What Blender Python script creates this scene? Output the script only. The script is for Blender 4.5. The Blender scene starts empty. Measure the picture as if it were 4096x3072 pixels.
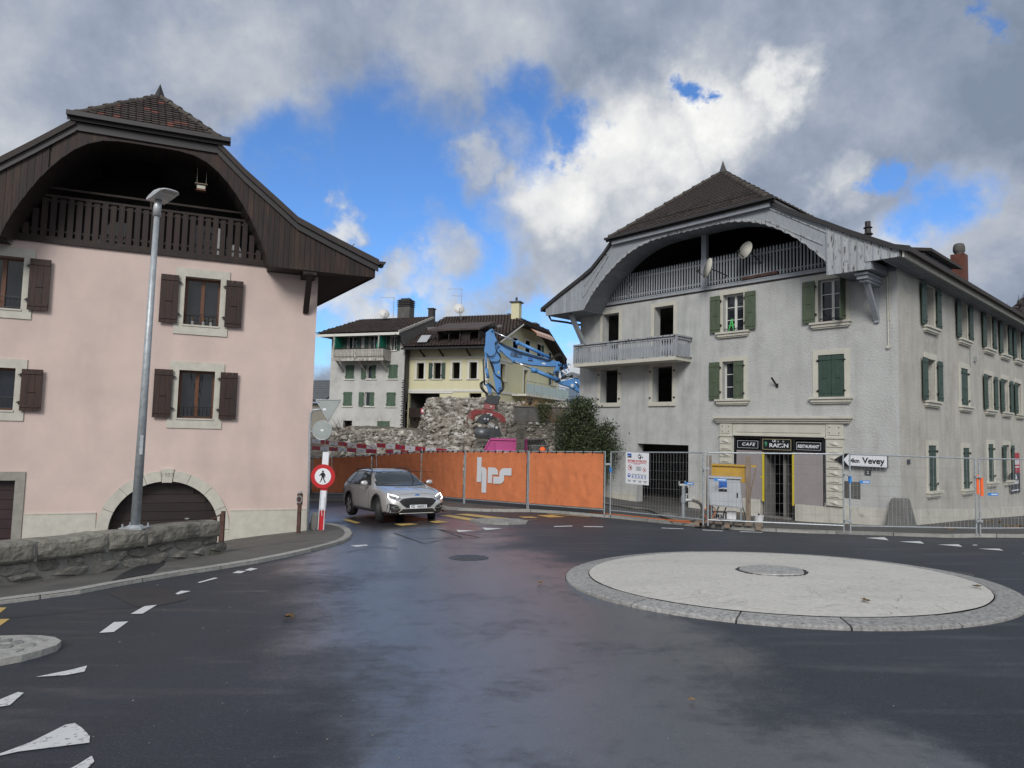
import bpy, bmesh, math, random
import numpy as np
from mathutils import Vector, Matrix, noise
from mathutils.bvhtree import BVHTree
random.seed(7)
R_=math.radians
C=bpy.context.scene.collection
# ------------------------------------------------------------------ camera
FPX=2711.3; PITCH=R_(4.094); ROLL=R_(1.444); CAMZ=2.6
_F=np.array([0,math.cos(PITCH),math.sin(PITCH)]); _U0=np.array([0,-math.sin(PITCH),math.cos(PITCH)]); _R0=np.array([1.,0,0])
_Rv=_R0*math.cos(ROLL)+_U0*math.sin(ROLL); _Uv=_U0*math.cos(ROLL)-_R0*math.sin(ROLL)
cd=bpy.data.cameras.new('camera'); cam=bpy.data.objects.new('camera',cd); C.objects.link(cam)
cd.sensor_width=36; cd.lens=FPX/4096*36; cd.clip_start=.05; cd.clip_end=12000
M=Matrix.Identity(4)
for i in range(3):
    M[i][0]=_Rv[i]; M[i][1]=_Uv[i]; M[i][2]=-_F[i]
M[0][3]=0; M[1][3]=0; M[2][3]=CAMZ
cam.matrix_world=M
bpy.context.scene.camera=cam
sc=bpy.context.scene
sc.view_settings.view_transform='Standard'; sc.view_settings.look='None'; sc.view_settings.gamma=1; sc.view_settings.use_curve_mapping=False
sc.view_settings.exposure=0.55
def ray(x,y):
    return _F+_Rv*(x-2048)/FPX-_Uv*(y-1536)/FPX
def atY(x,y,d):
    q=ray(x,y)*1.0; q=q*(d/q[1]); return Vector((q[0],q[1],q[2]+CAMZ))
# ------------------------------------------------------------------ sky and sun
def dirpx(x,y):
    q=ray(x,y); q=q/np.linalg.norm(q); return Vector(q)
world=bpy.data.worlds.new('World'); sc.world=world; world.use_nodes=True
SUN_EL=R_(34); SUN_ROT=R_(192)   # sun behind the camera, a little to the left, filtered by cloud
def build_world():
    nt=world.node_tree; N=nt.nodes; L=nt.links; N.clear()
    out=N.new('ShaderNodeOutputWorld'); bg=N.new('ShaderNodeBackground'); bg.inputs[1].default_value=.1
    L.new(bg.outputs[0],out.inputs[0])
    sky=N.new('ShaderNodeTexSky'); sky.sky_type='NISHITA'; sky.sun_disc=False
    sky.sun_elevation=SUN_EL; sky.sun_rotation=SUN_ROT; sky.air_density=1.0; sky.dust_density=.4; sky.ozone_density=2.2
    tc=N.new('ShaderNodeTexCoord')
    def nz(scale,detail,rough,dist=0,vec=None,off=0):
        n=N.new('ShaderNodeTexNoise'); n.inputs['Scale'].default_value=scale; n.inputs['Detail'].default_value=detail
        n.inputs['Roughness'].default_value=rough; n.inputs['Distortion'].default_value=dist
        L.new(vec if vec else tc.outputs['Generated'],n.inputs['Vector']); return n
    def math_(op,a,b=None,clamp=False):
        m=N.new('ShaderNodeMath'); m.operation=op; m.use_clamp=clamp
        for i,v in enumerate((a,b)):
            if v is None: continue
            if isinstance(v,(int,float)): m.inputs[i].default_value=v
            else: L.new(v,m.inputs[i])
        return m.outputs[0]
    def vmath(op,a,b):
        m=N.new('ShaderNodeVectorMath'); m.operation=op
        for i,v in enumerate((a,b)):
            if isinstance(v,(tuple,Vector)): m.inputs[i].default_value=v
            elif isinstance(v,(int,float)): m.inputs[3].default_value=v
            else: L.new(v,m.inputs[i])
        return m
    def mr(v,a,b,c=0,d=1,smooth=True):
        m=N.new('ShaderNodeMapRange'); m.interpolation_type='SMOOTHSTEP' if smooth else 'LINEAR'
        L.new(v,m.inputs[0]); 
        for i,k in enumerate((a,b,c,d)): m.inputs[i+1].default_value=k
        return m.outputs[0]
    # wind-torn distortion of the directions
    wob=nz(3.2,8,.62); w1=vmath('SUBTRACT',wob.outputs['Color'],(.5,.5,.5))
    sc1=vmath('SCALE',w1.outputs[0],None) if False else None
    m=N.new('ShaderNodeVectorMath'); m.operation='SCALE'; L.new(w1.outputs[0],m.inputs[0]); m.inputs[3].default_value=.21
    wob2=nz(17,6,.6); w2=vmath('SUBTRACT',wob2.outputs['Color'],(.5,.5,.5)); m2=N.new('ShaderNodeVectorMath'); m2.operation='SCALE'; L.new(w2.outputs[0],m2.inputs[0]); m2.inputs[3].default_value=.095
    D=vmath('ADD',vmath('ADD',tc.outputs['Generated'],m.outputs[0]).outputs[0],m2.outputs[0]).outputs[0]
    def blob(px,py,rad,soft=.5,sx=1,vec=D):
        d=dirpx(px,py); s=vmath('DISTANCE',vec,tuple(d)); 
        return mr(s.outputs['Value'],rad*soft/2711,rad*(2-soft)/2711,1,0)
    def mx(a,b): return math_('MAXIMUM',a,b)
    # holes of blue between the clouds (positions are directions in the sky)
    holes=None
    for (x,y,r) in ((1180,720,230),(1500,640,250),(1750,780,250),(1900,650,130),(1500,900,220),(2120,520,170),(2330,450,110),(2660,340,42),(2740,320,46),(2800,360,34),(3740,830,120),(3560,690,60),(3930,60,60),(1850,1000,160),(2150,1250,120),(1340,1350,130),(1600,1170,100),(2270,1320,110),(1300,1120,60),(1150,880,160),(2290,560,70)):
        b=blob(x,y,r); holes=b if holes is None else mx(holes,b)
    # generic broken cover elsewhere
    g=nz(1.6,6,.55,.3); gen=mr(g.outputs['Fac'],.60,.72)
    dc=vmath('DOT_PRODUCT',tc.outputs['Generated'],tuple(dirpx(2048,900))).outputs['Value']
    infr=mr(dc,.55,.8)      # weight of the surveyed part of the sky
    gen2=math_('MULTIPLY',gen,math_('SUBTRACT',1,infr))
    clear=math_('MAXIMUM',holes,gen2)
    # small detached puffs drifting over the blue
    puff=None
    for (x,y,r) in ((1935,640,110),(1330,885,62),(1760,1010,105),(1560,1080,80),(2050,700,70),(1480,1180,90)):
        b=blob(x,y,r,.3); puff=b if puff is None else mx(puff,b)
    # wisps over the blue
    wv=nz(7,9,.66,.2); wis=mr(wv.outputs['Fac'],.50,.78,0,.75)
    cover=math_('SUBTRACT',1,clear,True)
    cover=math_('MAXIMUM',cover,math_('MULTIPLY',wis,.8)); cover=math_('MAXIMUM',cover,math_('MULTIPLY',puff,.92))
    # bright cumulus lit from behind
    br=None
    for (x,y,r,a) in ((2540,600,250,1),(2280,740,230,1),(2820,440,190,.95),(3030,330,110,.9),(2180,800,190,.9),(2600,820,240,.7),(1330,880,75,.75),(3370,700,110,.7),(1950,620,110,.55),(1900,980,260,.6),(1700,1080,200,.62),(1450,1260,200,.7),(2300,1340,220,.9),(150,560,420,.48),(3850,950,230,.62),(2150,1150,200,.5),(350,150,260,.36),(1000,300,300,.28),(1950,240,300,.26),(3500,350,260,.22),(3700,1060,200,.6),(2480,850,350,.4)):
        b=math_('MULTIPLY',blob(x,y,r,.25),a); br=b if br is None else mx(br,b)
    tex=nz(2.6,9,.6,.15); tx=mr(tex.outputs['Fac'],.36,.66,.0,1.25)
    tex2=nz(9,8,.6,.1); tx2=mr(tex2.outputs['Fac'],.3,.7,-.19,.19,False)
    gb=nz(1.3,5,.5); gbr=math_('MULTIPLY',mr(gb.outputs['Fac'],.45,.7,0,.6),math_('SUBTRACT',1,infr))
    lum=math_('ADD',math_('MULTIPLY',mx(br,gbr),.80),math_('MULTIPLY',tx,.22))
    lum=math_('ADD',lum,tx2,True)
    back=mr(dc,.72,.05,0,.42); lum=math_('ADD',lum,back,True)   # unseen sky behind the camera, brightened to add light to the scene
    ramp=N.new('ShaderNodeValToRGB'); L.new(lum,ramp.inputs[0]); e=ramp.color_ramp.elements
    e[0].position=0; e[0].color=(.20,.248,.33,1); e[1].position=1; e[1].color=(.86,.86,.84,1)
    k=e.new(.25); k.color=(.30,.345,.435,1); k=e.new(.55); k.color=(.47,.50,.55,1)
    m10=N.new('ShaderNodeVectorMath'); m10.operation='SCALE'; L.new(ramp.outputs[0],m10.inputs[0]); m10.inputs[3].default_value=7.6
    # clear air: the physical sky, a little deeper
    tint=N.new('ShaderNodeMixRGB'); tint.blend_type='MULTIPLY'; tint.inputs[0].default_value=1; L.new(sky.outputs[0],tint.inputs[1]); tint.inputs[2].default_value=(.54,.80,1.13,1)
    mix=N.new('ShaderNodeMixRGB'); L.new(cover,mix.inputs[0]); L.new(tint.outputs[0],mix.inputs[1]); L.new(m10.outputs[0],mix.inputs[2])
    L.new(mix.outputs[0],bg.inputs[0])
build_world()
sd=bpy.data.lights.new('sun','SUN'); sd.energy=1.6; sd.angle=R_(22); sd.color=(1,.97,.93)
sun=bpy.data.objects.new('sun',sd); C.objects.link(sun)
sdir=Vector((math.sin(SUN_ROT)*math.cos(SUN_EL),math.cos(SUN_ROT)*math.cos(SUN_EL),math.sin(SUN_EL)))
sun.rotation_euler=sdir.to_track_quat('Z','Y').to_euler()

# ------------------------------------------------------------------ materials
def pmat(name,base,rough=.8,var=.12,vscale=3.0,bump=0,bscale=60,metal=0,base2=None,thr=(.5,.6),tscale=4,streak=0,streakcol=None,rnd=0,spec=.5,stretch=None,emit=None,alpha=None,detail=6,sstr=None):
    """procedural painted / mineral / wooden surface: tone variation, optional wear colour, vertical staining, fine relief"""
    m=bpy.data.materials.new(name); m.use_nodes=True; nt=m.node_tree; N=nt.nodes; L=nt.links
    b=N['Principled BSDF']; b.inputs['Roughness'].default_value=rough; b.inputs['Metallic'].default_value=metal
    b.inputs['Specular IOR Level'].default_value=spec
    tc=N.new('ShaderNodeTexCoord'); vec=tc.outputs['Object']
    def mapped(s):
        mp=N.new('ShaderNodeMapping'); mp.inputs['Scale'].default_value=s; L.new(tc.outputs['Object'],mp.inputs[0]); return mp.outputs[0]
    v0=mapped(stretch) if stretch else vec
    n=N.new('ShaderNodeTexNoise'); n.inputs['Scale'].default_value=vscale; n.inputs['Detail'].default_value=detail; n.inputs['Roughness'].default_value=.6; L.new(v0,n.inputs['Vector'])
    mr=N.new('ShaderNodeMapRange'); mr.inputs[1].default_value=.3; mr.inputs[2].default_value=.7; mr.inputs[3].default_value=1-var; mr.inputs[4].default_value=1+var; L.new(n.outputs['Fac'],mr.inputs[0])
    val=mr.outputs[0]
    if rnd:
        oi=N.new('ShaderNodeObjectInfo'); r=N.new('ShaderNodeMapRange'); r.inputs[3].default_value=1-rnd; r.inputs[4].default_value=1+rnd; L.new(oi.outputs['Random'],r.inputs[0])
        mm=N.new('ShaderNodeMath'); mm.operation='MULTIPLY'; L.new(val,mm.inputs[0]); L.new(r.outputs[0],mm.inputs[1]); val=mm.outputs[0]
    col=None
    if base2:
        n2=N.new('ShaderNodeTexNoise'); n2.inputs['Scale'].default_value=tscale; n2.inputs['Detail'].default_value=9; n2.inputs['Roughness'].default_value=.68; L.new(v0,n2.inputs['Vector'])
        r2=N.new('ShaderNodeMapRange'); r2.inputs[1].default_value=thr[0]; r2.inputs[2].default_value=thr[1]; L.new(n2.outputs['Fac'],r2.inputs[0])
        mx=N.new('ShaderNodeMixRGB'); mx.inputs[1].default_value=(*base,1); mx.inputs[2].default_value=(*base2,1); L.new(r2.outputs[0],mx.inputs[0]); col=mx.outputs[0]
    if streak:
        n3=N.new('ShaderNodeTexNoise'); n3.inputs['Scale'].default_value=1; n3.inputs['Detail'].default_value=6; L.new(mapped(sstr or (2.6,2.6,.35)),n3.inputs['Vector'])
        r3=N.new('ShaderNodeMapRange'); r3.inputs[1].default_value=.48; r3.inputs[2].default_value=.75; r3.inputs[4].default_value=streak; L.new(n3.outputs['Fac'],r3.inputs[0])
        mx=N.new('ShaderNodeMixRGB'); mx.inputs[1].default_value=(*base,1)
        if col: L.new(col,mx.inputs[1])
        mx.inputs[2].default_value=(*(streakcol or [c*.35 for c in base]),1); L.new(r3.outputs[0],mx.inputs[0]); col=mx.outputs[0]
    sc_=N.new('ShaderNodeVectorMath'); sc_.operation='SCALE'
    if col: L.new(col,sc_.inputs[0])
    else: sc_.inputs[0].default_value=base
    L.new(val,sc_.inputs[3]); L.new(sc_.outputs[0],b.inputs['Base Color'])
    if bump:
        n4=N.new('ShaderNodeTexNoise'); n4.inputs['Scale'].default_value=bscale; n4.inputs['Detail'].default_value=4; L.new(v0 if stretch else vec,n4.inputs['Vector'])
        bp=N.new('ShaderNodeBump'); bp.inputs['Strength'].default_value=1; bp.inputs['Distance'].default_value=bump; L.new(n4.outputs['Fac'],bp.inputs['Height']); L.new(bp.outputs[0],b.inputs['Normal'])
    if emit: b.inputs['Emission Color'].default_value=(*emit[0],1); b.inputs['Emission Strength'].default_value=emit[1]
    if alpha is not None: b.inputs['Alpha'].default_value=alpha
    return m
def glassmat(name,tint=(.02,.025,.03),rough=.03,trans=0):
    m=bpy.data.materials.new(name); m.use_nodes=True; b=m.node_tree.nodes['Principled BSDF']
    b.inputs['Base Color'].default_value=(*tint,1); b.inputs['Roughness'].default_value=rough; b.inputs['IOR'].default_value=1.5
    b.inputs['Transmission Weight'].default_value=trans
    n=m.node_tree.nodes.new('ShaderNodeTexNoise'); n.inputs['Scale'].default_value=1.7; bp=m.node_tree.nodes.new('ShaderNodeBump'); bp.inputs['Distance'].default_value=.004
    tc=m.node_tree.nodes.new('ShaderNodeTexCoord'); m.node_tree.links.new(tc.outputs['Object'],n.inputs['Vector'])
    m.node_tree.links.new(n.outputs['Fac'],bp.inputs['Height']); m.node_tree.links.new(bp.outputs[0],b.inputs['Normal'])
    return m
MT={}
def MM(k,*a,**kw): MT[k]=pmat(k,*a,**kw)
MM('pink_plaster',(.575,.46,.415),rough=.92,var=.07,vscale=1.2,bump=.004,bscale=45,streak=.40,streakcol=(.42,.33,.30),sstr=(1.2,1.2,.3))
MM('cream_stone',(.50,.48,.42),rough=.85,var=.10,vscale=5,bump=.003,bscale=70,streak=.25,streakcol=(.34,.33,.29))
MM('grey_stone',(.27,.26,.23),rough=.9,var=.16,vscale=6,bump=.004,bscale=60)
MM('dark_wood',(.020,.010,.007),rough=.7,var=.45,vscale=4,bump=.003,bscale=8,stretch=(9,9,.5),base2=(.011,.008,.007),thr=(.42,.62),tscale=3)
MM('weathered_wood',(.027,.011,.007),rough=.7,var=.45,vscale=4,bump=.003,bscale=8,stretch=(9,9,.45),base2=(.010,.006,.005),thr=(.40,.58),tscale=3,rnd=.3,streak=.22,streakcol=(.12,.07,.04),sstr=(3,3,.5))
MM('fascia_metal',(.028,.025,.026),rough=.5,var=.1)
MM('shutter_brown',(.038,.015,.010),rough=.65,var=.5,vscale=3,bump=.003,bscale=6,stretch=(12,12,.6),base2=(.018,.009,.007),thr=(.42,.6),tscale=2,rnd=.2)
MM('window_wood',(.115,.042,.017),rough=.45,var=.25,vscale=5,stretch=(6,6,1))
MM('garage_wood',(.020,.012,.010),rough=.55,var=.3,vscale=3,stretch=(1,1,8),bump=.002,bscale=6,rnd=.25)
MM('door_wood',(.024,.010,.012),rough=.5,var=.25,rnd=.2)
MM('tile_brown',(.048,.035,.031),rough=.75,var=.3,vscale=9,rnd=.35,bump=.003,bscale=40)
MM('tile_red',(.16,.055,.040),rough=.75,var=.2,vscale=9,rnd=.2)
MM('tile_far',(.045,.032,.028),rough=.75,var=.5,vscale=5,rnd=.4)
MM('ridge_tile',(.055,.045,.037),rough=.8,var=.3,vscale=7,rnd=.25,base2=(.085,.08,.055),thr=(.55,.7))
MM('roof_under',(.04,.033,.03),rough=.8)
MM('grey_plaster',(.44,.45,.44),rough=.93,var=.13,vscale=1.6,bump=.004,bscale=28,streak=.45,streakcol=(.21,.215,.20))
MM('rough_plaster',(.45,.46,.45),rough=.95,var=.09,vscale=1.3,bump=.022,bscale=17,base2=(.34,.34,.32),thr=(.55,.75),tscale=.9,streak=.38,streakcol=(.25,.25,.235))
MM('side_plaster',(.44,.425,.385),rough=.95,var=.12,vscale=.9,bump=.022,bscale=17,base2=(.33,.32,.285),thr=(.52,.72),tscale=.7,streak=.40,streakcol=(.235,.225,.195))
MM('plinth_plaster',(.50,.485,.43),rough=.9,var=.12,vscale=2,bump=.003,bscale=30,base2=(.15,.145,.13),thr=(.60,.78),tscale=1.4,streak=.3)
MM('trim_cream',(.52,.505,.44),rough=.8,var=.07,vscale=3,bump=.002,bscale=40,streak=.3,streakcol=(.33,.32,.28))
MM('paint_greyblue',(.30,.325,.355),rough=.65,var=.16,vscale=5,bump=.002,bscale=20,base2=(.13,.14,.16),thr=(.6,.72),tscale=5,stretch=(4,4,.7),rnd=.10)
MM('paint_peeling',(.36,.38,.40),rough=.7,var=.15,vscale=5,bump=.004,bscale=20,base2=(.075,.07,.068),thr=(.54,.60),tscale=3,stretch=(4,4,.9),rnd=.1)
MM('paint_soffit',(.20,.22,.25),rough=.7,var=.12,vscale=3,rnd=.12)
MM('green_shutter',(.075,.10,.062),rough=.6,var=.2,vscale=4,bump=.002,bscale=20,base2=(.13,.125,.10),thr=(.66,.74),tscale=8,stretch=(2,2,.7))
MM('green_dark',(.036,.066,.052),rough=.6,var=.2,vscale=4,bump=.002,bscale=20,base2=(.03,.035,.03),thr=(.66,.72),tscale=9)
MM('green_far',(.075,.125,.085),rough=.7,var=.2,vscale=3)
MM('green_cloth',(.01,.20,.13),rough=.8,var=.1)
MM('white_paint',(.62,.62,.60),rough=.5,var=.06)
MM('white_old',(.50,.48,.44),rough=.7,var=.1,base2=(.10,.08,.065),thr=(.5,.56),tscale=6,stretch=(3,3,.8))
MM('white_board',(.70,.71,.73),rough=.4,var=.03)
MM('iron',(.020,.020,.022),rough=.5,var=.2,metal=.2)
MM('rust',(.085,.042,.032),rough=.8,var=.35,vscale=7,base2=(.045,.02,.016))
MM('galv',(.36,.39,.41),rough=.45,var=.2,vscale=14,metal=.35)
MM('galv_light',(.52,.53,.54),rough=.5,var=.14,vscale=9,metal=.5)
MM('wire',(.42,.43,.44),rough=.5,var=.2,metal=.5)
MM('interior',(.16,.155,.145),rough=.95,var=.2)
MM('black_paint',(.012,.012,.013),rough=.35,var=.1)
MM('sign_black',(.010,.011,.014),rough=.3,var=.05)
MM('sign_gold',(.50,.44,.25),rough=.5,var=.05)
MM('sign_green',(.05,.22,.13),rough=.5,var=.1)
MM('board_mauve',(.285,.255,.26),rough=.5,var=.09,vscale=1.2)
MM('tape_yellow',(.58,.46,.02),rough=.5,var=.06)
MM('yellow_wood',(.46,.27,.03),rough=.6,var=.16,base2=(.26,.14,.02),thr=(.6,.68),tscale=3)
MM('wood_raw',(.22,.17,.13),rough=.85,var=.25,vscale=5,stretch=(5,5,.6),bump=.002,bscale=20)
MM('cabinet_grey',(.42,.44,.47),rough=.45,var=.05,streak=.15)
MM('blue_tag',(.03,.22,.60),rough=.5,var=.05)
MM('blue_sign',(.02,.11,.42),rough=.5,var=.03)
MM('red_sign',(.47,.015,.02),rough=.4,var=.04)
MM('red_board',(.42,.03,.045),rough=.5,var=.06)
MM('dark_board',(.05,.05,.06),rough=.5,var=.06)
MM('white_sign',(.72,.74,.78),rough=.35,var=.02)
MM('grey_back',(.30,.33,.32),rough=.5,var=.06,metal=.3)
MM('orange_cloth',(.60,.19,.075),rough=.8,var=.10,vscale=1.5,bump=.02,bscale=2.6,base2=(.44,.135,.055),thr=(.5,.75),tscale=1.4,streak=.3,streakcol=(.36,.13,.065),sstr=(2,2,.5))
MM('hrs_white',(.62,.64,.68),rough=.7,var=.03)
MM('orange_cable',(.60,.16,.05),rough=.6,var=.1)
MM('orange_vis',(.85,.14,.03),rough=.7,var=.08)
MM('orange_net',(.80,.20,.05),rough=.7,var=.1)
MM('hose_grey',(.13,.125,.115),rough=.7,var=.2)
MM('rubber',(.013,.013,.014),rough=.6,var=.2)
MM('excavator_blue',(.075,.235,.52),rough=.4,var=.09,vscale=2,base2=(.05,.12,.24),thr=(.66,.8),tscale=4)
MM('excavator_dark',(.045,.048,.052),rough=.5,var=.25,metal=.3)
MM('bucket_steel',(.14,.15,.16),rough=.45,var=.3,vscale=3,metal=.5,base2=(.07,.06,.055),thr=(.55,.7))
MM('chrome',(.75,.76,.78),rough=.12,var=.03,metal=1)
MM('grab_red',(.20,.020,.022),rough=.5,var=.25,vscale=3,base2=(.22,.17,.145),thr=(.56,.68),tscale=2.2)
MM('grab_dusty',(.20,.085,.075),rough=.85,var=.3,base2=(.27,.23,.20),thr=(.42,.56),tscale=2)
MM('skip_pink',(.46,.065,.235),rough=.5,var=.12,vscale=2,base2=(.23,.07,.12),thr=(.68,.78),tscale=5)
MM('maroon',(.06,.02,.032),rough=.6,var=.1)
MM('grating',(.16,.17,.18),rough=.6,var=.15,metal=.3)
MM('concrete_old',(.10,.098,.092),rough=.95,var=.2,vscale=4,bump=.005,bscale=30,streak=.75,streakcol=(.055,.055,.053),sstr=(5,5,.5))
MM('masonry',(.10,.094,.082),rough=.95,var=.3,vscale=4,bump=.01,bscale=14,rnd=.3)
MM('mortar',(.19,.185,.17),rough=.95,var=.2,vscale=6,bump=.006,bscale=25)
MM('rubble_stone',(.26,.235,.195),rough=.95,var=.22,vscale=3,bump=.012,bscale=9,rnd=.42,base2=(.30,.285,.255),thr=(.52,.66),tscale=2)
MM('rubble_earth',(.095,.08,.063),rough=.98,var=.35,vscale=1.4,bump=.05,bscale=3,base2=(.155,.14,.115),thr=(.45,.62),tscale=2.2)
MM('old_masonry',(.25,.22,.175),rough=.98,var=.35,vscale=1.8,bump=.10,bscale=3.2,base2=(.34,.31,.26),thr=(.45,.6),tscale=3)
MM('cope_stone',(.20,.19,.16),rough=.95,var=.35,vscale=3,bump=.05,bscale=9,base2=(.045,.044,.040),thr=(.50,.66),tscale=1.6,rnd=.18)
MM('wall_stone',(.17,.163,.145),rough=.95,var=.35,vscale=4,bump=.02,bscale=10,base2=(.24,.235,.21),thr=(.60,.66),tscale=3.5,rnd=.35)
MM('granite',(.29,.285,.275),rough=.85,var=.38,vscale=26,bump=.008,bscale=45,rnd=.16,base2=(.17,.17,.165),thr=(.52,.66),tscale=16)
MM('kerb_stone',(.30,.295,.275),rough=.8,var=.2,vscale=20,bump=.003,bscale=60,rnd=.12,base2=(.20,.20,.19),thr=(.55,.7))
MM('corner_stone',(.14,.14,.135),rough=.9,var=.15,bump=.004,bscale=30)
MM('cobble',(.22,.22,.21),rough=.8,var=.2,rnd=.3,bump=.003,bscale=40)
MM('white_cap',(.52,.50,.455),rough=.8,var=.10,vscale=22,bump=.004,bscale=70,base2=(.37,.36,.335),thr=(.50,.78),tscale=14,streak=.35,streakcol=(.36,.35,.33),sstr=(.7,2.2,1))
MM('cast_iron',(.10,.10,.105),rough=.45,var=.2,metal=.6)
MM('leaf_litter',(.16,.095,.035),rough=.8,var=.3,rnd=.4)
MM('brick_red',(.10,.036,.025),rough=.9,var=.25,vscale=5,rnd=.2,bump=.004,bscale=30)
MM('far_white',(.47,.47,.45),rough=.93,var=.13,vscale=.9,base2=(.33,.32,.30),thr=(.55,.72),tscale=.8,streak=.3,streakcol=(.28,.28,.26),sstr=(.8,.8,.15))
MM('far_yellow',(.60,.57,.38),rough=.9,var=.05,vscale=.8,streak=.2,streakcol=(.45,.41,.25),sstr=(.7,.7,.2))
MM('far_trim',(.62,.61,.56),rough=.8,var=.05)
MM('far_shed',(.24,.225,.19),rough=.9,var=.1)
MM('awning',(.55,.20,.10),rough=.8,var=.05)
MM('bark',(.055,.042,.032),rough=.9,var=.3)
MM('leaf_green',(.040,.058,.022),rough=.6,var=.65,vscale=4,rnd=.3)
MM('leaf_ivy',(.055,.068,.030),rough=.65,var=.3,vscale=5)
MM('grass',(.060,.075,.028),rough=.8,var=.3)
MM('hill_wood',(.045,.050,.050),rough=1,var=.35,vscale=.03,bump=3,bscale=.12)
MM('tree_dark',(.020,.030,.022),rough=.9,var=.3)
MM('hill_wood2',(.065,.055,.055),rough=1,var=.3,vscale=.2)
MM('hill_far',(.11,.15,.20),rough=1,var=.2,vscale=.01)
MM('frosted',(.50,.60,.585),rough=.35,var=.04)
MM('skin',(.45,.28,.21),rough=.6,var=.05)
MM('trousers',(.05,.05,.06),rough=.8,var=.1)
MM('green_spray',(.10,.55,.16),rough=.6,var=.05)
MM('curtain',(.35,.37,.40),rough=.9,var=.15,vscale=2,stretch=(6,6,.3))
MM('blue_flag',(.01,.06,.32),rough=.8,var=.05)
MM('tin',(.6,.6,.6),rough=.3,var=.05,metal=.9)
MT['glass']=glassmat('window_glass',(.018,.022,.028),.03)
MT['glass_sky']=glassmat('window_glass_bright',(.08,.09,.10),.02)
MT['car_glass']=glassmat('car_glass',(.035,.042,.045),.03)
# car paint
m=bpy.data.materials.new('silver_paint'); m.use_nodes=True; b=m.node_tree.nodes['Principled BSDF']
b.inputs['Base Color'].default_value=(.56,.555,.545,1); b.inputs['Metallic'].default_value=.5; b.inputs['Roughness'].default_value=.33
b.inputs['Coat Weight'].default_value=1; b.inputs['Coat Roughness'].default_value=.03; MT['silver']=m
MM('plastic_black',(.020,.020,.021),rough=.5,var=.1)
MM('lamp_lens',(.30,.31,.32),rough=.15,var=.2,vscale=12,metal=.5)
MM('lamp_on',(.8,.8,.8),rough=.3,emit=((1,.97,.9),3.0))

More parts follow.
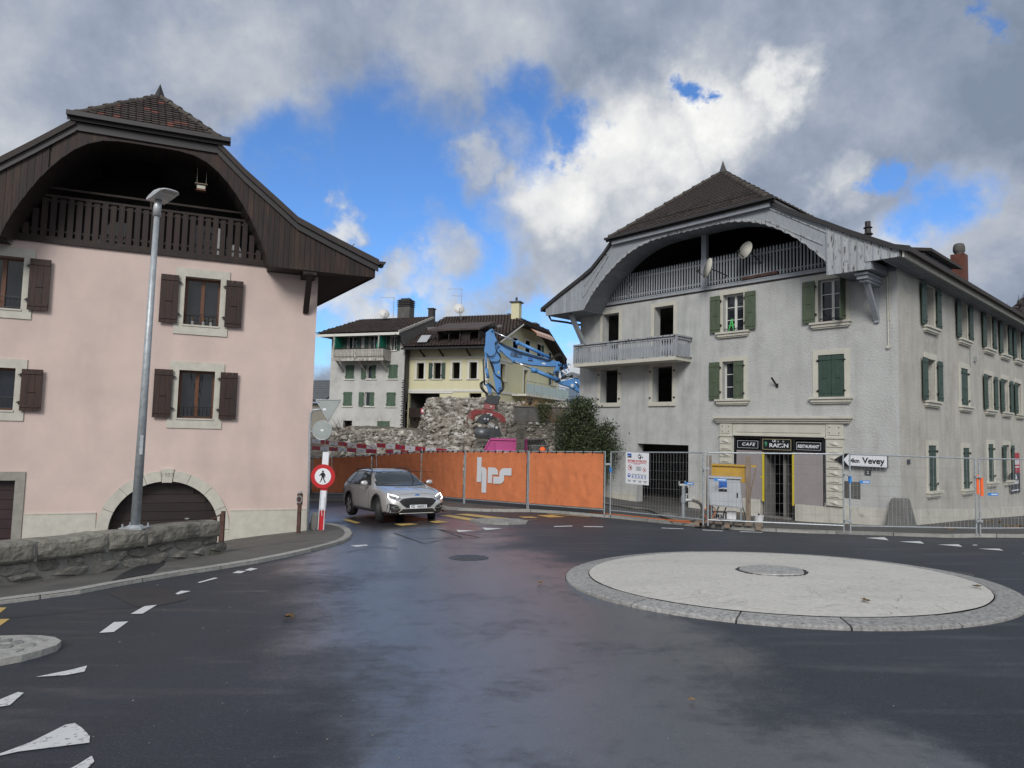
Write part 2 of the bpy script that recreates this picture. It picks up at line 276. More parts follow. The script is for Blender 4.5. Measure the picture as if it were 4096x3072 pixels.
def asphalt_mat():
    m=bpy.data.materials.new('asphalt_wet'); m.use_nodes=True; nt=m.node_tree; N=nt.nodes; L=nt.links; b=N['Principled BSDF']
    tc=N.new('ShaderNodeTexCoord'); O=tc.outputs['Object']
    def nz(s,d=6,r=.6,vec=O,dist=0):
        n=N.new('ShaderNodeTexNoise'); n.inputs['Scale'].default_value=s; n.inputs['Detail'].default_value=d; n.inputs['Roughness'].default_value=r; n.inputs['Distortion'].default_value=dist; L.new(vec,n.inputs['Vector']); return n
    def mr(v,a,b_,c=0,d=1):
        q=N.new('ShaderNodeMapRange'); q.interpolation_type='SMOOTHSTEP'; L.new(v,q.inputs[0]); 
        for i,k in enumerate((a,b_,c,d)): q.inputs[i+1].default_value=k
        return q.outputs[0]
    def mt(op,a,b_,cl=False):
        q=N.new('ShaderNodeMath'); q.operation=op; q.use_clamp=cl
        for i,v in enumerate((a,b_)):
            if isinstance(v,(int,float)): q.inputs[i].default_value=v
            else: L.new(v,q.inputs[i])
        return q.outputs[0]
    wob=nz(.45,6,.6); sub=N.new('ShaderNodeVectorMath'); sub.operation='SUBTRACT'; L.new(wob.outputs['Color'],sub.inputs[0]); sub.inputs[1].default_value=(.5,.5,.5)
    scl=N.new('ShaderNodeVectorMath'); scl.operation='SCALE'; L.new(sub.outputs[0],scl.inputs[0]); scl.inputs[3].default_value=2.2
    add=N.new('ShaderNodeVectorMath'); add.operation='ADD'; L.new(O,add.inputs[0]); L.new(scl.outputs[0],add.inputs[1])
    fl=N.new('ShaderNodeVectorMath'); fl.operation='MULTIPLY'; L.new(add.outputs[0],fl.inputs[0]); fl.inputs[1].default_value=(1,1,0)
    wet=None
    for (x,y,r) in ((-3.0,17.5,2.8),(-2.1,13.8,2.2),(-1.4,11.3,2.0),(-.2,9.2,2.1),(.1,7.2,1.7),(.35,5.4,1.5),(.45,4.0,1.2),(.5,3.0,1.1),(.6,2.0,1.1),(-5.5,24,3.0),(-2.6,15.5,2.2),(1.9,3.6,.7),(2.6,2.6,.6)):
        d=N.new('ShaderNodeVectorMath'); d.operation='DISTANCE'; L.new(fl.outputs[0],d.inputs[0]); d.inputs[1].default_value=(x,y,0)
        v=mr(d.outputs['Value'],r*.6,r*1.6,1,0); wet=v if wet is None else mt('MAXIMUM',wet,v)
    # worn wheel tracks and patchy drying
    patch=nz(1.1,7,.65); pw=mr(patch.outputs['Fac'],.36,.58)
    mp=N.new('ShaderNodeMapping'); mp.inputs['Scale'].default_value=(.35,2.4,1); mp.inputs['Rotation'].default_value=(0,0,.15); L.new(O,mp.inputs[0])
    st=nz(1.6,6,.6,mp.outputs[0]); sw=mr(st.outputs['Fac'],.45,.7)
    damp=mt('MULTIPLY',sw,.34)
    w=mt('MAXIMUM',mt('MULTIPLY',wet,mt('ADD',mt('MULTIPLY',pw,.35),.65)),damp)
    mid=nz(7,8,.72); mv=mr(mid.outputs['Fac'],.34,.60,.72,1); mp2=N.new('ShaderNodeMapping'); mp2.inputs['Scale'].default_value=(1.2,6,1); mp2.inputs['Rotation'].default_value=(0,0,-.25); L.new(O,mp2.inputs[0]); sk=nz(2.5,9,.7,mp2.outputs[0]); skv=mr(sk.outputs['Fac'],.36,.56,.85,1); w=mt('MULTIPLY',w,mt('MULTIPLY',mv,skv))
    w=mt('MULTIPLY',w,1.2,True)
    fine=nz(70,4,.8); grit=nz(38,4,.75); big=nz(.5,5,.6)
    # colour: dark binder with paler aggregate grains
    g=mr(fine.outputs['Fac'],.52,.72); cr=N.new('ShaderNodeMixRGB'); cr.inputs[1].default_value=(.022,.0265,.035,1); cr.inputs[2].default_value=(.105,.115,.130,1); L.new(mt('MULTIPLY',g,.85),cr.inputs[0])
    bv=mr(big.outputs['Fac'],.3,.7,.82,1.22); s2=N.new('ShaderNodeVectorMath'); s2.operation='SCALE'; L.new(cr.outputs[0],s2.inputs[0]); L.new(bv,s2.inputs[3])
    wetc=N.new('ShaderNodeMixRGB'); wetc.blend_type='MULTIPLY'; L.new(mt('MULTIPLY',w,.35),wetc.inputs[0]); L.new(s2.outputs[0],wetc.inputs[1]); wetc.inputs[2].default_value=(.6,.6,.62,1)
    L.new(wetc.outputs[0],b.inputs['Base Color'])
    ro=mr(w,0,1,.55,.32); L.new(ro,b.inputs['Roughness'])
    L.new(mr(w,0,1,.45,1.0),b.inputs['Specular IOR Level'])
    bs=mr(w,0,1,.0065,.0035)
    hh=mt('ADD',mt('MULTIPLY',fine.outputs['Fac'],.5),mt('MULTIPLY',grit.outputs['Fac'],.6))
    bp=N.new('ShaderNodeBump'); bp.inputs['Strength'].default_value=1; L.new(bs,bp.inputs['Distance']); L.new(hh,bp.inputs['Height']); L.new(bp.outputs[0],b.inputs['Normal'])
    L.new(mr(w,.1,1,0,1),b.inputs['Coat Weight']); b.inputs['Coat Roughness'].default_value=.27; b.inputs['Coat IOR'].default_value=2.5; L.new(bp.outputs[0],b.inputs['Coat Normal'])
    return m
MT['asphalt']=asphalt_mat()
MM('asphalt_new',(.028,.0285,.031),rough=.5,var=.2,vscale=2,bump=.004,bscale=90)
MM('pavement',(.105,.100,.092),rough=.8,var=.22,vscale=1.4,bump=.004,bscale=90,base2=(.065,.063,.060),thr=(.5,.7),tscale=1.1)
MM('pavement_old',(.085,.082,.078),rough=.75,var=.25,vscale=1.4,bump=.004,bscale=90,base2=(.05,.049,.047),thr=(.5,.7),tscale=.9)
def road_paint(name,col,worn=.5,sc_=10):
    m=pmat(name,col,rough=.55,var=.06,vscale=6,bump=.002,bscale=90,base2=(.06,.06,.062),thr=(worn,worn+.09),tscale=sc_); return m
MT['paint_white']=road_paint('road_paint_white',(.62,.63,.63),.68)
MT['paint_white_worn']=road_paint('road_paint_worn',(.60,.61,.61),.56,26)
MT['paint_yellow']=road_paint('road_paint_yellow',(.50,.35,.11),.60,5)

# ------------------------------------------------------------------ mesh helpers
class MB:
    def __init__(s): s.v=[]; s.f=[]; s.m=[]
    def poly(s,pts,mi=0):
        i=len(s.v); s.v+= [tuple(p) for p in pts]; s.f.append(tuple(range(i,i+len(pts)))); s.m.append(mi)
    def hexa(s,c,mi=0):   # 8 corners: bottom 0-3, top 4-7
        i=len(s.v); s.v+=[tuple(p) for p in c]
        for q in ((0,1,2,3),(4,5,6,7),(0,1,5,4),(1,2,6,5),(2,3,7,6),(3,0,4,7)): s.f.append(tuple(i+k for k in q)); s.m.append(mi)
    def box(s,x0,x1,y0,y1,z0,z1,mi=0,P=None):
        c=[(x0,y0,z0),(x1,y0,z0),(x1,y1,z0),(x0,y1,z0),(x0,y0,z1),(x1,y0,z1),(x1,y1,z1),(x0,y1,z1)]
        if P: c=[P(*k) for k in c]
        s.hexa(c,mi)
    def prism(s,pts,o0,o1,P=None,mi=0):   # polygon (u,z) extruded along o
        P=P or (lambda u,o,z:(u,o,z)); n=len(pts); i=len(s.v)
        s.v+=[tuple(P(u,o0,z)) for u,z in pts]+[tuple(P(u,o1,z)) for u,z in pts]
        s.f.append(tuple(i+k for k in range(n))); s.f.append(tuple(i+n+k for k in reversed(range(n)))); s.m+=[mi,mi]
        for k in range(n):
            a=k; b=(k+1)%n; s.f.append((i+a,i+b,i+n+b,i+n+a)); s.m.append(mi)
    def beam(s,p,q,w,h,mi=0,up=(0,0,1)):
        p=Vector(p); q=Vector(q); d=(q-p).normalized(); u=Vector(up); r=d.cross(u)
        if r.length<1e-4: r=d.cross(Vector((1,0,0)))
        r.normalize(); u=r.cross(d); a=r*w/2; b=u*h/2
        s.hexa([p-a-b,p+a-b,p+a+b,p-a+b,q-a-b,q+a-b,q+a+b,q-a+b],mi)
    def tube(s,path,r,n=8,mi=0,cap=True):
        path=[Vector(p) for p in path]; rr=r if isinstance(r,(list,tuple)) else [r]*len(path); i0=len(s.v); prev=None
        for k,p in enumerate(path):
            d=(path[min(k+1,len(path)-1)]-path[max(k-1,0)]); d=d.normalized() if d.length>1e-9 else Vector((0,0,1))
            if prev is None: a=d.orthogonal().normalized()
            else:
                a=prev-d*prev.dot(d); a=a.normalized() if a.length>1e-6 else d.orthogonal().normalized()
            prev=a; b=d.cross(a)
            for j in range(n):
                t=2*math.pi*j/n; s.v.append(tuple(p+(a*math.cos(t)+b*math.sin(t))*rr[k]))
        for k in range(len(path)-1):
            for j in range(n):
                a=i0+k*n+j; b=i0+k*n+(j+1)%n; s.f.append((a,b,b+n,a+n)); s.m.append(mi)
        if cap:
            s.f.append(tuple(i0+j for j in reversed(range(n)))); s.m.append(mi)
            e=i0+(len(path)-1)*n; s.f.append(tuple(e+j for j in range(n))); s.m.append(mi)
    def cyl(s,p,q,r0,r1=None,n=12,mi=0): s.tube([p,q],[r0,r0 if r1 is None else r1],n,mi)
    def lathe(s,prof,c=(0,0,0),n=16,mi=0,axis='z',P=None):
        i0=len(s.v)
        for r,z in prof:
            for j in range(n):
                t=2*math.pi*j/n; x,y=r*math.cos(t),r*math.sin(t)
                p=(c[0]+x,c[1]+y,c[2]+z) if axis=='z' else ((c[0]+x,c[1]+z,c[2]+y) if axis=='y' else (c[0]+z,c[1]+x,c[2]+y))
                s.v.append(tuple(P(*p)) if P else p)
        for k in range(len(prof)-1):
            for j in range(n):
                a=i0+k*n+j; b=i0+k*n+(j+1)%n; s.f.append((a,b,b+n,a+n)); s.m.append(mi)
        s.f.append(tuple(i0+j for j in reversed(range(n)))); s.m.append(mi); e=i0+(len(prof)-1)*n; s.f.append(tuple(e+j for j in range(n))); s.m.append(mi)
    def mesh(s,name,mats,smooth=False,recalc=True):
        me=bpy.data.meshes.new(name); me.from_pydata(s.v,[],s.f); 
        if not isinstance(mats,(list,tuple)): mats=[mats]
        for k in mats: me.materials.append(MT[k] if isinstance(k,str) else k)
        if len(mats)>1: me.polygons.foreach_set('material_index',s.m)
        if recalc:
            bm=bmesh.new(); bm.from_mesh(me); bmesh.ops.recalc_face_normals(bm,faces=bm.faces); bm.to_mesh(me); bm.free()
        if smooth: me.polygons.foreach_set('use_smooth',[True]*len(me.polygons))
        me.update(); return me
    def build(s,name,mats,parent=None,smooth=False,bevel=0,**kw):
        o=bpy.data.objects.new(name,s.mesh(name,mats,smooth)); C.objects.link(o); o.parent=parent
        if bevel:
            b=o.modifiers.new('bevel','BEVEL'); b.width=bevel; b.segments=2; b.limit_method='ANGLE'
        for k,v in kw.items(): o[k]=v
        return o
def tag(o,label,cat,group=None,kind=None):
    if label: o['label']=label
    if cat: o['category']=cat
    if group: o['group']=group
    if kind: o['kind']=kind
    return o
def thing(name,label,cat,loc=(0,0,0),rotz=0,group=None):
    o=bpy.data.objects.new(name,None); C.objects.link(o); o.location=loc; o.rotation_euler=(0,0,rotz); o.empty_display_size=.2
    return tag(o,label,cat,group)
def inst(me,name,parent=None,loc=(0,0,0),rot=(0,0,0),scale=(1,1,1)):
    o=bpy.data.objects.new(name,me); C.objects.link(o); o.parent=parent; o.location=loc; o.rotation_euler=rot; o.scale=scale; return o
def copy_tree(o,parent=None):
    c=o.copy(); C.objects.link(c); c.parent=parent
    for ch in list(o.children): copy_tree(ch,c)
    return c
def cubemesh(mat,name='unit'):
    m=MB(); m.box(-.5,.5,-.5,.5,-.5,.5); return m.mesh(name,mat)
_cm={}
def ubox(mat,name,parent,u0,u1,o0,o1,z0,z1,P=None):
    """a box piece as its own object (shared unit mesh)"""
    if mat not in _cm: _cm[mat]=cubemesh(mat,'piece_'+mat)
    a=Vector((u0,o0,z0)); b=Vector((u1,o1,z1)); c=(a+b)/2; d=b-a
    if P:
        c2=Vector(P(*c)); dd=Vector(P(*(c+Vector((d.x,0,0)))))-c2
        if abs(dd.x)<abs(dd.y): d=Vector((abs(d.y),abs(d.x),abs(d.z)))
        c=c2
    return inst(_cm[mat],name,parent,c,(0,0,0),(abs(d.x),abs(d.y),abs(d.z)))
def text(s,size,mat,name='lettering',parent=None,loc=(0,0,0),rot=(0,0,0),bold=0,shear=0,width=None,ext=.003,align='CENTER',space=1):
    c=bpy.data.curves.new(name,'FONT'); c.body=s; c.size=size; c.extrude=ext; c.offset=bold; c.shear=shear; c.align_x=align; c.align_y='CENTER'; c.space_character=space; c.resolution_u=3
    o=bpy.data.objects.new(name,c); me=bpy.data.meshes.new_from_object(o); bpy.data.objects.remove(o); bpy.data.curves.remove(c)
    me.materials.clear(); me.materials.append(MT[mat]); me.name=name
    sx=1
    if width:
        xs=[v.co.x for v in me.vertices]; w=max(xs)-min(xs); sx=width/w if w>0 else 1
    return inst(me,name,parent,loc,rot,(sx,1,1))
FACE=(math.pi/2,0,math.pi)   # text on a facade in the local frame (u to the left, o outward): reads from outside
def rock_mesh(seed,mat,sub=1,rough=.28,flat=1):
    rnd=random.Random(seed); bm=bmesh.new(); bmesh.ops.create_icosphere(bm,subdivisions=sub,radius=.5)
    off=Vector((seed*3.1,seed*1.7,seed*.9))
    # cut with random planes so it reads as broken masonry
    pl=[(Vector((rnd.uniform(-1,1),rnd.uniform(-1,1),rnd.uniform(-1,1))).normalized(),rnd.uniform(.22,.36)) for _ in range(7)]
    for v in bm.verts:
        v.co*=1+rough*noise.noise(v.co*2.3+off)
        for n,d in pl:
            k=v.co.dot(n)
            if k>d: v.co-=n*(k-d)
        v.co.z*=flat
    me=bpy.data.meshes.new('rock'); bm.to_mesh(me); bm.free(); me.materials.append(MT[mat]); return me
# ------------------------------------------------------------------ ground height
PKX,PKY,PKZ=-5.5776,19.0,-.2994        # corner of the pink house
CFX,CFY=12.2401,21.3672                # corner of the grey cafe house
_cp=[(x,y,1+.025*x-.045*y) for x in (-4,0,5,10,16) for y in (-8,-2,3,8,12.5)]
_cp+=[(-10,y,1-.25-.045*y) for y in (-8,-2,3,7)]+[(-3.28,13.76,.30),(-3.6,15.6,.16),(-4.1,18.8,-.11),(0,17,.235),(3,17.5,.25),(6,16,.36),
 (3.06,21.6,0),(5.36,18.7,.12),(8.63,17.5,.2),(12.3,18,.16),(17,18.5,.2),(24,19,.25),(-5.58,19,-.3),(-7.4,18.2,-.47),(-9,17.2,-.8),(-13,15.8,-1.0),(-5.18,12.28,.30),(-9.5,12,-.3),
 (-3.7,19.5,-.07),(-5.0,21.85,-.2),(.65,23.7,-.1),(-1.7,25.9,-.2),(-3.65,28.4,-.33),(-6.41,31.8,-.66),(-10.3,35.5,-1.04),(-14,30,-1.1),(-10,25,-.75),
 (12.2,21.3,-.08),(5.4,28.95,-.27),(7,27.1,-.25),(9.9,23.9,-.3),(24,32,-.75),(17,26,-.35),(3,33,-.1),(0,40,-.3),(-20,45,-1.2),(12,45,-.5),(35,25,.1),(30,45,-1.2)]
_cp=np.array(_cp,float)
def _k(r2): return np.where(r2>1e-12,r2*np.log(np.maximum(r2,1e-12)),0)
_n=len(_cp); _A=np.zeros((_n+3,_n+3)); _d=((_cp[:,None,:2]-_cp[None,:,:2])**2).sum(-1); _A[:_n,:_n]=_k(_d)+np.eye(_n)*.6
_A[:_n,_n]=1; _A[:_n,_n+1:]=_cp[:,:2]; _A[_n,:_n]=1; _A[_n+1:,:_n]=_cp[:,:2].T
_w=np.linalg.solve(_A,np.r_[_cp[:,2],0,0,0])
def _tps(x,y):
    x=np.clip(x,-16,34); y=np.clip(y,-8,46)
    r=_k((x[...,None]-_cp[:,0])**2+(y[...,None]-_cp[:,1])**2)
    return r@_w[:_n]+_w[_n]+_w[_n+1]*x+_w[_n+2]*y
gx=np.r_[-3000,-800,-300,-120,-60,-35,-22,np.arange(-16,20.01,.3),np.arange(21,40,1.5),60,120,300,800,3000]
gy=np.r_[-3000,-600,-120,-40,-15,-8,-4,np.arange(-1.5,26.01,.3),np.arange(27,46,1.),60,100,200,500,1200,4000]
GX,GY=np.meshgrid(gx,gy,indexing='ij'); GZ=_tps(GX,GY)
def G(x,y):
    i=min(max(int(np.searchsorted(gx,x)-1),0),len(gx)-2); j=min(max(int(np.searchsorted(gy,y)-1),0),len(gy)-2)
    a=(x-gx[i])/(gx[i+1]-gx[i]); b=(y-gy[j])/(gy[j+1]-gy[j])
    return float(GZ[i,j]*(1-a)*(1-b)+GZ[i+1,j]*a*(1-b)+GZ[i,j+1]*(1-a)*b+GZ[i+1,j+1]*a*b)
def gp(px,py,off=0):
    q=ray(px,py); lo,hi=1.,70.
    f=lambda t: CAMZ+q[2]*t-(G(q[0]*t,q[1]*t)+off)
    for _ in range(40):
        m=(lo+hi)/2
        if f(m)>0: lo=m
        else: hi=m
    return Vector((q[0]*lo,q[1]*lo,CAMZ+q[2]*lo))
def Z2(x,y): return (x/1.5255,2050+y/1.5255)
def F4(x,y): return (1650+x/2.6024,1980+y/2.6024)
def FZ(x,y): return (1200+x/1.7696,1700+y/1.7696)
def CB(x,y): return (2600+x/4.0218,1950+y/4.0218)
def CZ(x,y): return (1350+x/4.916,1830+y/4.916)
def C3(x,y): return (3500+x/3.319,1700+y/3.319)
def S1(x,y): return (2750+x/2.765,1650+y/2.765)
def Z3(x,y): return (3200+x/1.2757,900+y/1.2757)
def flip(v): return v
mb=MB(); nx,ny=len(gx),len(gy)
for i in range(nx):
    for j in range(ny): mb.v.append((gx[i],gy[j],GZ[i,j]))
for i in range(nx-1):
    for j in range(ny-1): mb.f.append((i*ny+j,(i+1)*ny+j,(i+1)*ny+j+1,i*ny+j+1)); mb.m.append(0)
me=mb.mesh('road','asphalt',smooth=True,recalc=False)
road=bpy.data.objects.new('road',me); C.objects.link(road); road['kind']='structure'

def sheet(name,poly,off,mat,step=.6,parent=None,thick=0,world=True,kind='structure'):
    """a flat sheet following the ground, off metres above it (thick: with a skirt down to the road)"""
    bm=bmesh.new(); vs=[bm.verts.new((p[0],p[1],0)) for p in poly]; bm.faces.new(vs)
    xs=[p[0] for p in poly]; ys=[p[1] for p in poly]
    for ax,(a,b) in ((0,(min(xs),max(xs))),(1,(min(ys),max(ys)))):
        n=Vector((1,0,0)) if ax==0 else Vector((0,1,0)); t=math.floor(a/step)*step+step*.5
        while t<b:
            bmesh.ops.bisect_plane(bm,geom=bm.verts[:]+bm.edges[:]+bm.faces[:],plane_co=n*t,plane_no=n); t+=step
    bmesh.ops.triangulate(bm,faces=bm.faces[:])
    bmesh.ops.recalc_face_normals(bm,faces=bm.faces[:])
    if bm.faces[:] and sum(f.normal.z for f in bm.faces)<0: bmesh.ops.reverse_faces(bm,faces=bm.faces[:])
    for v in bm.verts: v.co.z=G(v.co.x,v.co.y)+off
    if thick:
        be=[e for e in bm.edges if len(e.link_faces)==1]
        r=bmesh.ops.extrude_edge_only(bm,edges=be)
        for v in r['geom']:
            if isinstance(v,bmesh.types.BMVert): v.co.z-=thick
    me=bpy.data.meshes.new(name); bm.to_mesh(me); bm.free(); me.materials.append(MT[mat])
    o=bpy.data.objects.new(name,me); C.objects.link(o); o.parent=parent
    if kind: o['kind']=kind
    return o
def gpoly(pts,fn,off=0): return [tuple(gp(*fn(*p),off))[:2] for p in pts]
def offset_line(L,d):
    out=[]
    for i,p in enumerate(L):
        a=Vector(L[max(i-1,0)]).to_2d(); b=Vector(L[min(i+1,len(L)-1)]).to_2d(); t=(b-a).normalized(); n=Vector((-t.y,t.x)); q=Vector(p).to_2d()+n*d; out.append((q.x,q.y))
    return out
def kerb(parent,L,side,w=.2,h=.1,seglen=1.0,mat='kerb_stone',name='kerb_stone'):
    """kerb stones laid along polyline L (road edge), width w to the given side"""
    pts=[Vector(p[:2]) for p in L]; dense=[]; 
    for a,b in zip(pts,pts[1:]):
        n=max(1,int((b-a).length/.12)); dense+=[a.lerp(b,k/n) for k in range(n)]
    dense.append(pts[-1]); inner=[Vector(p) for p in offset_line([tuple(p) for p in dense],w*side)]
    cum=[0]
    for a,b in zip(dense,dense[1:]): cum.append(cum[-1]+(b-a).length)
    k=0; start=0
    while k<len(dense)-1:
        start=k; L0=cum[k]+seglen*random.uniform(.85,1.15)
        while k<len(dense)-1 and cum[k]<L0: k+=1
        m=MB(); idx=list(range(start,k+1)); dz=random.uniform(-.004,.004)
        ring=[]
        for q in idx:
            a,b=dense[q],inner[q]
            if q==start: t=(dense[q+1]-dense[q]).normalized()*.008; a=a+t; b=b+t
            if q==k: t=(dense[q]-dense[q-1]).normalized()*.008; a=a-t; b=b-t
            za=G(*a)+h+dz; zb=G(*b)+h+dz; am=a.lerp(b,.12)
            ring.append([(a.x,a.y,G(*a)-.05),(a.x,a.y,za-.02),(am.x,am.y,za),(b.x,b.y,zb),(b.x,b.y,G(*b)-.05)])
        i0=0
        for r_ in ring: m.v+=r_
        for q in range(len(ring)-1):
            for c in range(4): m.f.append((q*5+c,q*5+c+1,q*5+5+c+1,q*5+5+c)); m.m.append(0)
        m.f.append((0,1,2,3,4)); m.m.append(0); e=(len(ring)-1)*5; m.f.append((e+4,e+3,e+2,e+1,e)); m.m.append(0)
        m.build(name,mat,parent)
RC0=Vector((3.63,9.46))
# left pavement
KL=gpoly([(-500,600),(-250,588),(0,562),(245,530),(490,497),(700,455),(925,415),(1100,385),(1300,355),(1575,310),(1750,275),(1900,240),(2040,203),(2100,185),(2138,162),(2152,138),(2138,112),(2105,92),(2050,80),(1985,72),(1930,67)],Z2)
pav=sheet('pavement',KL+[(-6.6,19.45),(-8.5,18.3),(-7.2,12.6),(-8.4,9),(-9.0,5.2),(-8.0,4.0)],.05,'pavement',.5)
kerb(pav,offset_line(KL,0),1,w=.17,h=.058,seglen=1.15)
sheet('pavement_repair',gpoly([(680,418),(755,368),(880,312),(1010,296),(1000,320),(925,374),(800,396)],Z2,.05),.056,'asphalt_new')
# right pavement in front of the cafe
KR=gpoly([(330,150),(500,163),(700,172),(950,178),(1230,178),(1500,192),(1830,220),(2030,236)],F4)+gpoly([(0,556),(720,630),(1350,680),(2030,714)],CB)+gpoly([(1320,1336),(1700,1347),(2212,1362)],S1)+gpoly([(480,1481),(1000,1498),(1400,1492),(1978,1498)],C3)
KR=[(-9.5,32.3),(-6.6,30.2),(-4.4,27.6),(-3.0,25.6)]+KR
KR=[p for i,p in enumerate(KR) if i==0 or (Vector(p)-Vector(KR[i-1])).length>.15]
last=Vector(KR[-1]); KR+=[(last.x+5,last.y+1.5),(last.x+14,last.y+3.5),(last.x+24,last.y+6)]
pavr=sheet('pavement',KR+[(40,46),(-14,46),(-13,36)],.08,'pavement_old',.8)
kerb(pavr,KR,1,w=.16,h=.088,seglen=1.3)

# ------------------------------------------------------------------ road markings
def mark(pts,fn,mat,name='road_marking',off=.006): return sheet(name,gpoly(pts,fn),off,mat,.45)
for q in ([(605,738),(695,732),(783,668),(695,672)],[(797,622),(870,620),(958,566),(880,575)],[(1070,497),(1085,503),(1165,482),(1105,480)],[(1205,429),(1218,432),(1332,402),(1308,400)],[(1417,372),(1470,373),(1500,360),(1450,358)],[(1490,355),(1530,357),(1573,345),(1530,340)]): mark(q,Z2,'paint_white')
for q in ([(215,1008),(400,997),(515,975),(532,938),(440,962)],[(-160,1235),(0,1190),(60,1180),(145,1105),(110,1100),(0,1145)],[(-90,1510),(110,1465),(545,1410),(548,1370),(500,1320),(455,1290),(400,1300),(180,1410)],[(300,1640),(500,1600),(575,1525),(560,1490),(480,1540)]): mark(q,Z2,'paint_white_worn')
for q in ([(-110,600),(-60,580),(40,583),(-30,640)],[(-130,680),(-70,655),(60,652),(-40,722)]): mark(q,Z2,'paint_yellow')
for q in ([(455,365),(480,388),(655,374)],[(725,342),(760,368),(940,352)],[(1468,327),(1478,334),(1668,328),(1660,321)],[(1778,327),(1788,334),(1988,337),(1982,330)]): mark(q,F4,'paint_white')
for q in ([(180,650),(190,659),(545,673),(535,665)],[(838,681),(848,691),(1180,705),(1170,696)],[(1438,707),(1448,717),(1812,729),(1800,721)]): mark(q,CB,'paint_white')
for q in ([(335,1598),(430,1594),(452,1610)],): mark(q,Z3,'paint_white')
for q in ([(320,1551),(600,1545),(655,1580)],[(830,1591),(1110,1587),(1160,1621)],[(1365,1646),(1650,1645),(1705,1672)],[(1940,1705),(2230,1700),(2290,1740)],[(1290,1594),(1305,1603),(1362,1603),(1350,1593)]): mark(q,C3,'paint_white')
for q in ([(1110,1310),(1260,1345),(1590,1315),(1450,1298)],[(1790,1262),(1930,1292),(2200,1272),(1990,1243)],[(90,1225),(380,1302),(460,1285),(200,1215)]): mark(q,CZ,'paint_yellow')
for q in ([(985,641),(1200,678),(1285,672),(1060,636)],[(1095,633),(1390,668),(1485,662),(1190,629)],[(1545,650),(1590,659),(1690,658),(1640,649)],[(1675,640),(1765,656),(1882,652),(1780,637)],[(1745,628),(1762,633),(2060,654),(2050,650)]): mark(q,FZ,'paint_yellow')
mark([(355,855),(400,866),(485,855),(470,848)],FZ,'paint_white_worn')
# asphalt repairs with their sealed edges
sheet('road_patch',gpoly([(670,500),(760,450),(1000,455),(1150,530),(970,570),(830,578)],Z2),.004,'asphalt_new')
def seam(pts,fn,r=.018):
    P_=[gp(*fn(*p),.004) for p in pts]; L=[]
    for a,b in zip(P_,P_[1:]):
        n=max(1,int((b-a).length/.25)); L+=[a.lerp(b,k/n) for k in range(n)]
    L.append(P_[-1]); L=[(p.x+random.uniform(-.012,.012),p.y+random.uniform(-.012,.012)) for p in L]
    a=offset_line(L,r); b=offset_line(L,-r); m=MB()
    for k in range(len(L)-1): m.poly([(*q,G(*q)+.007) for q in (a[k],a[k+1],b[k+1],b[k])])
    o=m.build('crack_seal','rubber'); o['kind']='structure'
seam([(660,765),(930,738),(985,740),(1150,795),(790,808),(660,765)],FZ)
seam([(985,740),(1270,797),(1060,805)],FZ); seam([(790,808),(880,840),(1060,800)],FZ,.012)
seam([(330,900),(560,860),(690,878)],FZ,.01)
seam([(1980,985),(1890,1040),(1880,1100)],FZ,.01)

seam([(0,650),(300,620),(600,590),(830,578)],Z2,.006)
# grit and small chippings lying on the road
m=MB(); r=random.Random(12)
for k in range(330):
    y=1.6+14*r.random()**1.7; x=r.uniform(-.62,.62)*y
    if (Vector((x,y))-RC0).length<2.85: continue
    s=r.uniform(.0015,.004)*(1+y*.06); z=G(x,y)+.001
    m.hexa([(x-s,y-s,z),(x+s,y-s*.6,z),(x+s,y+s,z),(x-s*.7,y+s,z),(x-s*.6,y-s*.5,z+s*1.4),(x+s*.5,y-s*.4,z+s*1.2),(x+s*.5,y+s*.5,z+s),(x-s*.4,y+s*.5,z+s*1.3)])
o=m.build('road_grit','mortar'); o['kind']='stuff'; o['label']='small pale chippings scattered on the road'
# ------------------------------------------------------------------ mini roundabout
RC=Vector((3.63,9.46)); 
ri=thing('roundabout_island','low round traffic island with white painted cap and granite kerb ring','traffic island',(RC.x,RC.y,0))
def polar(r,t): return (RC.x+r*math.cos(t),RC.y+r*math.sin(t))
def dome(r): return .062+.075*(1-(min(r,2.5)/2.5)**2)
m=MB(); rs=[.47,.8,1.2,1.6,2.0,2.3,2.49]; nseg=96
for r in rs:
    for k in range(nseg):
        t=2*math.pi*k/nseg; rr=r+ (random.uniform(-.02,.02) if r in (.47,) else (random.uniform(-.006,.004) if r==2.49 else 0)); x,y=polar(rr,t); m.v.append((x-RC.x,y-RC.y,G(x,y)+dome(r)))
for a in range(len(rs)-1):
    for k in range(nseg): m.f.append((a*nseg+k,(a+1)*nseg+k,(a+1)*nseg+(k+1)%nseg,a*nseg+(k+1)%nseg)); m.m.append(0)
cap=m.build('painted_cap','white_cap',ri,smooth=True)
# hairline cracks in the cap: recessed dark joints laid as thin strips
def crack(r0,t0,steps,h):
    L=[]; r,t=r0,t0; a=h
    x,y=polar(r,t); L=[(x,y)]
    for _ in range(steps):
        a+=random.uniform(-1.0,1.0); x+=math.cos(a)*.055; y+=math.sin(a)*.055
        if not .5<math.hypot(x-RC.x,y-RC.y)<2.46: break
        L.append((x,y))
    return L
m=MB()
for c in range(170):
    r=2.46*(random.uniform(.12,1)**.35); L=crack(r,random.uniform(0,6.28),random.randint(2,8),random.uniform(0,6.28))
    if len(L)<3: continue
    w=random.uniform(.0006,.0016); a=offset_line(L,w); b=offset_line(L,-w)
    for k in range(len(L)-1):
        q=[]
        for (x,y) in (a[k],a[k+1],b[k+1],b[k]): q.append((x-RC.x,y-RC.y,G(x,y)+dome(math.hypot(x-RC.x,y-RC.y))+.003))
        m.poly(q)
m.build('crack','rubber',ri,kind='stuff')
m=MB(); pr=[]
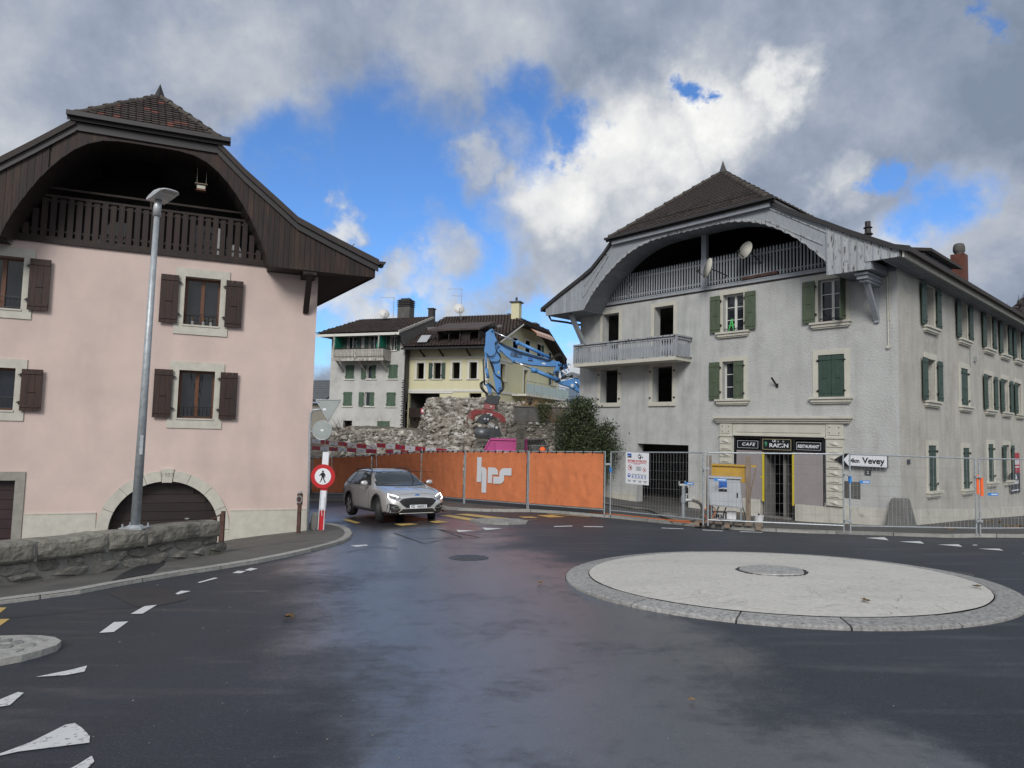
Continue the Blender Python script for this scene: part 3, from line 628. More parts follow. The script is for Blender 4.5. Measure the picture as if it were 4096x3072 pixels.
for k in range(40):
    t=2*math.pi*k/40; r=.41+.012*math.sin(5*t); x,y=polar(r,t); pr.append((x-RC.x,y-RC.y,G(x,y)+.152))
m.poly(pr); i=len(m.v)
m.v+=[(p[0]*1.06,p[1]*1.06,p[2]-.05) for p in pr]; m.v+=pr
for k in range(40): m.f.append((i+k,i+(k+1)%40,i+40+(k+1)%40,i+40+k)); m.m.append(0)
m.build('centre_plate','concrete_old' if False else 'granite',ri)
m=MB()
for k in range(48):
    t0,t1=2*math.pi*k/48,2*math.pi*(k+1)/48; q=[]
    for r,t in ((.40,t0),(.53,t0),(.53,t1),(.40,t1)): x,y=polar(r,t); q.append((x-RC.x,y-RC.y,G(x,y)+.128 if r>.5 else G(x,y)+.135))
    m.poly(q)
m.build('joint_filler','rubber',ri)
angs=[0]; 
while angs[-1]<2*math.pi-.25: angs.append(angs[-1]+random.uniform(.27,.44))
angs[-1]=2*math.pi
for a0,a1 in zip(angs,angs[1:]):
    n=8; m=MB(); g=.004; dz=random.uniform(-.003,.003)
    for q in range(n+1):
        t=a0+g+(a1-a0-2*g)*q/n
        for r,z in ((2.82,-.04),(2.815,.025),(2.78,.04),(2.52,.062),(2.50,.055),(2.50,-.04)):
            x,y=polar(r,t); m.v.append((x-RC.x,y-RC.y,G(x,y)+z+(dz if z>0 else 0)))
    for q in range(n):
        for c in range(5): m.f.append((q*6+c,q*6+c+1,q*6+6+c+1,q*6+6+c)); m.m.append(0)
    m.f.append(tuple(range(6))); m.m.append(0); m.f.append(tuple(n*6+k for k in reversed(range(6)))); m.m.append(0)
    m.build('kerb_stone','granite',ri)
# small splitter islands
def splitter(pts,fn,label,cell):
    poly=gpoly(pts,fn); c=Vector((sum(p[0] for p in poly)/len(poly),sum(p[1] for p in poly)/len(poly)))
    t=thing('splitter_island',label,'traffic island',(0,0,0),0,'splitter islands')
    o=sheet('island_body',poly,.055,'concrete_old' if False else 'kerb_stone',.4,t,thick=.09,kind=None)
    # cobbles let into the top
    inner=[c+(Vector(p)-c)*.80 for p in poly]
    def inside(x,y):
        s=False; n=len(inner)
        for i in range(n):
            a,b=inner[i],inner[(i+1)%n]
            if (a.y>y)!=(b.y>y) and x<(b.x-a.x)*(y-a.y)/(b.y-a.y)+a.x: s=not s
        return s
    xs=[p[0] for p in poly]; ys=[p[1] for p in poly]; me=rock_mesh(5,'cobble',1,.1,.6)
    x=min(xs); k=0
    while x<max(xs):
        y=min(ys)+(cell/2 if k%2 else 0)
        while y<max(ys):
            if inside(x,y): inst(me,'cobble',t,(x+random.uniform(-.01,.01),y+random.uniform(-.01,.01),G(x,y)+.058),(0,0,random.uniform(0,6)),(cell*1.1,cell*1.0,.05))
            y+=cell
        x+=cell; k+=1
splitter([(600,272),(750,262),(900,261),(1100,267),(1205,288),(1185,303),(1000,314),(850,309),(700,292)],F4,'narrow cobbled traffic island on the road in front of the orange fence',.17)
splitter([(-240,860),(-120,800),(0,789),(120,785),(250,787),(330,797),(372,820),(345,848),(250,880),(130,912),(0,937),(-100,950),(-240,930)],Z2,'pale cobbled traffic island at the left edge of the road',.15)
# manholes
def manhole(px,py,r,label,grid=True):
    c=gp(px,py); t=thing('manhole_cover',label,'manhole cover',(c.x,c.y,0),0,'manhole covers in the road')
    z=lambda x,y:G(c.x+x,c.y+y)
    m=MB(); n=32
    for rr,h in ((r*.86,.008),(r,.008),(r*1.02,.003)):
        for k in range(n): a=2*math.pi*k/n; x,y=rr*math.cos(a),rr*math.sin(a); m.v.append((x,y,z(x,y)+h))
    for q in range(2):
        for k in range(n): m.f.append((q*n+k,q*n+n+k,q*n+n+(k+1)%n,q*n+(k+1)%n)); m.m.append(0)
    m.build('frame','concrete_old' if not grid else 'cast_iron',t)
    m=MB(); m.poly([(r*.85*math.cos(2*math.pi*k/n),r*.85*math.sin(2*math.pi*k/n),z(0,0)+.007+( z(r*.8*math.cos(2*math.pi*k/n),r*.8*math.sin(2*math.pi*k/n))-z(0,0))) for k in range(n)]); m.build('cover_plate','cast_iron',t)
    m=MB(); 
    for i in range(-6,7):
        y=i*r*.12; h=math.sqrt(max(0,(r*.78)**2-y*y))
        if h>.03: m.hexa([(-h,y-.011,z(-h,y)+.006),(h,y-.011,z(h,y)+.006),(h,y+.011,z(h,y)+.006),(-h,y+.011,z(-h,y)+.006),(-h,y-.011,z(-h,y)+.016),(h,y-.011,z(h,y)+.016),(h,y+.011,z(h,y)+.016),(-h,y+.011,z(-h,y)+.016)])
    m.build('ribs','cast_iron',t)
manhole(*F4(585,653),.33,'round iron manhole cover in the wet road left of the roundabout')
manhole(2200+1850/1.1667,2100+228/1.1667,.33,'round slatted manhole cover just behind the roundabout')
manhole(*F4(1185,262),.30,'dark manhole cover beside the cobbled island near the orange fence')
# fallen leaves
def leaf(px,py,s,label):
    c=gp(px,py); m=MB(); pts=[]
    for k in range(11):
        a=2*math.pi*k/11; rr=s*(1 if k%2 else .55); pts.append((rr*math.cos(a),rr*.7*math.sin(a)))
    for k in range(11):
        a,b=pts[k],pts[(k+1)%11]; m.poly([(0,0,.010),(a[0],a[1],.012+s*.25*((k*7)%3)/2),(b[0],b[1],.012+s*.25*(((k+1)*7)%3)/2)])
    o=m.build('fallen_leaf','leaf_litter'); 
    base=G(c.x,c.y); r=(Vector((c.x,c.y))-RC).length
    if r<2.5: base+=dome(r)
    o.location=(c.x,c.y,base+.012); o.rotation_euler=(0,0,random.uniform(0,6)); tag(o,label,'leaf','fallen leaves on the road')
leaf(625*1.8517,1337*1.8517,.10,'large yellow brown leaf on the wet road below the car')
leaf(1167*1.8517,1262*1.8517,.06,'small brown leaf on the road left of the roundabout')
leaf(2110*1.8517,1283*1.8517,.07,'curled brown leaf near the right rim of the white island')
leaf(1870*1.8517,1320*1.8517,.07,'tan leaf near the front rim of the white island')
leaf(1493*1.8517,1518*1.8517,.035,'small orange leaf on the dark road in the foreground')

# ------------------------------------------------------------------ stone wall on the left
wb=[gp(*Z2(*p),.05) for p in ((0,452),(500,392),(1050,290),(1325,252))]
wdir=(wb[3]-wb[0]).to_2d().normalized(); wa=math.atan2(wdir.y,wdir.x)
W0=Vector((wb[0].x,wb[0].y)); 
sw=thing('stone_wall','low mossy stone wall with large coping blocks beside the pavement','wall',(W0.x,W0.y,0),wa)
WL=(wb[3]-wb[0]).to_2d().length
def wz(s): p=W0+wdir*s; return G(p.x,p.y)+.05
def wallpx(px,py):   # intersection with the wall's front face
    q=ray(px,py); n=Vector((-wdir.y,wdir.x)); t=(W0.dot(n))/(q[0]*n.x+q[1]*n.y); p=Vector((q[0]*t,q[1]*t)); return (p-W0).dot(wdir),CAMZ+q[2]*t
tops=[wallpx(*Z2(x,y)) for x,y in ((0,195),(200,178),(430,160),(600,133),(860,112),(1100,75),(1300,58))]
def wtop(s):
    xs=[t[0] for t in tops]; return float(np.interp(s,xs,[t[1] for t in tops]))
m=MB()     # mortar core
s=-4.0
while s<WL-.02:
    e=min(s+.5,WL); m.hexa([(s,.05,wz(s)-.5),(e,.05,wz(e)-.5),(e,.42,wz(e)-1.4),(s,.42,wz(s)-1.4),(s,.05,wtop(s)-.2),(e,.05,wtop(e)-.2),(e,.42,wtop(e)-.2),(s,.42,wtop(s)-.2)]); s=e
m.build('mortar_core','mortar',sw)
joints=[-4.0,-2.6,-1.15]+[wallpx(x,2200)[0] for x in (140,424,577)]+[WL+.02]
for a,b in zip(joints,joints[1:]):
    bm=bmesh.new(); n=max(4,int((b-a)/.055)); rnd=random.Random(int(a*100)); oo=Vector((a,0,0))
    rows=[(-.02,-.25),(-.05,-.22),(-.06,-.17),(-.06,-.12),(-.055,-.07),(-.05,-.03),(-.02,.005),(.05,.012),(.2,.015),(.34,.01),(.46,-.01),(.47,-.24)]
    V=[]
    for i in range(n+1):
        s=a+.02+(b-a-.04)*i/n; r_=[]
        for (y,z) in rows:
            d=noise.noise(Vector((s*5,y*6,z*9))+oo)*.012+noise.noise(Vector((s*17,y*19,z*23))+oo)*.008; edge=.012 if i in (0,n) else 0
            r_.append(bm.verts.new((s,y+d+(edge if y<.2 else -edge),wtop(s)+z+d*.5-edge*.5)))
        V.append(r_)
    for i in range(n):
        for k in range(len(rows)): 
            k2=(k+1)%len(rows); bm.faces.new((V[i][k],V[i+1][k],V[i+1][k2],V[i][k2]))
    bm.faces.new(V[0][::-1]); bm.faces.new(V[-1]); bmesh.ops.recalc_face_normals(bm,faces=bm.faces[:])
    me=bpy.data.meshes.new('coping_stone'); bm.to_mesh(me); bm.free(); me.materials.append(MT['cope_stone'])
    inst(me,'coping_stone',sw)
rocks=[rock_mesh(k,'wall_stone',2,.25) for k in range(5)]
m=MB()
for a in joints[1:-1]: m.box(a-.022,a+.022,-.025,.44,wtop(a)-.26,wtop(a)-.004)
m.build('joint_mortar','mortar',sw,kind='stuff')
for row in range(2):
    s=-4.0
    while s<WL-.1:
        w=random.uniform(.2,.55) if row else random.uniform(.25,.6); zb=wz(s); H=(wtop(s)-.26-zb); z=zb+H*(.27 if row==0 else .76)+random.uniform(-.015,.015)
        inst(random.choice(rocks),'stone',sw,(s+w/2,.07,z),(random.uniform(-.15,.15),random.uniform(-.1,.1),random.uniform(-.1,.1)),(w*1.28,.16,H*.74)); s+=w+.015
# end face stones
for k in range(3): inst(rocks[k],'stone',sw,(WL+.0,.25,wz(WL)+.05+k*.14),(0,0,0),(.16,.36,.17))
# rusty post and brace at the end of the wall
p0=gp(885,2204,.0); t=thing('handrail','rusty brown steel post and sloping rail at the end of the stone wall','handrail',(p0.x,p0.y,p0.z))
m=MB(); m.box(-.035,.035,-.035,.035,-.1,.84); m.build('post','rust',t)
m=MB(); e=Vector((-.42,-.12,.55)); m.beam((0,0,.80),(e.x,e.y,e.z),.03,.03); m.beam((-.06,0,.0),(-.06,0,.76),.02,.02); m.beam((-.16,-.03,.0),(-.16,-.03,.69),.012,.012); m.beam((-.26,-.06,.0),(-.26,-.06,.63),.012,.012); m.build('rail','rust',t)
q0=Vector(atY(1193,2140,18.3)); z0=G(q0.x,q0.y); t=thing('railing_post','rusty brown post with a chain standing against the pink house corner','post',(q0.x,q0.y,z0))
m=MB(); m.box(-.045,.045,-.04,.04,-.1,.95); m.box(-.06,.06,-.05,.05,.80,1.10); m.build('post','rust',t)
m=MB(); m.tube([(.06*math.cos(a/2)*1.2,-.06,.95+.09*math.sin(a/2)) for a in range(14)],.012,6); m.lathe([(.0,0),(.05,.01),(.05,.05),(0,.06)],(0,0,1.1),10); m.build('chain','galv',t)

# ------------------------------------------------------------------ street lamp on the wall
lb=wallpx(578,2112); lp=W0+wdir*lb[0]+Vector((-wdir.y,wdir.x))*.22
lz=wtop(lb[0])+.012
lamp=thing('street_lamp','tall galvanised street lamp bolted on top of the stone wall','street lamp',(lp.x,lp.y,lz))
sc_l=lp.y/10.6; H=atY(660,850,lp.y).z-lz
m=MB(); m.tube([(0,0,.02),(.012*H/5,0,H*.5),(.028*H/5,0,H)],[.070,.055,.040],20); m.build('pole','galv',lamp,smooth=True)
m=MB(); m.box(-.18,.18,-.15,.15,0,.02); m.lathe([(.13,.02),(.10,.05),(.085,.06)],(0,0,0),20); m.build('base_plate','galv',lamp)
for x in (-.14,.14):
    for y in (-.11,.11): m=MB(); m.cyl((x,y,.02),(x,y,.075),.014,n=8); m.build('bolt','galv',lamp)
m=MB(); m.box(.02,.075,-.066,-.055,1.15,1.45); m.build('access_door','galv',lamp,bevel=.004)
m=MB(); m.tube([(.028*H/5,0,H-.06),(.028*H/5,0,H+.10),(.04,0,H+.19)],[.06,.058,.05],16); m.build('collar','galv_light',lamp,smooth=True)
hx=.04; hz=H+.20; rot=R_(-25)
hd=[(-.16,.02),(-.15,.09),(-.06,.15),(.08,.165),(.30,.12),(.52,.04),(.53,.02),(.30,.01),(.10,.0)]
def HP(u,o,z): 
    x,y=u*.85,o*.9; z=z*.85; return (hx+x*math.cos(R_(-38))-y*math.sin(R_(-38)), x*math.sin(R_(-38))+y*math.cos(R_(-38)), hz+z+.12*u)
m=MB(); n=8
for i in range(n+1):
    f=-1+2*i/n; k=math.sqrt(max(0,1-(abs(f)**3)))
    for (x,z) in hd: m.v.append(HP(x*(.86+.14*k),f*.16,.0+(z-.01)*(.45+.55*k)+.0))
nh=len(hd)
for i in range(n):
    for k in range(nh): m.f.append((i*nh+k,(i+1)*nh+k,(i+1)*nh+(k+1)%nh,i*nh+(k+1)%nh)); m.m.append(0)
m.f.append(tuple(range(nh))); m.m.append(0); m.f.append(tuple(n*nh+k for k in reversed(range(nh)))); m.m.append(0)
m.build('lamp_head','galv_light',lamp,smooth=False)
m=MB(); m.hexa([HP(.02,-.12,-.005),HP(.46,-.12,.005),HP(.46,.12,.005),HP(.02,.12,-.005),HP(.02,-.12,.01),HP(.46,-.12,.02),HP(.46,.12,.02),HP(.02,.12,.01)]); m.build('lens','lamp_lens',lamp)

# ------------------------------------------------------------------ signs at the pink corner
sp=atY(1231,2130,18.45); sgz=G(sp.x,sp.y)
t=thing('sign_post','grey tube post carrying the backs of a triangular and a round road sign','road sign',(sp.x,sp.y,sgz+.05))
def rel(px,py,d=18.45): v=atY(px,py,d); return (v.x-sp.x,v.y-sp.y,v.z-sgz-.05)
m=MB(); top=rel(1243,1640); 
m.tube([(0,0,0),rel(1236,1900),rel(1240,1700),rel(1243,1655),rel(1252,1640),rel(1290,1637)],.033,12); m.build('post','galv',t,smooth=True)
def plate(pts,th,mat,name,parent,y): 
    m=MB(); m.prism([(p[0],p[2]) for p in pts],y,y+th); return m.build(name,mat,parent)
tri=[rel(*p) for p in ((1265,1600),(1364,1600),(1317,1684),(1312,1684))]
tr=plate(tri,.03,'grey_back','triangle_back',t,-.03)
m=MB(); m.tube([(tri[0][0],-.03,tri[0][2]),(tri[1][0],-.03,tri[1][2]),(tri[2][0],-.03,tri[2][2]-.01),(tri[0][0],-.03,tri[0][2])],.016,8); m.build('rim','galv',tr)
for p in ((1275,1607),(1355,1607),(1315,1675)): q=rel(*p); m=MB(); m.cyl((q[0],-.04,q[2]),(q[0],-.06,q[2]),.014,n=8); m.build('bolt','galv',tr)
q=rel(1299,1638); m=MB(); m.box(q[0]-.045,q[0]+.045,-.034,-.031,q[2]-.022,q[2]+.03); m.build('sticker','white_sign',tr)
cc=rel(1290,1721); r=.255
m=MB(); m.lathe([(r,-.045),(r,-.02),(r-.01,-.015)],(cc[0],0,cc[2]),36,axis='y'); dd=m.build('disc_back','grey_back',t)
m=MB(); m.tube([(cc[0]+r*math.cos(a*math.pi/18),-.035,cc[2]+r*math.sin(a*math.pi/18)) for a in range(37)],.014,8); m.build('rim','galv',dd)
for a in range(4): x,z=cc[0]+.2*math.cos(a*1.57+.78),cc[2]+.2*math.sin(a*1.57+.78); m=MB(); m.cyl((x,-.05,z),(x,-.065,z),.012,n=8); m.build('bolt','galv',dd)
m=MB(); m.box(cc[0]-.04,cc[0]+.04,-.049,-.046,cc[2]-.025,cc[2]+.025); m.build('sticker','white_sign',dd)
m=MB(); a=rel(1238,1726); m.beam((a[0],-.02,a[2]),(cc[0]-r,-.02,a[2]),.02,.03); m.beam(rel(1285,1637),(tri[0][0]+.15,-.01,tri[0][2]-.2),.03,.02); m.build('bracket','galv',t)
# red and white post with the no pedestrians disc
bp_=atY(1285,2118,17.9); bz=G(bp_.x,bp_.y)+.05
t=thing('barrier_post','leaning red and white barrier post carrying a no pedestrians sign','barrier post',(bp_.x,bp_.y,bz))
def rel2(px,py,d=17.9): v=atY(px,py,d); return (v.x-bp_.x,v.y-bp_.y,v.z-bz)
def barseg(a,b,w,mat,name): 
    m=MB(); m.beam(rel2(*a),rel2(*b),w,.06,up=(0,1,0)); return m.build(name,mat,t)
segs=[((1284,2120),(1290,2041),'red_sign'),((1290,2041),(1296,1962),'white_sign'),((1296,1962),(1298,1945),'red_sign'),((1301,1862),(1305,1808),'white_sign')]
for a,b,c in segs: barseg(a,b,.16,c,'post_band')
m=MB(); m.beam(rel2(1297,1948),rel2(1302,1860),.08,.04,up=(0,1,0)); m.build('post_core','galv',t)
m=MB(); 
for k in (-1,1): m.beam(tuple(np.array(rel2(1285,2118))+np.array((k*.07,-.02,0))),tuple(np.array(rel2(1296,1962))+np.array((k*.07,-.02,0))),.012,.1,up=(0,1,0))
m.build('edge_lips','white_sign',t)
dc=rel2(1294,1905); 
def disc(r,y,mat,name,par,th=.006): m=MB(); m.lathe([(r,y),(r,y-th)],(dc[0],0,dc[2]),48,axis='y'); return m.build(name,mat,par)
ds=disc(.315,-.045,'red_sign','no_pedestrians_disc',t,.012); disc(.212,-.058,'white_sign','white_field',ds,.003)
def rp(x,z): return (dc[0]+x,dc[2]+z)
m=MB()   # walking figure
Y0,Y1=-.063,-.067
m.lathe([(.026,Y0),(.026,Y1)],(dc[0]-.002,0,dc[2]+.128),16,axis='y')
for pts in ([(-.045,.055),(-.03,.098),(.02,.10),(.045,.07),(.035,-.02),(-.028,-.02)],[(-.04,.09),(-.095,.02),(-.085,.008),(-.015,.05)],[(.03,.09),(.062,.055),(.066,-.02),(.05,-.02),(.04,.04)],[(-.028,-.01),(.004,-.01),(-.02,-.09),(-.058,-.155),(-.085,-.155),(-.08,-.143),(-.062,-.14),(-.05,-.09)],[(.0,-.01),(.037,-.01),(.045,-.09),(.085,-.15),(.085,-.16),(.055,-.16),(.02,-.09)]):
    m.prism([rp(*p) for p in pts],Y0,Y1)
m.build('walking_figure','black_paint',ds)
for (a,b) in (((1289,2040),(1292,1985)),((1281,2035),(1283,2062))):
    m=MB(); m.tube([tuple(np.array(rel2(*a))+np.array((0,-.06,0))),tuple(np.array(rel2(a[0]+8,a[1]-6))+np.array((0,-.07,0))),tuple(np.array(rel2(b[0]+8,b[1]))+np.array((0,-.07,0)))],.008,6); m.build('hasp','white_sign',t)
# boulder at the corner
m=rock_mesh(11,'corner_stone',2,.15); bpos=atY(1253,2100,18.5); o=inst(m,'guard_stone',None,(bpos.x,bpos.y+.1,G(bpos.x,bpos.y)+.28),(0,0,0),(.34,.3,.85)); tag(o,'rounded grey guard stone at the foot of the pink house corner','stone')
# grass tufts at the wall end
m=MB()
for k in range(70):
    x=random.uniform(-.35,.1); y=random.uniform(-.08,.06); h=random.uniform(.04,.13); a=random.uniform(0,6.28); q=Vector((x,y,0)); l=Vector((math.cos(a)*.04,math.sin(a)*.04,h)); w=Vector((-math.sin(a)*.004,math.cos(a)*.004,0)); m.poly([q-w,q+w,q+l])
gt=m.build('grass_tuft','grass'); pp=W0+wdir*(WL-.05); gt.location=(pp.x,pp.y-.02,wz(WL)); tag(gt,None,'grass',None,'stuff'); gt['label']='green grass tufts at the foot of the stone wall end'
# ------------------------------------------------------------------ building kit
def wall_grid(m,P,u0,u1,z0,z1,ops,th=.4,back=True,mi=0):
    """wall with real openings (ulo,uhi,zlo,zhi), front at o=0, reveals th deep"""
    us=sorted(set([u0,u1]+[max(u0,min(u1,x)) for o in ops for x in o[:2]])); zs=sorted(set([z0,z1]+[max(z0,min(z1,x)) for o in ops for x in o[2:4]]))
    for a,b in zip(us,us[1:]):
        for c,d in zip(zs,zs[1:]):
            mu,mz=(a+b)/2,(c+d)/2
            if any(o[0]<mu<o[1] and o[2]<mz<o[3] for o in ops): continue
            m.poly([P(a,0,c),P(b,0,c),P(b,0,d),P(a,0,d)],mi)
            if back: m.poly([P(a,-th,c),P(b,-th,c),P(b,-th,d),P(a,-th,d)],mi)
    for (a,b,c,d) in [o[:4] for o in ops]:
        m.poly([P(a,0,c),P(a,-th,c),P(a,-th,d),P(a,0,d)],mi); m.poly([P(b,0,c),P(b,-th,c),P(b,-th,d),P(b,0,d)],mi)
        m.poly([P(a,0,c),P(b,0,c),P(b,-th,c),P(a,-th,c)],mi); m.poly([P(a,0,d),P(b,0,d),P(b,-th,d),P(a,-th,d)],mi)
def shutter(par,P,u0,u1,z0,z1,o,mat,n=3,louv=False,hinge='lo'):
    m=MB(); w=(u1-u0)/n
    if louv:
        fr=.05*(u1-u0)/.4; m.box(u0,u0+fr,o,o+.04,z0,z1,P=P); m.box(u1-fr,u1,o,o+.04,z0,z1,P=P)
        for z in (z0,(z0+z1)/2,z1-.06): m.box(u0+fr,u1-fr,o,o+.04,z,z+.06,P=P)
        k=z0+.06
        while k<z1-.1: m.hexa([P(u0+fr,o+.03,k),P(u1-fr,o+.03,k),P(u1-fr,o+.035,k+.01),P(u0+fr,o+.035,k+.01),P(u0+fr,o+.002,k+.05),P(u1-fr,o+.002,k+.05),P(u1-fr,o+.008,k+.06),P(u0+fr,o+.008,k+.06)]); k+=.062
    else:
        for k in range(n): m.box(u0+k*w+.002,u0+(k+1)*w-.002,o,o+.032,z0,z1,P=P)
        h=z1-z0
        for z in (z0+.08*h,z0+.88*h): m.box(u0+.01,u1-.01,o+.033,o+.05,z,z+.05,P=P)
        m.box((u0+u1)/2-.08,(u0+u1)/2+.08,o+.033,o+.052,z0+.45*h,z0+.45*h+.022,P=P)
    s=m.build('shutter',mat,par); return s
def hinges(par,P,u,zs,o):
    for z in zs: m=MB(); m.box(u-.05,u+.05,o,o+.03,z-.012,z+.012,P=P); m.box(u-.015,u+.015,o,o+.045,z-.035,z+.035,P=P); m.build('hinge','iron',par)
def window(par,P,uc,z0,w,h,fw=.17,proud=.03,rows=3,glaz=True,sashm='white_paint',surm='trim_cream',sillm='trim_cream',sh=(None,None),shm='green_shutter',sill='mould',depth=.2,louv=False,name='window',bottomframe=False,bars=None,big=0,topframe=True):
    a,b=uc-w/2,uc+w/2; m=MB()
    m.box(a-fw,a,-.02,proud,z0,z0+h+(fw if topframe else 0),P=P); m.box(b,b+fw,-.02,proud,z0,z0+h+(fw if topframe else 0),P=P)
    m.box(a,b,-.02,proud,z0+h,z0+h+(fw if topframe else .03),P=P)
    if bottomframe: m.box(a-fw,b+fw,-.02,proud,z0-bottomframe,z0,P=P)
    wn=m.build(name,surm,par)
    if sill=='mould':
        m=MB(); e=fw+.09; m.box(a-e,b+e,-.0,.17,z0-.07,z0,P=P); m.box(a-e+.05,b+e-.05,0,.12,z0-.17,z0-.071,P=P); m.box(a-e+.09,b+e-.09,0,.08,z0-.22,z0-.171,P=P); m.build('sill',sillm,wn)
    elif sill=='flat':
        m=MB(); m.box(a-fw,b+fw,0,.07,z0-.17,z0-.001,P=P); m.build('sill',sillm,wn)
    elif sill=='slim':
        m=MB(); m.box(a-fw-.06,b+fw+.06,0,.10,z0-.08,z0-.001,P=P); m.build('sill',sillm,wn)
    if glaz:
        o=-depth; m=MB(); f=.055
        m.box(a,a+f,o-.05,o,z0,z0+h,P=P); m.box(b-f,b,o-.05,o,z0,z0+h,P=P); m.box(a+f,b-f,o-.05,o,z0,z0+f,P=P); m.box(a+f,b-f,o-.05,o,z0+h-f,z0+h,P=P)
        m.box(uc-.045,uc+.045,o-.048,o+.015,z0+f,z0+h-f,P=P)
        for k in range(1,rows): z=z0+h*k/rows; m.box(a+f,uc-.045,o-.04,o+.004,z-.013,z+.013,P=P); m.box(uc+.045,b-f,o-.04,o+.004,z-.013,z+.013,P=P)
        m.build('sash',sashm,wn)
        for (x0,x1) in ((a+f,uc-.045),(uc+.045,b-f)):
            for k in range(rows):
                za=z0+f+(h-2*f)*k/rows; zb=z0+f+(h-2*f)*(k+1)/rows; ubox('glass','pane',wn,x0,x1,o-.030,o-.024,za,zb,P=P)
    sw=w/2+.0
    zt=z0+h
    for side,st in (('lo',sh[0]),('hi',sh[1])):
        if st is None: continue
        s=-1 if side=='lo' else 1; e=a if side=='lo' else b
        if st=='open':
            gap=.09+big; x0,x1=(e-gap-sw,e-gap) if s<0 else (e+gap,e+gap+sw); shutter(wn,P,x0,x1,z0+.01,zt-.01,.07,shm,louv=louv); hinges(wn,P,e+s*(gap-.02),(z0+.2*h,z0+.85*h),.06)
        elif st=='closed':
            x0,x1=(a+.005,uc-.004) if s<0 else (uc+.004,b-.005); shutter(wn,P,x0,x1,z0+.01,zt-.01,-.03,shm,louv=louv); hinges(wn,P,e,(z0+.15*h,z0+.87*h),.028)
        elif st=='ajar':      # standing out at right angles to the wall
            Pq=lambda u,o,z,e=e,s=s:P(e+s*(.035+(o)), .03+u, z)
            shutter(wn,Pq,0,sw,z0+.01,zt-.01,0,shm,louv=louv)
    if bars:
        m=MB()
        if bars=='scroll':
            m.tube([P(a,-.05,z0+.14),P(b,-.05,z0+.14)],.010,6); m.tube([P(a,-.05,z0+.04),P(b,-.05,z0+.04)],.008,6)
            for k in range(4):
                c=a+(k+.5)*(b-a)/4; m.tube([P(c+.10*math.cos(t*.7)*(1-t*.05),-.05,z0+.09+.04*math.sin(t*.9)) for t in range(9)],.007,5)
            m.tube([P(uc+.05*math.cos(t*.6),-.045,z0+.10+.05*math.sin(t*.6)) for t in range(11)],.008,5)
        else:
            for z in (.06,.32): m.tube([P(a,-.06,z0+z),P(b,-.06,z0+z)],.010,6)
            k=a+.07
            while k<b: m.tube([P(k,-.06,z0+.06),P(k,-.06,z0+.32)],.007,5); k+=.095
        m.build('window_guard','iron',wn)
    return wn
def tiles(par,origin,du,dv,width_fn,nrow,exposure,tw,mat,accent=None,limit=300,th=.03,th_obj=None,rounded=True,red=.07,seed=1,name='roof_tile'):
    """beaver tail tiles laid in rows: origin eave middle, du along the eave, dv up the slope, width_fn(row)->(umin,umax)"""
    du=Vector(du).normalized(); dv=Vector(dv).normalized(); nn=du.cross(dv); 
    if nn.z<0: nn=-nn
    rnd=random.Random(seed)
    def tilemesh(mt):
        m=MB(); L=exposure*1.55; w=tw*.48
        if rounded: pr=[(-w,L),(-w,.25*tw),(-w*.8,.08*tw),(-w*.4,0),(w*.4,0),(w*.8,.08*tw),(w,.25*tw),(w,L)]
        else: pr=[(-w,L),(-w,0),(0,-.01),(w,0),(w,L),(0,L)]
        base=[du*x+dv*y for x,y in pr]; n=len(pr)
        lf=.045 if rounded else .09; rg=[0 if (rounded or pr[i][0]) else .07 for i in range(n)]
        up=[base[i]+nn*(th+rg[i]+(lf if pr[i][1]<L*.9 else 0)) for i in range(n)]; lo=[base[i]+nn*(rg[i]+(lf*.66 if pr[i][1]<L*.9 else 0)) for i in range(n)]
        m.v+=[tuple(x) for x in up+lo]; m.f.append(tuple(range(n))); m.m.append(0)
        for k in range(n-1): m.f.append((k,k+1,n+k+1,n+k)); m.m.append(0)
        return m.mesh('tile',mt,recalc=False)
    me=tilemesh(mat); mr_=tilemesh(accent) if accent else None; rest=MB(); cnt=0; out=[]
    for r in range(nrow):
        a,b=width_fn(r); x=a+(tw/2 if r%2 else 0)
        while x<b-.2*tw: out.append((r,x)); x+=tw
    for r,x in out:
        p=Vector(origin)+du*(x+tw/2)+dv*(r*exposure)
        if cnt<limit:
            o=inst(mr_ if (accent and rnd.random()<red) else me,name,par,p+nn*rnd.uniform(0,.004)); cnt+=1
        else:
            i=len(rest.v); rest.v+=[tuple(v.co+p) for v in me.vertices]; rest.f+=[tuple(i+k for k in f.vertices) for f in me.polygons]; rest.m+=[0]*len(me.polygons)
    if rest.f: rest.build('roof_tiles',mat,par,kind='stuff')
def ridge_caps(par,p,q,n,r,mat):
    p=Vector(p); q=Vector(q); d=(q-p)/n; m=MB(); L=d.length; t=d.normalized(); s=t.cross(Vector((0,0,1))).normalized(); u=s.cross(t)
    k=8; pts=[(math.cos(math.pi*i/k),math.sin(math.pi*i/k)) for i in range(k+1)]
    for e,(l,rr) in enumerate(((-.04,r*1.12),(L*.12,r*1.12),(L*.12,r*.97),(L*1.02,r*.86))):
        m.v+=[tuple(t*l+s*x*rr+u*y*rr) for x,y in pts]
    for e in range(3):
        for i in range(k): m.f.append((e*(k+1)+i,e*(k+1)+i+1,(e+1)*(k+1)+i+1,(e+1)*(k+1)+i)); m.m.append(0)
    m.f.append(tuple(range(k+1))); m.m.append(0)
    me=m.mesh('ridge_tile',mat)
    for i in range(n): inst(me,'ridge_tile',par,p+d*i+u*random.uniform(-.006,.006))
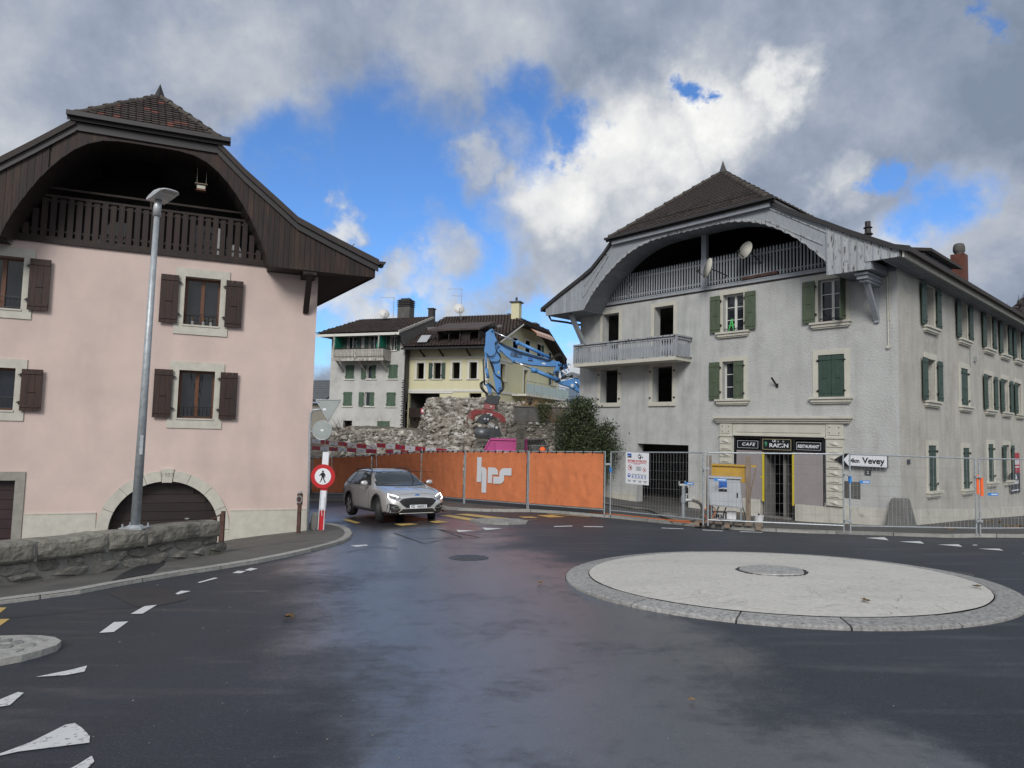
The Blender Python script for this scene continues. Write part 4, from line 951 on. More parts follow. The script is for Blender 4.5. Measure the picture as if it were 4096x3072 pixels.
def between(m,xs,zlo,zhi,o0,o1,P=None,mi=0):
    """solid slab between two curves"""
    P=P or (lambda u,o,z:(u,o,z))
    for a,b in zip(xs,xs[1:]):
        la,lb,ha,hb=zlo(a),zlo(b),zhi(a),zhi(b)
        if ha<=la+1e-3 and hb<=lb+1e-3: continue
        ha=max(ha,la+1e-3); hb=max(hb,lb+1e-3)
        m.hexa([P(a,o0,la),P(b,o0,lb),P(b,o1,lb),P(a,o1,la),P(a,o0,ha),P(b,o0,hb),P(b,o1,hb),P(a,o1,ha)],mi)
ID=lambda u,o,z:(u,o,z)
_af=[(0,1),(.2,1),(.33,.985),(.45,.93),(.55,.85),(.65,.735),(.75,.585),(.83,.435),(.9,.285),(.955,.145),(.985,.05),(1,0)]
def archf(t):
    t=min(1,abs(t)); return float(np.interp(t,[a[0] for a in _af],[a[1] for a in _af]))
# ================================================================== grey cafe house
UC=(-math.sin(R_(41.987)),math.cos(R_(41.987))); CA=math.atan2(UC[1],UC[0])
cafe=thing('cafe_house','large grey rendered corner house with arched timber gable, green shutters and a closed cafe','house',(CFX,CFY,0),CA)
SIDE=lambda u,o,z:(-o,-u,z)      # long side wall: u = distance back from the corner
WID=13.6; DEEP=26.
front_ops=[(5.32,6.18,6.65,8.11),(1.66,2.52,6.65,8.14),(5.31,6.2,4.07,5.52),(1.66,2.54,4.07,5.52),(11.3,12.23,5.75,8.03),(8.44,9.4,5.75,8.02),(11.33,12.31,4.03,5.5),(8.48,9.46,4.02,5.5),(7.7,10.22,-.4,2.27),(2.32,5.72,-.45,2.75)]
m=MB(); wall_grid(m,ID,0,7.16,-.8,8.5,[o for o in front_ops if o[1]<7.2],.4); m.build('rendered_wall','rough_plaster',cafe)
m=MB(); wall_grid(m,ID,7.16,WID,-.8,8.5,[o for o in front_ops if o[1]>7.2],.4); m.box(7.15,7.17,.0,.006,.6,8.4); m.build('wall','grey_plaster',cafe)
scol=[3.05,7.0,10.5,13.15,15.6,18.0]
side_ops=[]
for s in scol: side_ops+=[(s-.47,s+.47,6.62,8.05),(s-.47,s+.47,4.05,5.5)]
for s,z in zip(scol[:4],(.97,.90,1.07,1.05)): side_ops.append((s-.42,s+.42,z,z+1.55))
m=MB(); wall_grid(m,SIDE,0,DEEP,-1.5,8.3,side_ops,.4); m.build('side_wall','side_plaster',cafe)
m=MB(); m.box(WID-.001,WID,-DEEP,-.4,-1,8.5); m.box(0,WID,-DEEP-.3,-DEEP,-1.5,8.5); m.build('back_wall','grey_plaster',cafe)
m=MB()
for z in (-.35,2.95,5.65,8.35): m.box(.41,WID-.02,-DEEP+.01,-.41,z-.12,z)
m.box(.41,WID-.03,-4.6,-4.5,-.35,8.3); m.box(3.9,4.0,-4.5,-.41,-.3,8.2); m.box(4.5,4.6,-DEEP,-4.61,-.3,8.2); m.build('floors','interior',cafe)
# windows on the front
window(cafe,ID,5.75,6.65,.86,1.46,sh=('open','open'),sill='mould',bars='scroll')
window(cafe,ID,2.09,6.65,.86,1.49,sh=('ajar','open'),sill='mould',bars='scroll')
window(cafe,ID,5.755,4.07,.89,1.45,sh=('closed','open'),shm='green_shutter',sill='mould',rows=3)
window(cafe,ID,2.10,4.07,.88,1.45,sh=('closed','closed'),shm='green_dark',sill='mould',fw=.18)
window(cafe,ID,11.765,5.75,.93,2.28,glaz=False,sill=None,fw=.15)
window(cafe,ID,8.92,5.75,.96,2.27,glaz=False,sill=None,fw=.17)
for uc in (11.82,8.97):
    w_=window(cafe,ID,uc,4.02,.98,1.48,glaz=False,sill='flat',fw=.17)
    hinges(w_,ID,uc-.6,(4.2,5.3),.03); hinges(w_,ID,uc+.6,(4.2,5.3),.03)
m=MB()   # spray painted letter on the pane
for a,b in (((6.06,6.72),(5.93,7.2)),((5.93,7.2),(5.86,6.72)),((6.06,6.92),(5.80,6.95))): m.beam((a[0],-.205,a[1]),(b[0],-.205,b[1]),.035,.035)
m.build('graffiti_letter','green_spray',cafe)
# side windows
st2=[('open','open')]*4+[('open','open'),(None,None)]
for s,st in zip(scol,st2): window(cafe,SIDE,s,6.62,.94,1.43,sh=st,shm='green_dark',sill='mould',topframe=False,fw=.2,depth=.24)
for s,st in zip(scol,[('open','open'),('closed','closed'),('open','open'),('open','open'),('open',None),(None,'open')]): window(cafe,SIDE,s,4.05,.94,1.45,sh=st,shm='green_dark',sill='mould',fw=.2,depth=.24)
for s,z,st in zip(scol[:4],(.97,.90,1.07,1.05),[('closed','closed'),('closed','closed'),('closed','closed'),('open','open')]): window(cafe,SIDE,s,z,.84,1.55,sh=st,shm='green_dark',sill='mould',fw=.17,depth=.24)
# plinth
m=MB(); m.box(-.03,1.60,-.0,.03,-.8,.46); m.box(6.35,7.6,0,.02,-.8,.22); m.box(10.3,WID+.02,0,.02,-.8,.12)
m.hexa([SIDE(0,0,-1.4),SIDE(DEEP,0,-1.4),SIDE(DEEP,.035,-1.4),SIDE(0,.035,-1.4),SIDE(0,0,.46),SIDE(DEEP,0,-.75),SIDE(DEEP,.035,-.75),SIDE(0,.035,.46)])
m.build('plinth','plinth_plaster',cafe)
# balcony
m=MB(); m.box(7.6,13.0,0.0,1.08,5.60,5.74); m.build('balcony_slab','concrete_old' if False else 'trim_cream',cafe)
bw=(13.0-7.62)/42
def balpts(w,h):
    L=[(-w*.47,0),(-w*.30,h*.06),(-w*.36,.25*h),(-w*.48,.5*h),(-w*.2,.75*h),(-w*.44,.93*h),(-w*.47,h)]
    return L+[(-x,z) for x,z in reversed(L)]
m=MB(); m.prism(balpts(bw,.78),-.011,.011); bmesh_bal=m.mesh('baluster','paint_greyblue')
for k in range(42): inst(bmesh_bal,'baluster',cafe,(7.66+bw*(k+.5)-.04,1.03,5.76))
for k in range(8): inst(bmesh_bal,'baluster',cafe,(7.62,.06+bw*(k+.5),5.76),(0,0,math.pi/2)); inst(bmesh_bal,'baluster',cafe,(12.97,.06+bw*(k+.5),5.76),(0,0,math.pi/2))
m=MB()
for z0,z1,e in ((6.54,6.60,.05),(5.74,5.79,.0),(6.44,6.49,-.0)):
    m.box(7.56,13.02,1.02,1.06+e,z0,z1); m.box(7.56-e*.5,7.63,0,1.01,z0,z1); m.box(12.96,13.03+e*.5,0,1.01,z0,z1)
m.build('handrail','paint_peeling',cafe)
m=MB()
for u in (7.60,11.0,12.98): m.box(u-.05,u+.05,1.0,1.075,5.75,6.56)
m.build('rail_post','paint_greyblue',cafe)
# ---- gable
RR=[(-.84,8.40),(-.44,8.52),(.19,8.87),(.92,9.27),(1.61,9.69),(2.94,10.43),(3.50,10.86)]
RL=[(14.75,8.40),(13.48,9.00),(12.35,9.50),(11.71,9.82),(11.01,10.38),(10.55,10.86)]
def zroof(u):
    pts=RR+[(p[0],p[1]) for p in reversed(RL)]; return float(np.interp(u,[p[0] for p in pts],[p[1] for p in pts]))
AC,AW,AB,AH=6.79,5.40,8.06,2.50
def zarch(u): return AB+AH*archf((u-AC)/AW)
IC,IW,IB,IH=6.95,5.30,8.1,2.56
def zin(u): return IB+IH*archf((u-IC)/IW)
xs=[1.39+ (12.19-1.39)*i/72 for i in range(73)]
m=MB(); between(m,[x for x in xs],zarch,lambda u:zroof(u)-.10,1.34,1.40); m.build('fascia_panel','paint_greyblue',cafe)
xi=[1.65+(12.25-1.65)*i/60 for i in range(61)]
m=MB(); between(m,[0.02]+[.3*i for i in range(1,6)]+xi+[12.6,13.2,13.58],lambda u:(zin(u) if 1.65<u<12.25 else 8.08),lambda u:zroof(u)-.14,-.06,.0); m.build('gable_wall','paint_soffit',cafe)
# moulded battens on the fascia
def strip(pts,o0,o1,w,mat,name,par):
    m=MB()
    for a,b in zip(pts,pts[1:]): m.hexa([(a[0],o0,a[1]-w/2),(b[0],o0,b[1]-w/2),(b[0],o1,b[1]-w/2),(a[0],o1,a[1]-w/2),(a[0],o0,a[1]+w/2),(b[0],o0,b[1]+w/2),(b[0],o1,b[1]+w/2),(a[0],o1,a[1]+w/2)])
    return m.build(name,mat,par)
strip([(1.75,8.98),(3.72,10.22)],1.401,1.43,.05,'paint_peeling','batten',cafe); strip([(1.62,9.35),(3.6,10.62)],1.401,1.43,.05,'paint_peeling','batten',cafe)
strip([(12.2,8.62),(10.75,10.25)],1.401,1.43,.06,'paint_peeling','batten',cafe); strip([(12.15,9.1),(10.85,10.35)],1.401,1.43,.05,'paint_peeling','batten',cafe); strip([(4.0,10.70),(9.9,10.70)],1.401,1.44,.07,'paint_greyblue','batten',cafe)
# scalloped edge following the arch
m=MB(); N=150; sp_=[]
for k in range(N+1):
    u=1.45+(12.12-1.45)*k/N; sp_.append((u,zarch(u)))
for k in range(N):
    (u0,z0),(u1,z1)=sp_[k],sp_[k+1]; a=-.045-.05*abs(math.sin(k*.78)); b=-.045-.05*abs(math.sin((k+1)*.78))
    m.hexa([(u0,1.385,z0+a),(u1,1.385,z1+b),(u1,1.415,z1+b),(u0,1.415,z0+a),(u0,1.385,z0+.03),(u1,1.385,z1+.03),(u1,1.415,z1+.03),(u0,1.415,z0+.03)])
m.build('scalloped_trim','paint_peeling',cafe)
# boards lining the arched soffit
K=34
def av(C0,W0,B0,H0,t): return (C0+W0*t,B0+H0*archf(t))
ts=[]; 
for k in range(K+1):
    a=math.pi*k/K; ts.append(-math.cos(a))
def arc_eq(C0,W0,B0,H0,n):
    P_=[av(C0,W0,B0,H0,-1+2*i/400) for i in range(401)]; L=[0]
    for a,b in zip(P_,P_[1:]): L.append(L[-1]+math.hypot(b[0]-a[0],b[1]-a[1]))
    return [(float(np.interp(L[-1]*i/n,L,[p[0] for p in P_])),float(np.interp(L[-1]*i/n,L,[p[1] for p in P_]))) for i in range(n+1)]
oa=arc_eq(AC,AW,AB,AH,K); ia=arc_eq(IC,IW,IB,IH,K)
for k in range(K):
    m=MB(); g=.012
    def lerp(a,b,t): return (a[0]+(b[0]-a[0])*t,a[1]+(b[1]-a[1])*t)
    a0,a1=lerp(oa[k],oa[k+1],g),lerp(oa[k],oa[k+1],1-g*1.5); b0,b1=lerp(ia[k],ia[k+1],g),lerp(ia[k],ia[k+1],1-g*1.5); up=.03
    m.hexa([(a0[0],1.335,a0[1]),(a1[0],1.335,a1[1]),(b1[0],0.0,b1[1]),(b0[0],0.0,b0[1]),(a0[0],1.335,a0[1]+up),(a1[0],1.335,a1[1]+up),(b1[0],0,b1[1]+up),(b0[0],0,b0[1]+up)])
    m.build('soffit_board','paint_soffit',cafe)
m=MB()   # closed backing above the boards
for k in range(K):
    m.hexa([(oa[k][0],1.33,oa[k][1]+.035),(oa[k+1][0],1.33,oa[k+1][1]+.035),(ia[k+1][0],.0,ia[k+1][1]+.035),(ia[k][0],.0,ia[k][1]+.035),(oa[k][0],1.33,oa[k][1]+.06),(oa[k+1][0],1.33,oa[k+1][1]+.06),(ia[k+1][0],0,ia[k+1][1]+.06),(ia[k][0],0,ia[k][1]+.06)])
m.build('soffit_lining','roof_under',cafe)
# vertical boarding on both flanks of the gable
u=1.60
while u>-.52:
    w=.235; u0=max(u-w,-.56); zb=7.93 if u0>.2 else 8.17
    um=(u+u0)/2; m=MB(); m.hexa([(u0+.006,1.402,zb),(u-.006,1.402,zb),(u-.006,1.43,zb),(u0+.006,1.43,zb),(u0+.006,1.402,zroof(u0)-.12),(u-.006,1.402,zroof(u)-.12),(u-.006,1.43,zroof(u)-.12),(u0+.006,1.43,zroof(u0)-.12)]); m.build('fascia_board','paint_peeling',cafe)
    m=MB(); m.box(u-.014,u+.014,1.43,1.455,zb,zroof(u)-.12); m.build('cover_strip','paint_greyblue',cafe); u-=w
m=MB(); between(m,[-.56,-.2,.28],lambda u:8.17,lambda u:zroof(u)-.12,1.34,1.40); between(m,[.281,.8,1.389],lambda u:7.93,lambda u:zroof(u)-.12,1.34,1.40); between(m,[12.191,13,13.7,14.45],lambda u:8.05,lambda u:max(8.06,zroof(u)-.12),1.34,1.40); m.build('fascia_panel','paint_greyblue',cafe)
u=12.25
while u<14.4:
    u1=min(u+.235,14.5); m=MB(); m.hexa([(u+.006,1.402,8.05),(u1-.006,1.402,8.05),(u1-.006,1.43,8.05),(u+.006,1.43,8.05),(u+.006,1.402,max(8.1,zroof(u)-.12)),(u1-.006,1.402,max(8.1,zroof(u1)-.12)),(u1-.006,1.43,max(8.1,zroof(u1)-.12)),(u+.006,1.43,max(8.1,zroof(u)-.12))]); m.build('fascia_board','paint_greyblue',cafe); u+=.235
# boxed undersides
m=MB(); m.box(.28,1.39,.0,1.34,7.93,7.95); m.box(.26,.285,.0,1.34,7.93,8.2); m.build('box_soffit','paint_soffit',cafe); m=MB(); m.box(12.19,14.45,0,1.34,8.05,8.07); m.build('box_soffit','paint_soffit',cafe)
m=MB(); m.hexa([(1.38,0,7.93),(1.40,0,7.93),(1.42,1.34,7.93),(1.38,1.34,7.93),(1.66,0,8.2),(1.68,0,8.2),(1.50,1.34,8.2),(1.46,1.34,8.2)]); m.build('box_cheek','paint_soffit',cafe)
# side eaves: boards running along the house
for k in range(5):
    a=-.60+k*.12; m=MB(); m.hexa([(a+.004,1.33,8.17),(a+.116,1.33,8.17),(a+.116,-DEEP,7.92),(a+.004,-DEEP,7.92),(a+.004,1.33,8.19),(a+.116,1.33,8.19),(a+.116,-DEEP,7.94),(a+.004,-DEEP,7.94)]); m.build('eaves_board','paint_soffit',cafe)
m=MB(); m.hexa([(-.66,1.42,8.14),(-.61,1.42,8.14),(-.61,-DEEP,7.88),(-.66,-DEEP,7.88),(-.66,1.42,8.34),(-.61,1.42,8.34),(-.61,-DEEP,8.12),(-.66,-DEEP,8.12)]); m.build('eaves_fascia','trim_cream',cafe)
m=MB()
for a in range(9):
    t=math.pi*a/8; 
pts=[(-.73+.075*math.cos(t),.075*math.sin(-t)) for t in [math.pi*i/8 for i in range(9)]]
for (x0,z0),(x1,z1) in zip(pts,pts[1:]): m.hexa([(x0,1.5,8.44+z0),(x1,1.5,8.44+z1),(x1,-DEEP,8.20+z1),(x0,-DEEP,8.20+z0),(x0,1.5,8.45+z0),(x1,1.5,8.45+z1),(x1,-DEEP,8.21+z1),(x0,-DEEP,8.21+z0)])
m.build('gutter','fascia_metal',cafe)
m=MB(); m.hexa([(13.6,1.33,8.07),(14.5,1.33,8.07),(14.5,-10,8.0),(13.6,-10,8.0),(13.6,1.33,8.09),(14.5,1.33,8.09),(14.5,-10,8.02),(13.6,-10,8.02)]); m.build('eaves_board','paint_soffit',cafe)
# roof slabs
HZ=10.88; AP=(7.02,-1.35,13.60)
m=MB()
def slab(m,prof,o0,o1,th=.13,drop=0):
    for a,b in zip(prof,prof[1:]): m.hexa([(a[0],o0,a[1]-th),(b[0],o0,b[1]-th),(b[0],o1,b[1]-th-drop),(a[0],o1,a[1]-th-drop),(a[0],o0,a[1]),(b[0],o0,b[1]),(b[0],o1,b[1]-drop),(a[0],o1,a[1]-drop)])
slab(m,RR,1.48,-DEEP-.5,drop=.22); slab(m,[(p[0],p[1]) for p in RL],1.48,-DEEP-.5)
for sx,ux in ((1,3.50),(-1,10.55)):
    m.hexa([(ux,1.62,HZ-.1),(AP[0],AP[1],AP[2]-.1),(AP[0],-DEEP-.5,AP[2]-.1),(ux,-DEEP-.5,HZ-.1),(ux,1.62,HZ),AP,(AP[0],-DEEP-.5,AP[2]),(ux,-DEEP-.5,HZ)])
m.poly([(3.50,1.62,HZ-.08),(10.55,1.62,HZ-.08),(AP[0],AP[1],AP[2]-.08)]); m.poly([(3.50,1.62,HZ-.08),(10.55,1.62,HZ-.08),(10.55,0,HZ-.1),(3.5,0,HZ-.1)])
m.build('roof','roof_under',cafe)
# dark verge boards
for pr in (RR,RL):
    m=MB()
    for a,b in zip(pr,pr[1:]): m.hexa([(a[0],1.42,a[1]-.14),(b[0],1.42,b[1]-.14),(b[0],1.52,b[1]-.14),(a[0],1.52,a[1]-.14),(a[0],1.42,a[1]+.03),(b[0],1.42,b[1]+.03),(b[0],1.52,b[1]+.03),(a[0],1.52,a[1]+.03)])
    m.build('verge_board','fascia_metal',cafe)
m=MB(); m.box(3.28,10.78,1.60,1.74,HZ-.05,HZ+.04); m.box(3.28,10.78,1.58,1.60,HZ-.12,HZ+.03); m.build('gutter','fascia_metal',cafe)
m=MB(); m.box(3.5,10.5,1.40,1.56,HZ-.26,HZ-.10); m.build('eaves_moulding','paint_greyblue',cafe)
o_=(AP[0],1.62,HZ); dv=Vector((0,AP[1]-1.62,AP[2]-HZ)); Ls=dv.length; ex=.15; nr=int(Ls/ex)
tiles(cafe,o_,(1,0,0),dv,lambda r:(-3.45*(1-r*ex/Ls),3.45*(1-r*ex/Ls)),nr,ex,.17,'tile_brown',rounded=True,seed=3)
ridge_caps(cafe,(3.52,1.62,HZ+.02),AP,12,.13,'ridge_tile'); ridge_caps(cafe,(10.53,1.62,HZ+.02),AP,12,.13,'ridge_tile'); ridge_caps(cafe,AP,(AP[0],-12,AP[2]),26,.13,'ridge_tile')
m=MB(); m.lathe([(.20,-.05),(.17,.05),(.10,.22),(.03,.42),(.0,.52)],(AP[0],AP[1],AP[2]+.02),4); m.build('finial','fascia_metal',cafe)
m=MB()
for u in (4.6,6.2,7.8,9.3):
    z=HZ+.45; y=1.62-.5; m.tube([(u,y+.06,z-.03),(u,y+.10,z+.06),(u,y+.06,z+.11)],.012,5); m.tube([(u-.8,y+.08,z+.05),(u+.8,y+.08,z+.05)],.008,5)
m.build('snow_guard','iron',cafe)
# gallery
m=MB(); m.box(1.6,12.3,-2.6,.03,8.36,8.50); between(m,[1.7+.35*i for i in range(31)],lambda u:8.5,lambda u:zroof(u)-.25,-2.7,-2.6); m.build('gallery_floor','dark_wood',cafe)
m=MB(); m.box(2.0,12.1,0,.035,8.42,8.52); m.box(2.0,12.1,.0,.05,8.52,8.56); m.build('sill_board','paint_greyblue',cafe)
m=MB(); m.prism([(-.03,0),(.03,0),(.03,1.04),(0,1.10),(-.03,1.04)],.0,.022); pk=m.mesh('picket','paint_greyblue')
u=2.24
while u<11.85:
    top=min(9.70,zin(u)-.03); 
    if top>8.68 and abs(u-7.03)>.11: inst(pk,'picket',cafe,(u,.005,8.59),(0,0,0),(1,1,(top-8.59)/1.10))
    u+=.126
m=MB(); m.box(2.1,11.75,-.035,.0,8.70,8.75); m.box(3.1,10.75,-.035,0,9.45,9.50)
m.build('railing_rail','paint_greyblue',cafe)
m=MB(); m.box(6.92,7.13,-.14,.06,8.56,10.66); m.build('gallery_post','paint_greyblue',cafe)
m=MB(); m.beam((10.9,.04,8.62),(10.55,.04,9.0),.05,.03); m.beam((10.55,.04,9.0),(10.95,.04,9.5),.05,.03); m.build('loose_brace','paint_greyblue',cafe)
m=MB(); m.beam((5.35,.07,8.62),(3.95,.06,8.66),.06,.10); m.build('loose_plank','rust',cafe)
# brackets
def bracket(u,lo):
    m=MB(); m.beam((u,.02,6.55),(u,1.0,7.85 if lo else 7.95),.13,.17,up=(1,0,0)); m.box(u-.16,u+.16,.0,1.22,7.70,7.82); m.box(u-.20,u+.20,.0,1.30,7.82,7.90); m.box(u-.12,u+.12,.0,1.12,7.62,7.70); m.box(u-.07,u+.07,0,.08,6.45,7.62); m.build('bracket','paint_greyblue',cafe,bevel=.01)
bracket(.62,True)
m=MB(); m.beam((13.2,.02,6.5),(13.2,1.1,8.0),.14,.2,up=(1,0,0)); m.build('bracket','paint_greyblue',cafe)
m=MB(); m.tube([(13.72,-.2,7.75),(13.72,.05,7.72),(13.9,.6,7.78),(14.35,1.2,7.85),(14.45,1.25,8.05)],.05,8); m.build('downpipe','fascia_metal',cafe,smooth=True)
# conduits at the corner
m=MB(); m.tube([(.28,.04,5.66),(.28,.04,8.1)],.022,6); m.tube([(.23,.03,6.5),(.23,.03,8.1)],.012,6); m.lathe([(.06,0),(.06,.05)],(.28,.02,5.64),12,axis='y'); m.build('conduit','trim_cream',cafe)
m=MB(); m.tube([SIDE(7.8,.02,5.6),SIDE(7.75,.03,6.35)],.014,6); m.box(8.3,8.5,0,.08,5.9,6.1,P=SIDE); m.build('cable_box','grey_back',cafe)
# ---- cafe front
def box_(name,mat,*a,**k): m=MB(); m.box(*a); return m.build(name,mat,cafe,**k)
m=MB(); m.box(1.40,6.50,0,.24,3.33,3.42); m.box(1.46,6.44,0,.18,3.25,3.329); m.box(1.5,6.40,0,.13,3.18,3.249); m.build('cornice','trim_cream',cafe,bevel=.008)
m=MB(); m.box(2.29,5.74,-.1,.05,2.76,3.18); m.box(2.45,5.58,.051,.07,2.84,3.10); m.box(2.3,5.73,.0,.09,2.70,2.759); m.build('entablature','trim_cream',cafe)
def pilaster(a,b):
    m=MB(); m.box(a,b,0,.07,.50,3.18); m.box(a-.03,b+.03,0,.11,2.66,2.71); m.build('pilaster','trim_cream',cafe)
    z=2.62; k=0; orn=rock_mesh(21,'trim_cream',2,.5)
    while z>.6:
        h=.245; m=MB(); m.box(a+.02,b-.02,.071,.105,z-h+.015,z-.015); 
        if k%2==1: c=(a+b)/2; m.prism([(c-.16,z-h*.72),(c+.16,z-h*.72),(c,z-h*.38)],.106,.135)
        pb=m.build('pilaster_block','trim_cream',cafe)
        if k%2==0: inst(orn,'carved_ornament',pb,((a+b)/2,.108,z-h/2),(0,0,0),(.36,.08,.17))
        z-=h; k+=1
    m=MB(); m.box(a+.08,b-.08,.071,.09,2.78,3.12); pn=m.build('cap_panel','trim_cream',cafe)
    for x in (a+.13,b-.13):
        for zz in (2.86,3.04): m=MB(); m.cyl((x,.09,zz),(x,.10,zz),.018,n=8); m.build('anchor','iron',pn)
pilaster(5.76,6.28); pilaster(1.70,2.27)
m=MB(); m.box(2.32,2.42,-.12,.0,-.2,2.69); m.box(5.62,5.72,-.12,0,-.2,2.69); m.box(2.42,5.62,-.12,0,2.60,2.69); m.box(2.42,5.62,-.12,0,2.12,2.22); m.box(3.37,3.46,-.12,0,-.2,2.12); m.box(4.56,4.66,-.12,0,.45,2.12); m.box(3.37,3.45,-.12,0,2.22,2.6); m.box(4.60,4.68,-.12,0,2.22,2.6); m.build('shopfront_frame','black_paint',cafe)
m=MB(); m.box(3.47,3.52,-.9,-.12,-.2,2.12); m.box(4.55,4.6,-.9,-.12,-.2,2.12); m.box(3.46,4.66,-.35,-.13,-.3,-.16); m.build('door_lining','interior',cafe)
def mauve(u0,u1): m=MB(); m.box(u0,u1,-.005,.012,.36,2.16); m.build('boarding_panel','board_mauve',cafe)
mauve(4.60,5.60); mauve(2.40,3.42)
m=MB(); m.box(4.50,4.585,.013,.03,.35,2.12); m.box(4.585,4.66,.013,.02,1.2,1.24); m.build('tape_strip','tape_yellow',cafe)
m=MB(); m.box(3.40,3.465,.013,.03,.3,2.14); m.build('tape_strip','tape_yellow',cafe)
m=MB(); m.box(2.0,3.37,-.3,.025,-.7,.37); m.box(1.6,2.35,0,.02,-.7,.5); m.box(4.66,5.8,-.3,.02,-.7,.40); m.box(5.8,6.34,0,.02,-.7,.48); m.build('stall_riser','plinth_plaster',cafe)
m=MB(); m.box(3.3,4.7,-.1,.3,-.45,-.27); m.build('door_step','granite',cafe)
def signbox(u0,u1,z0,z1,tilt,mat,name):
    m=MB(); m.hexa([(u0,-.02,z0),(u1,-.02,z0),(u1,0.02,z0),(u0,.02,z0),(u0-.06*tilt,-.06,z1),(u1-.06*tilt,-.06,z1),(u1-.06*tilt,-.02,z1),(u0-.06*tilt,-.02,z1)]); return m.build(name,mat,cafe)
s1=signbox(4.72,5.58,2.24,2.54,1,'sign_black','cafe_sign'); s2=signbox(3.48,4.58,2.20,2.62,0,'sign_black','name_sign'); s3=signbox(2.44,3.33,2.24,2.54,1,'sign_black','restaurant_sign')
def frame_line(par,u0,u1,z0,z1,o,mat='sign_gold',w=.012):
    m=MB(); m.box(u0,u1,o,o+.006,z0,z0+w); m.box(u0,u1,o,o+.006,z1-w,z1); m.box(u0,u0+w,o,o+.006,z0+w,z1-w); m.box(u1-w,u1,o,o+.006,z0+w,z1-w); m.build('sign_border',mat,par)
frame_line(s2,3.50,4.56,2.22,2.60,.021); frame_line(s1,4.74,5.56,2.25,2.52,.02,'white_sign',.008); frame_line(s3,2.46,3.31,2.25,2.52,.02,'white_sign',.008)
text('CAFE',.16,'white_sign','lettering',s1,(5.13,.022,2.385),FACE,shear=.25,width=.52,bold=.003,space=1.3)
text('RESTAURANT',.15,'white_sign','lettering',s3,(2.90,.022,2.37),FACE,shear=.2,width=.76,bold=.004)
text('LE',.11,'white_sign','lettering',s2,(4.12,.022,2.53),FACE,bold=.002,width=.13)
text('RAISIN',.19,'white_sign','lettering',s2,(3.95,.022,2.37),FACE,bold=.004,width=.70)
m=MB(); m.lathe([(.05,.030),(.05,.034)],(3.86,0,2.38),10,axis='y',P=lambda x,y,z:((x-3.86)*1.6+3.86-(z-2.38)*1.2,y,z)); m.build('paint_smear','sign_black',s2)
for (u,z) in ((3.97,2.52),(3.78,2.52)): m=MB(); m.lathe([(.035,.026),(.035,.03)],(u,0,z),12,axis='y'); m.build('spotlight','grey_back',s2)
m=MB()
for (du_,dz_) in ((0,0),(.03,.0),(-.03,.0),(.015,-.035),(-.015,-.035),(0,-.07),(0,.035),(.045,.03)): m.lathe([(.02,.022),(.02,.03)],(4.43+du_,0,2.42+dz_),8,axis='y')
m.prism([(4.37,2.46),(4.44,2.52),(4.49,2.47),(4.43,2.44)],.022,.028); m.build('grape_emblem','sign_green',s2)
# small things fixed to the walls
m=MB(); m.box(.55,.85,.02,.05,1.93,2.06,P=SIDE); o=m.build('street_name_plate','dark_board',cafe)
m=MB(); m.box(.59,.62,.051,.054,1.95,2.04,P=lambda u,o,z:SIDE(u+.2,o,z)); m.build('plate_mark','white_sign',o)
m=MB(); m.box(.86,1.05,.02,.04,1.52,1.68); hn=m.build('house_number','dark_board',cafe); text('2',.13,'white_sign','lettering',hn,(.955,.042,1.60),FACE)
m=MB(); m.beam((4.02,.02,4.52),(4.10,.25,4.80),.05,.05); m.box(3.97,4.05,0,.05,4.46,4.6); m.build('bracket_stub','iron',cafe)
m=MB(); m.beam((1.2,0.01,1.0),(1.9,.01,1.0),.01,.55); pt=m.build('wall_stain_patch','concrete_old',cafe); 
# corner guard stone
t_=MB(); t_.hexa([(-.42,-.40,-.35),(.42,-.40,-.35),(.42,.42,-.35),(-.42,.42,-.35),(-.2,-.2,.86),(.22,-.2,.86),(.22,.22,.86),(-.2,.22,.86)])
o=t_.build('corner_guard_stone','corner_stone',None,bevel=.05); o.location=(CFX,CFY,0); o.rotation_euler=(0,0,CA); tag(o,'tapered grey guard stone at the corner of the cafe house','stone')
# chimney, dormer, vent on the side roof
def cl(u,o,z): return Vector((CFX,CFY,0))+Vector((u*UC[0],u*UC[1],0))+Vector((-math.cos(R_(41.987))*o,-math.sin(R_(41.987))*o,z))
m=MB(); m.box(1.2,1.75,-12.75,-12.15,8.9,11.3); m.build('chimney','brick_red',cafe)
ch=[c for c in cafe.children if c.name.startswith('chimney')][0]
m=MB(); m.lathe([(.20,0),(.17,.07),(.22,.12),(.25,.2),(.24,.38),(.20,.5),(.12,.54),(0.05,.55)],(1.47,-12.45,11.3),16); m.build('chimney_pot','concrete_old',ch,smooth=True)
m=MB(); m.box(1.3,3.2,-10.6,-7.0,9.3,10.3); m.build('dormer','paint_greyblue',cafe)
dm=[c for c in cafe.children if c.name.startswith('dormer')][0]
m=MB(); m.hexa([(.95,-10.9,10.25),(3.4,-10.9,10.8),(3.4,-6.7,10.8),(.95,-6.7,10.25),(.95,-10.9,10.37),(3.4,-10.9,10.92),(3.4,-6.7,10.92),(.95,-6.7,10.37)]); m.build('dormer_roof','roof_under',dm)
m=MB(); m.lathe([(.10,0),(.10,.25),(.17,.3),(.10,.36),(.10,.5),(.15,.53),(.09,.58),(.09,.75)],(1.2,-.9,9.4),12); m.build('vent_pipe','fascia_metal',cafe)
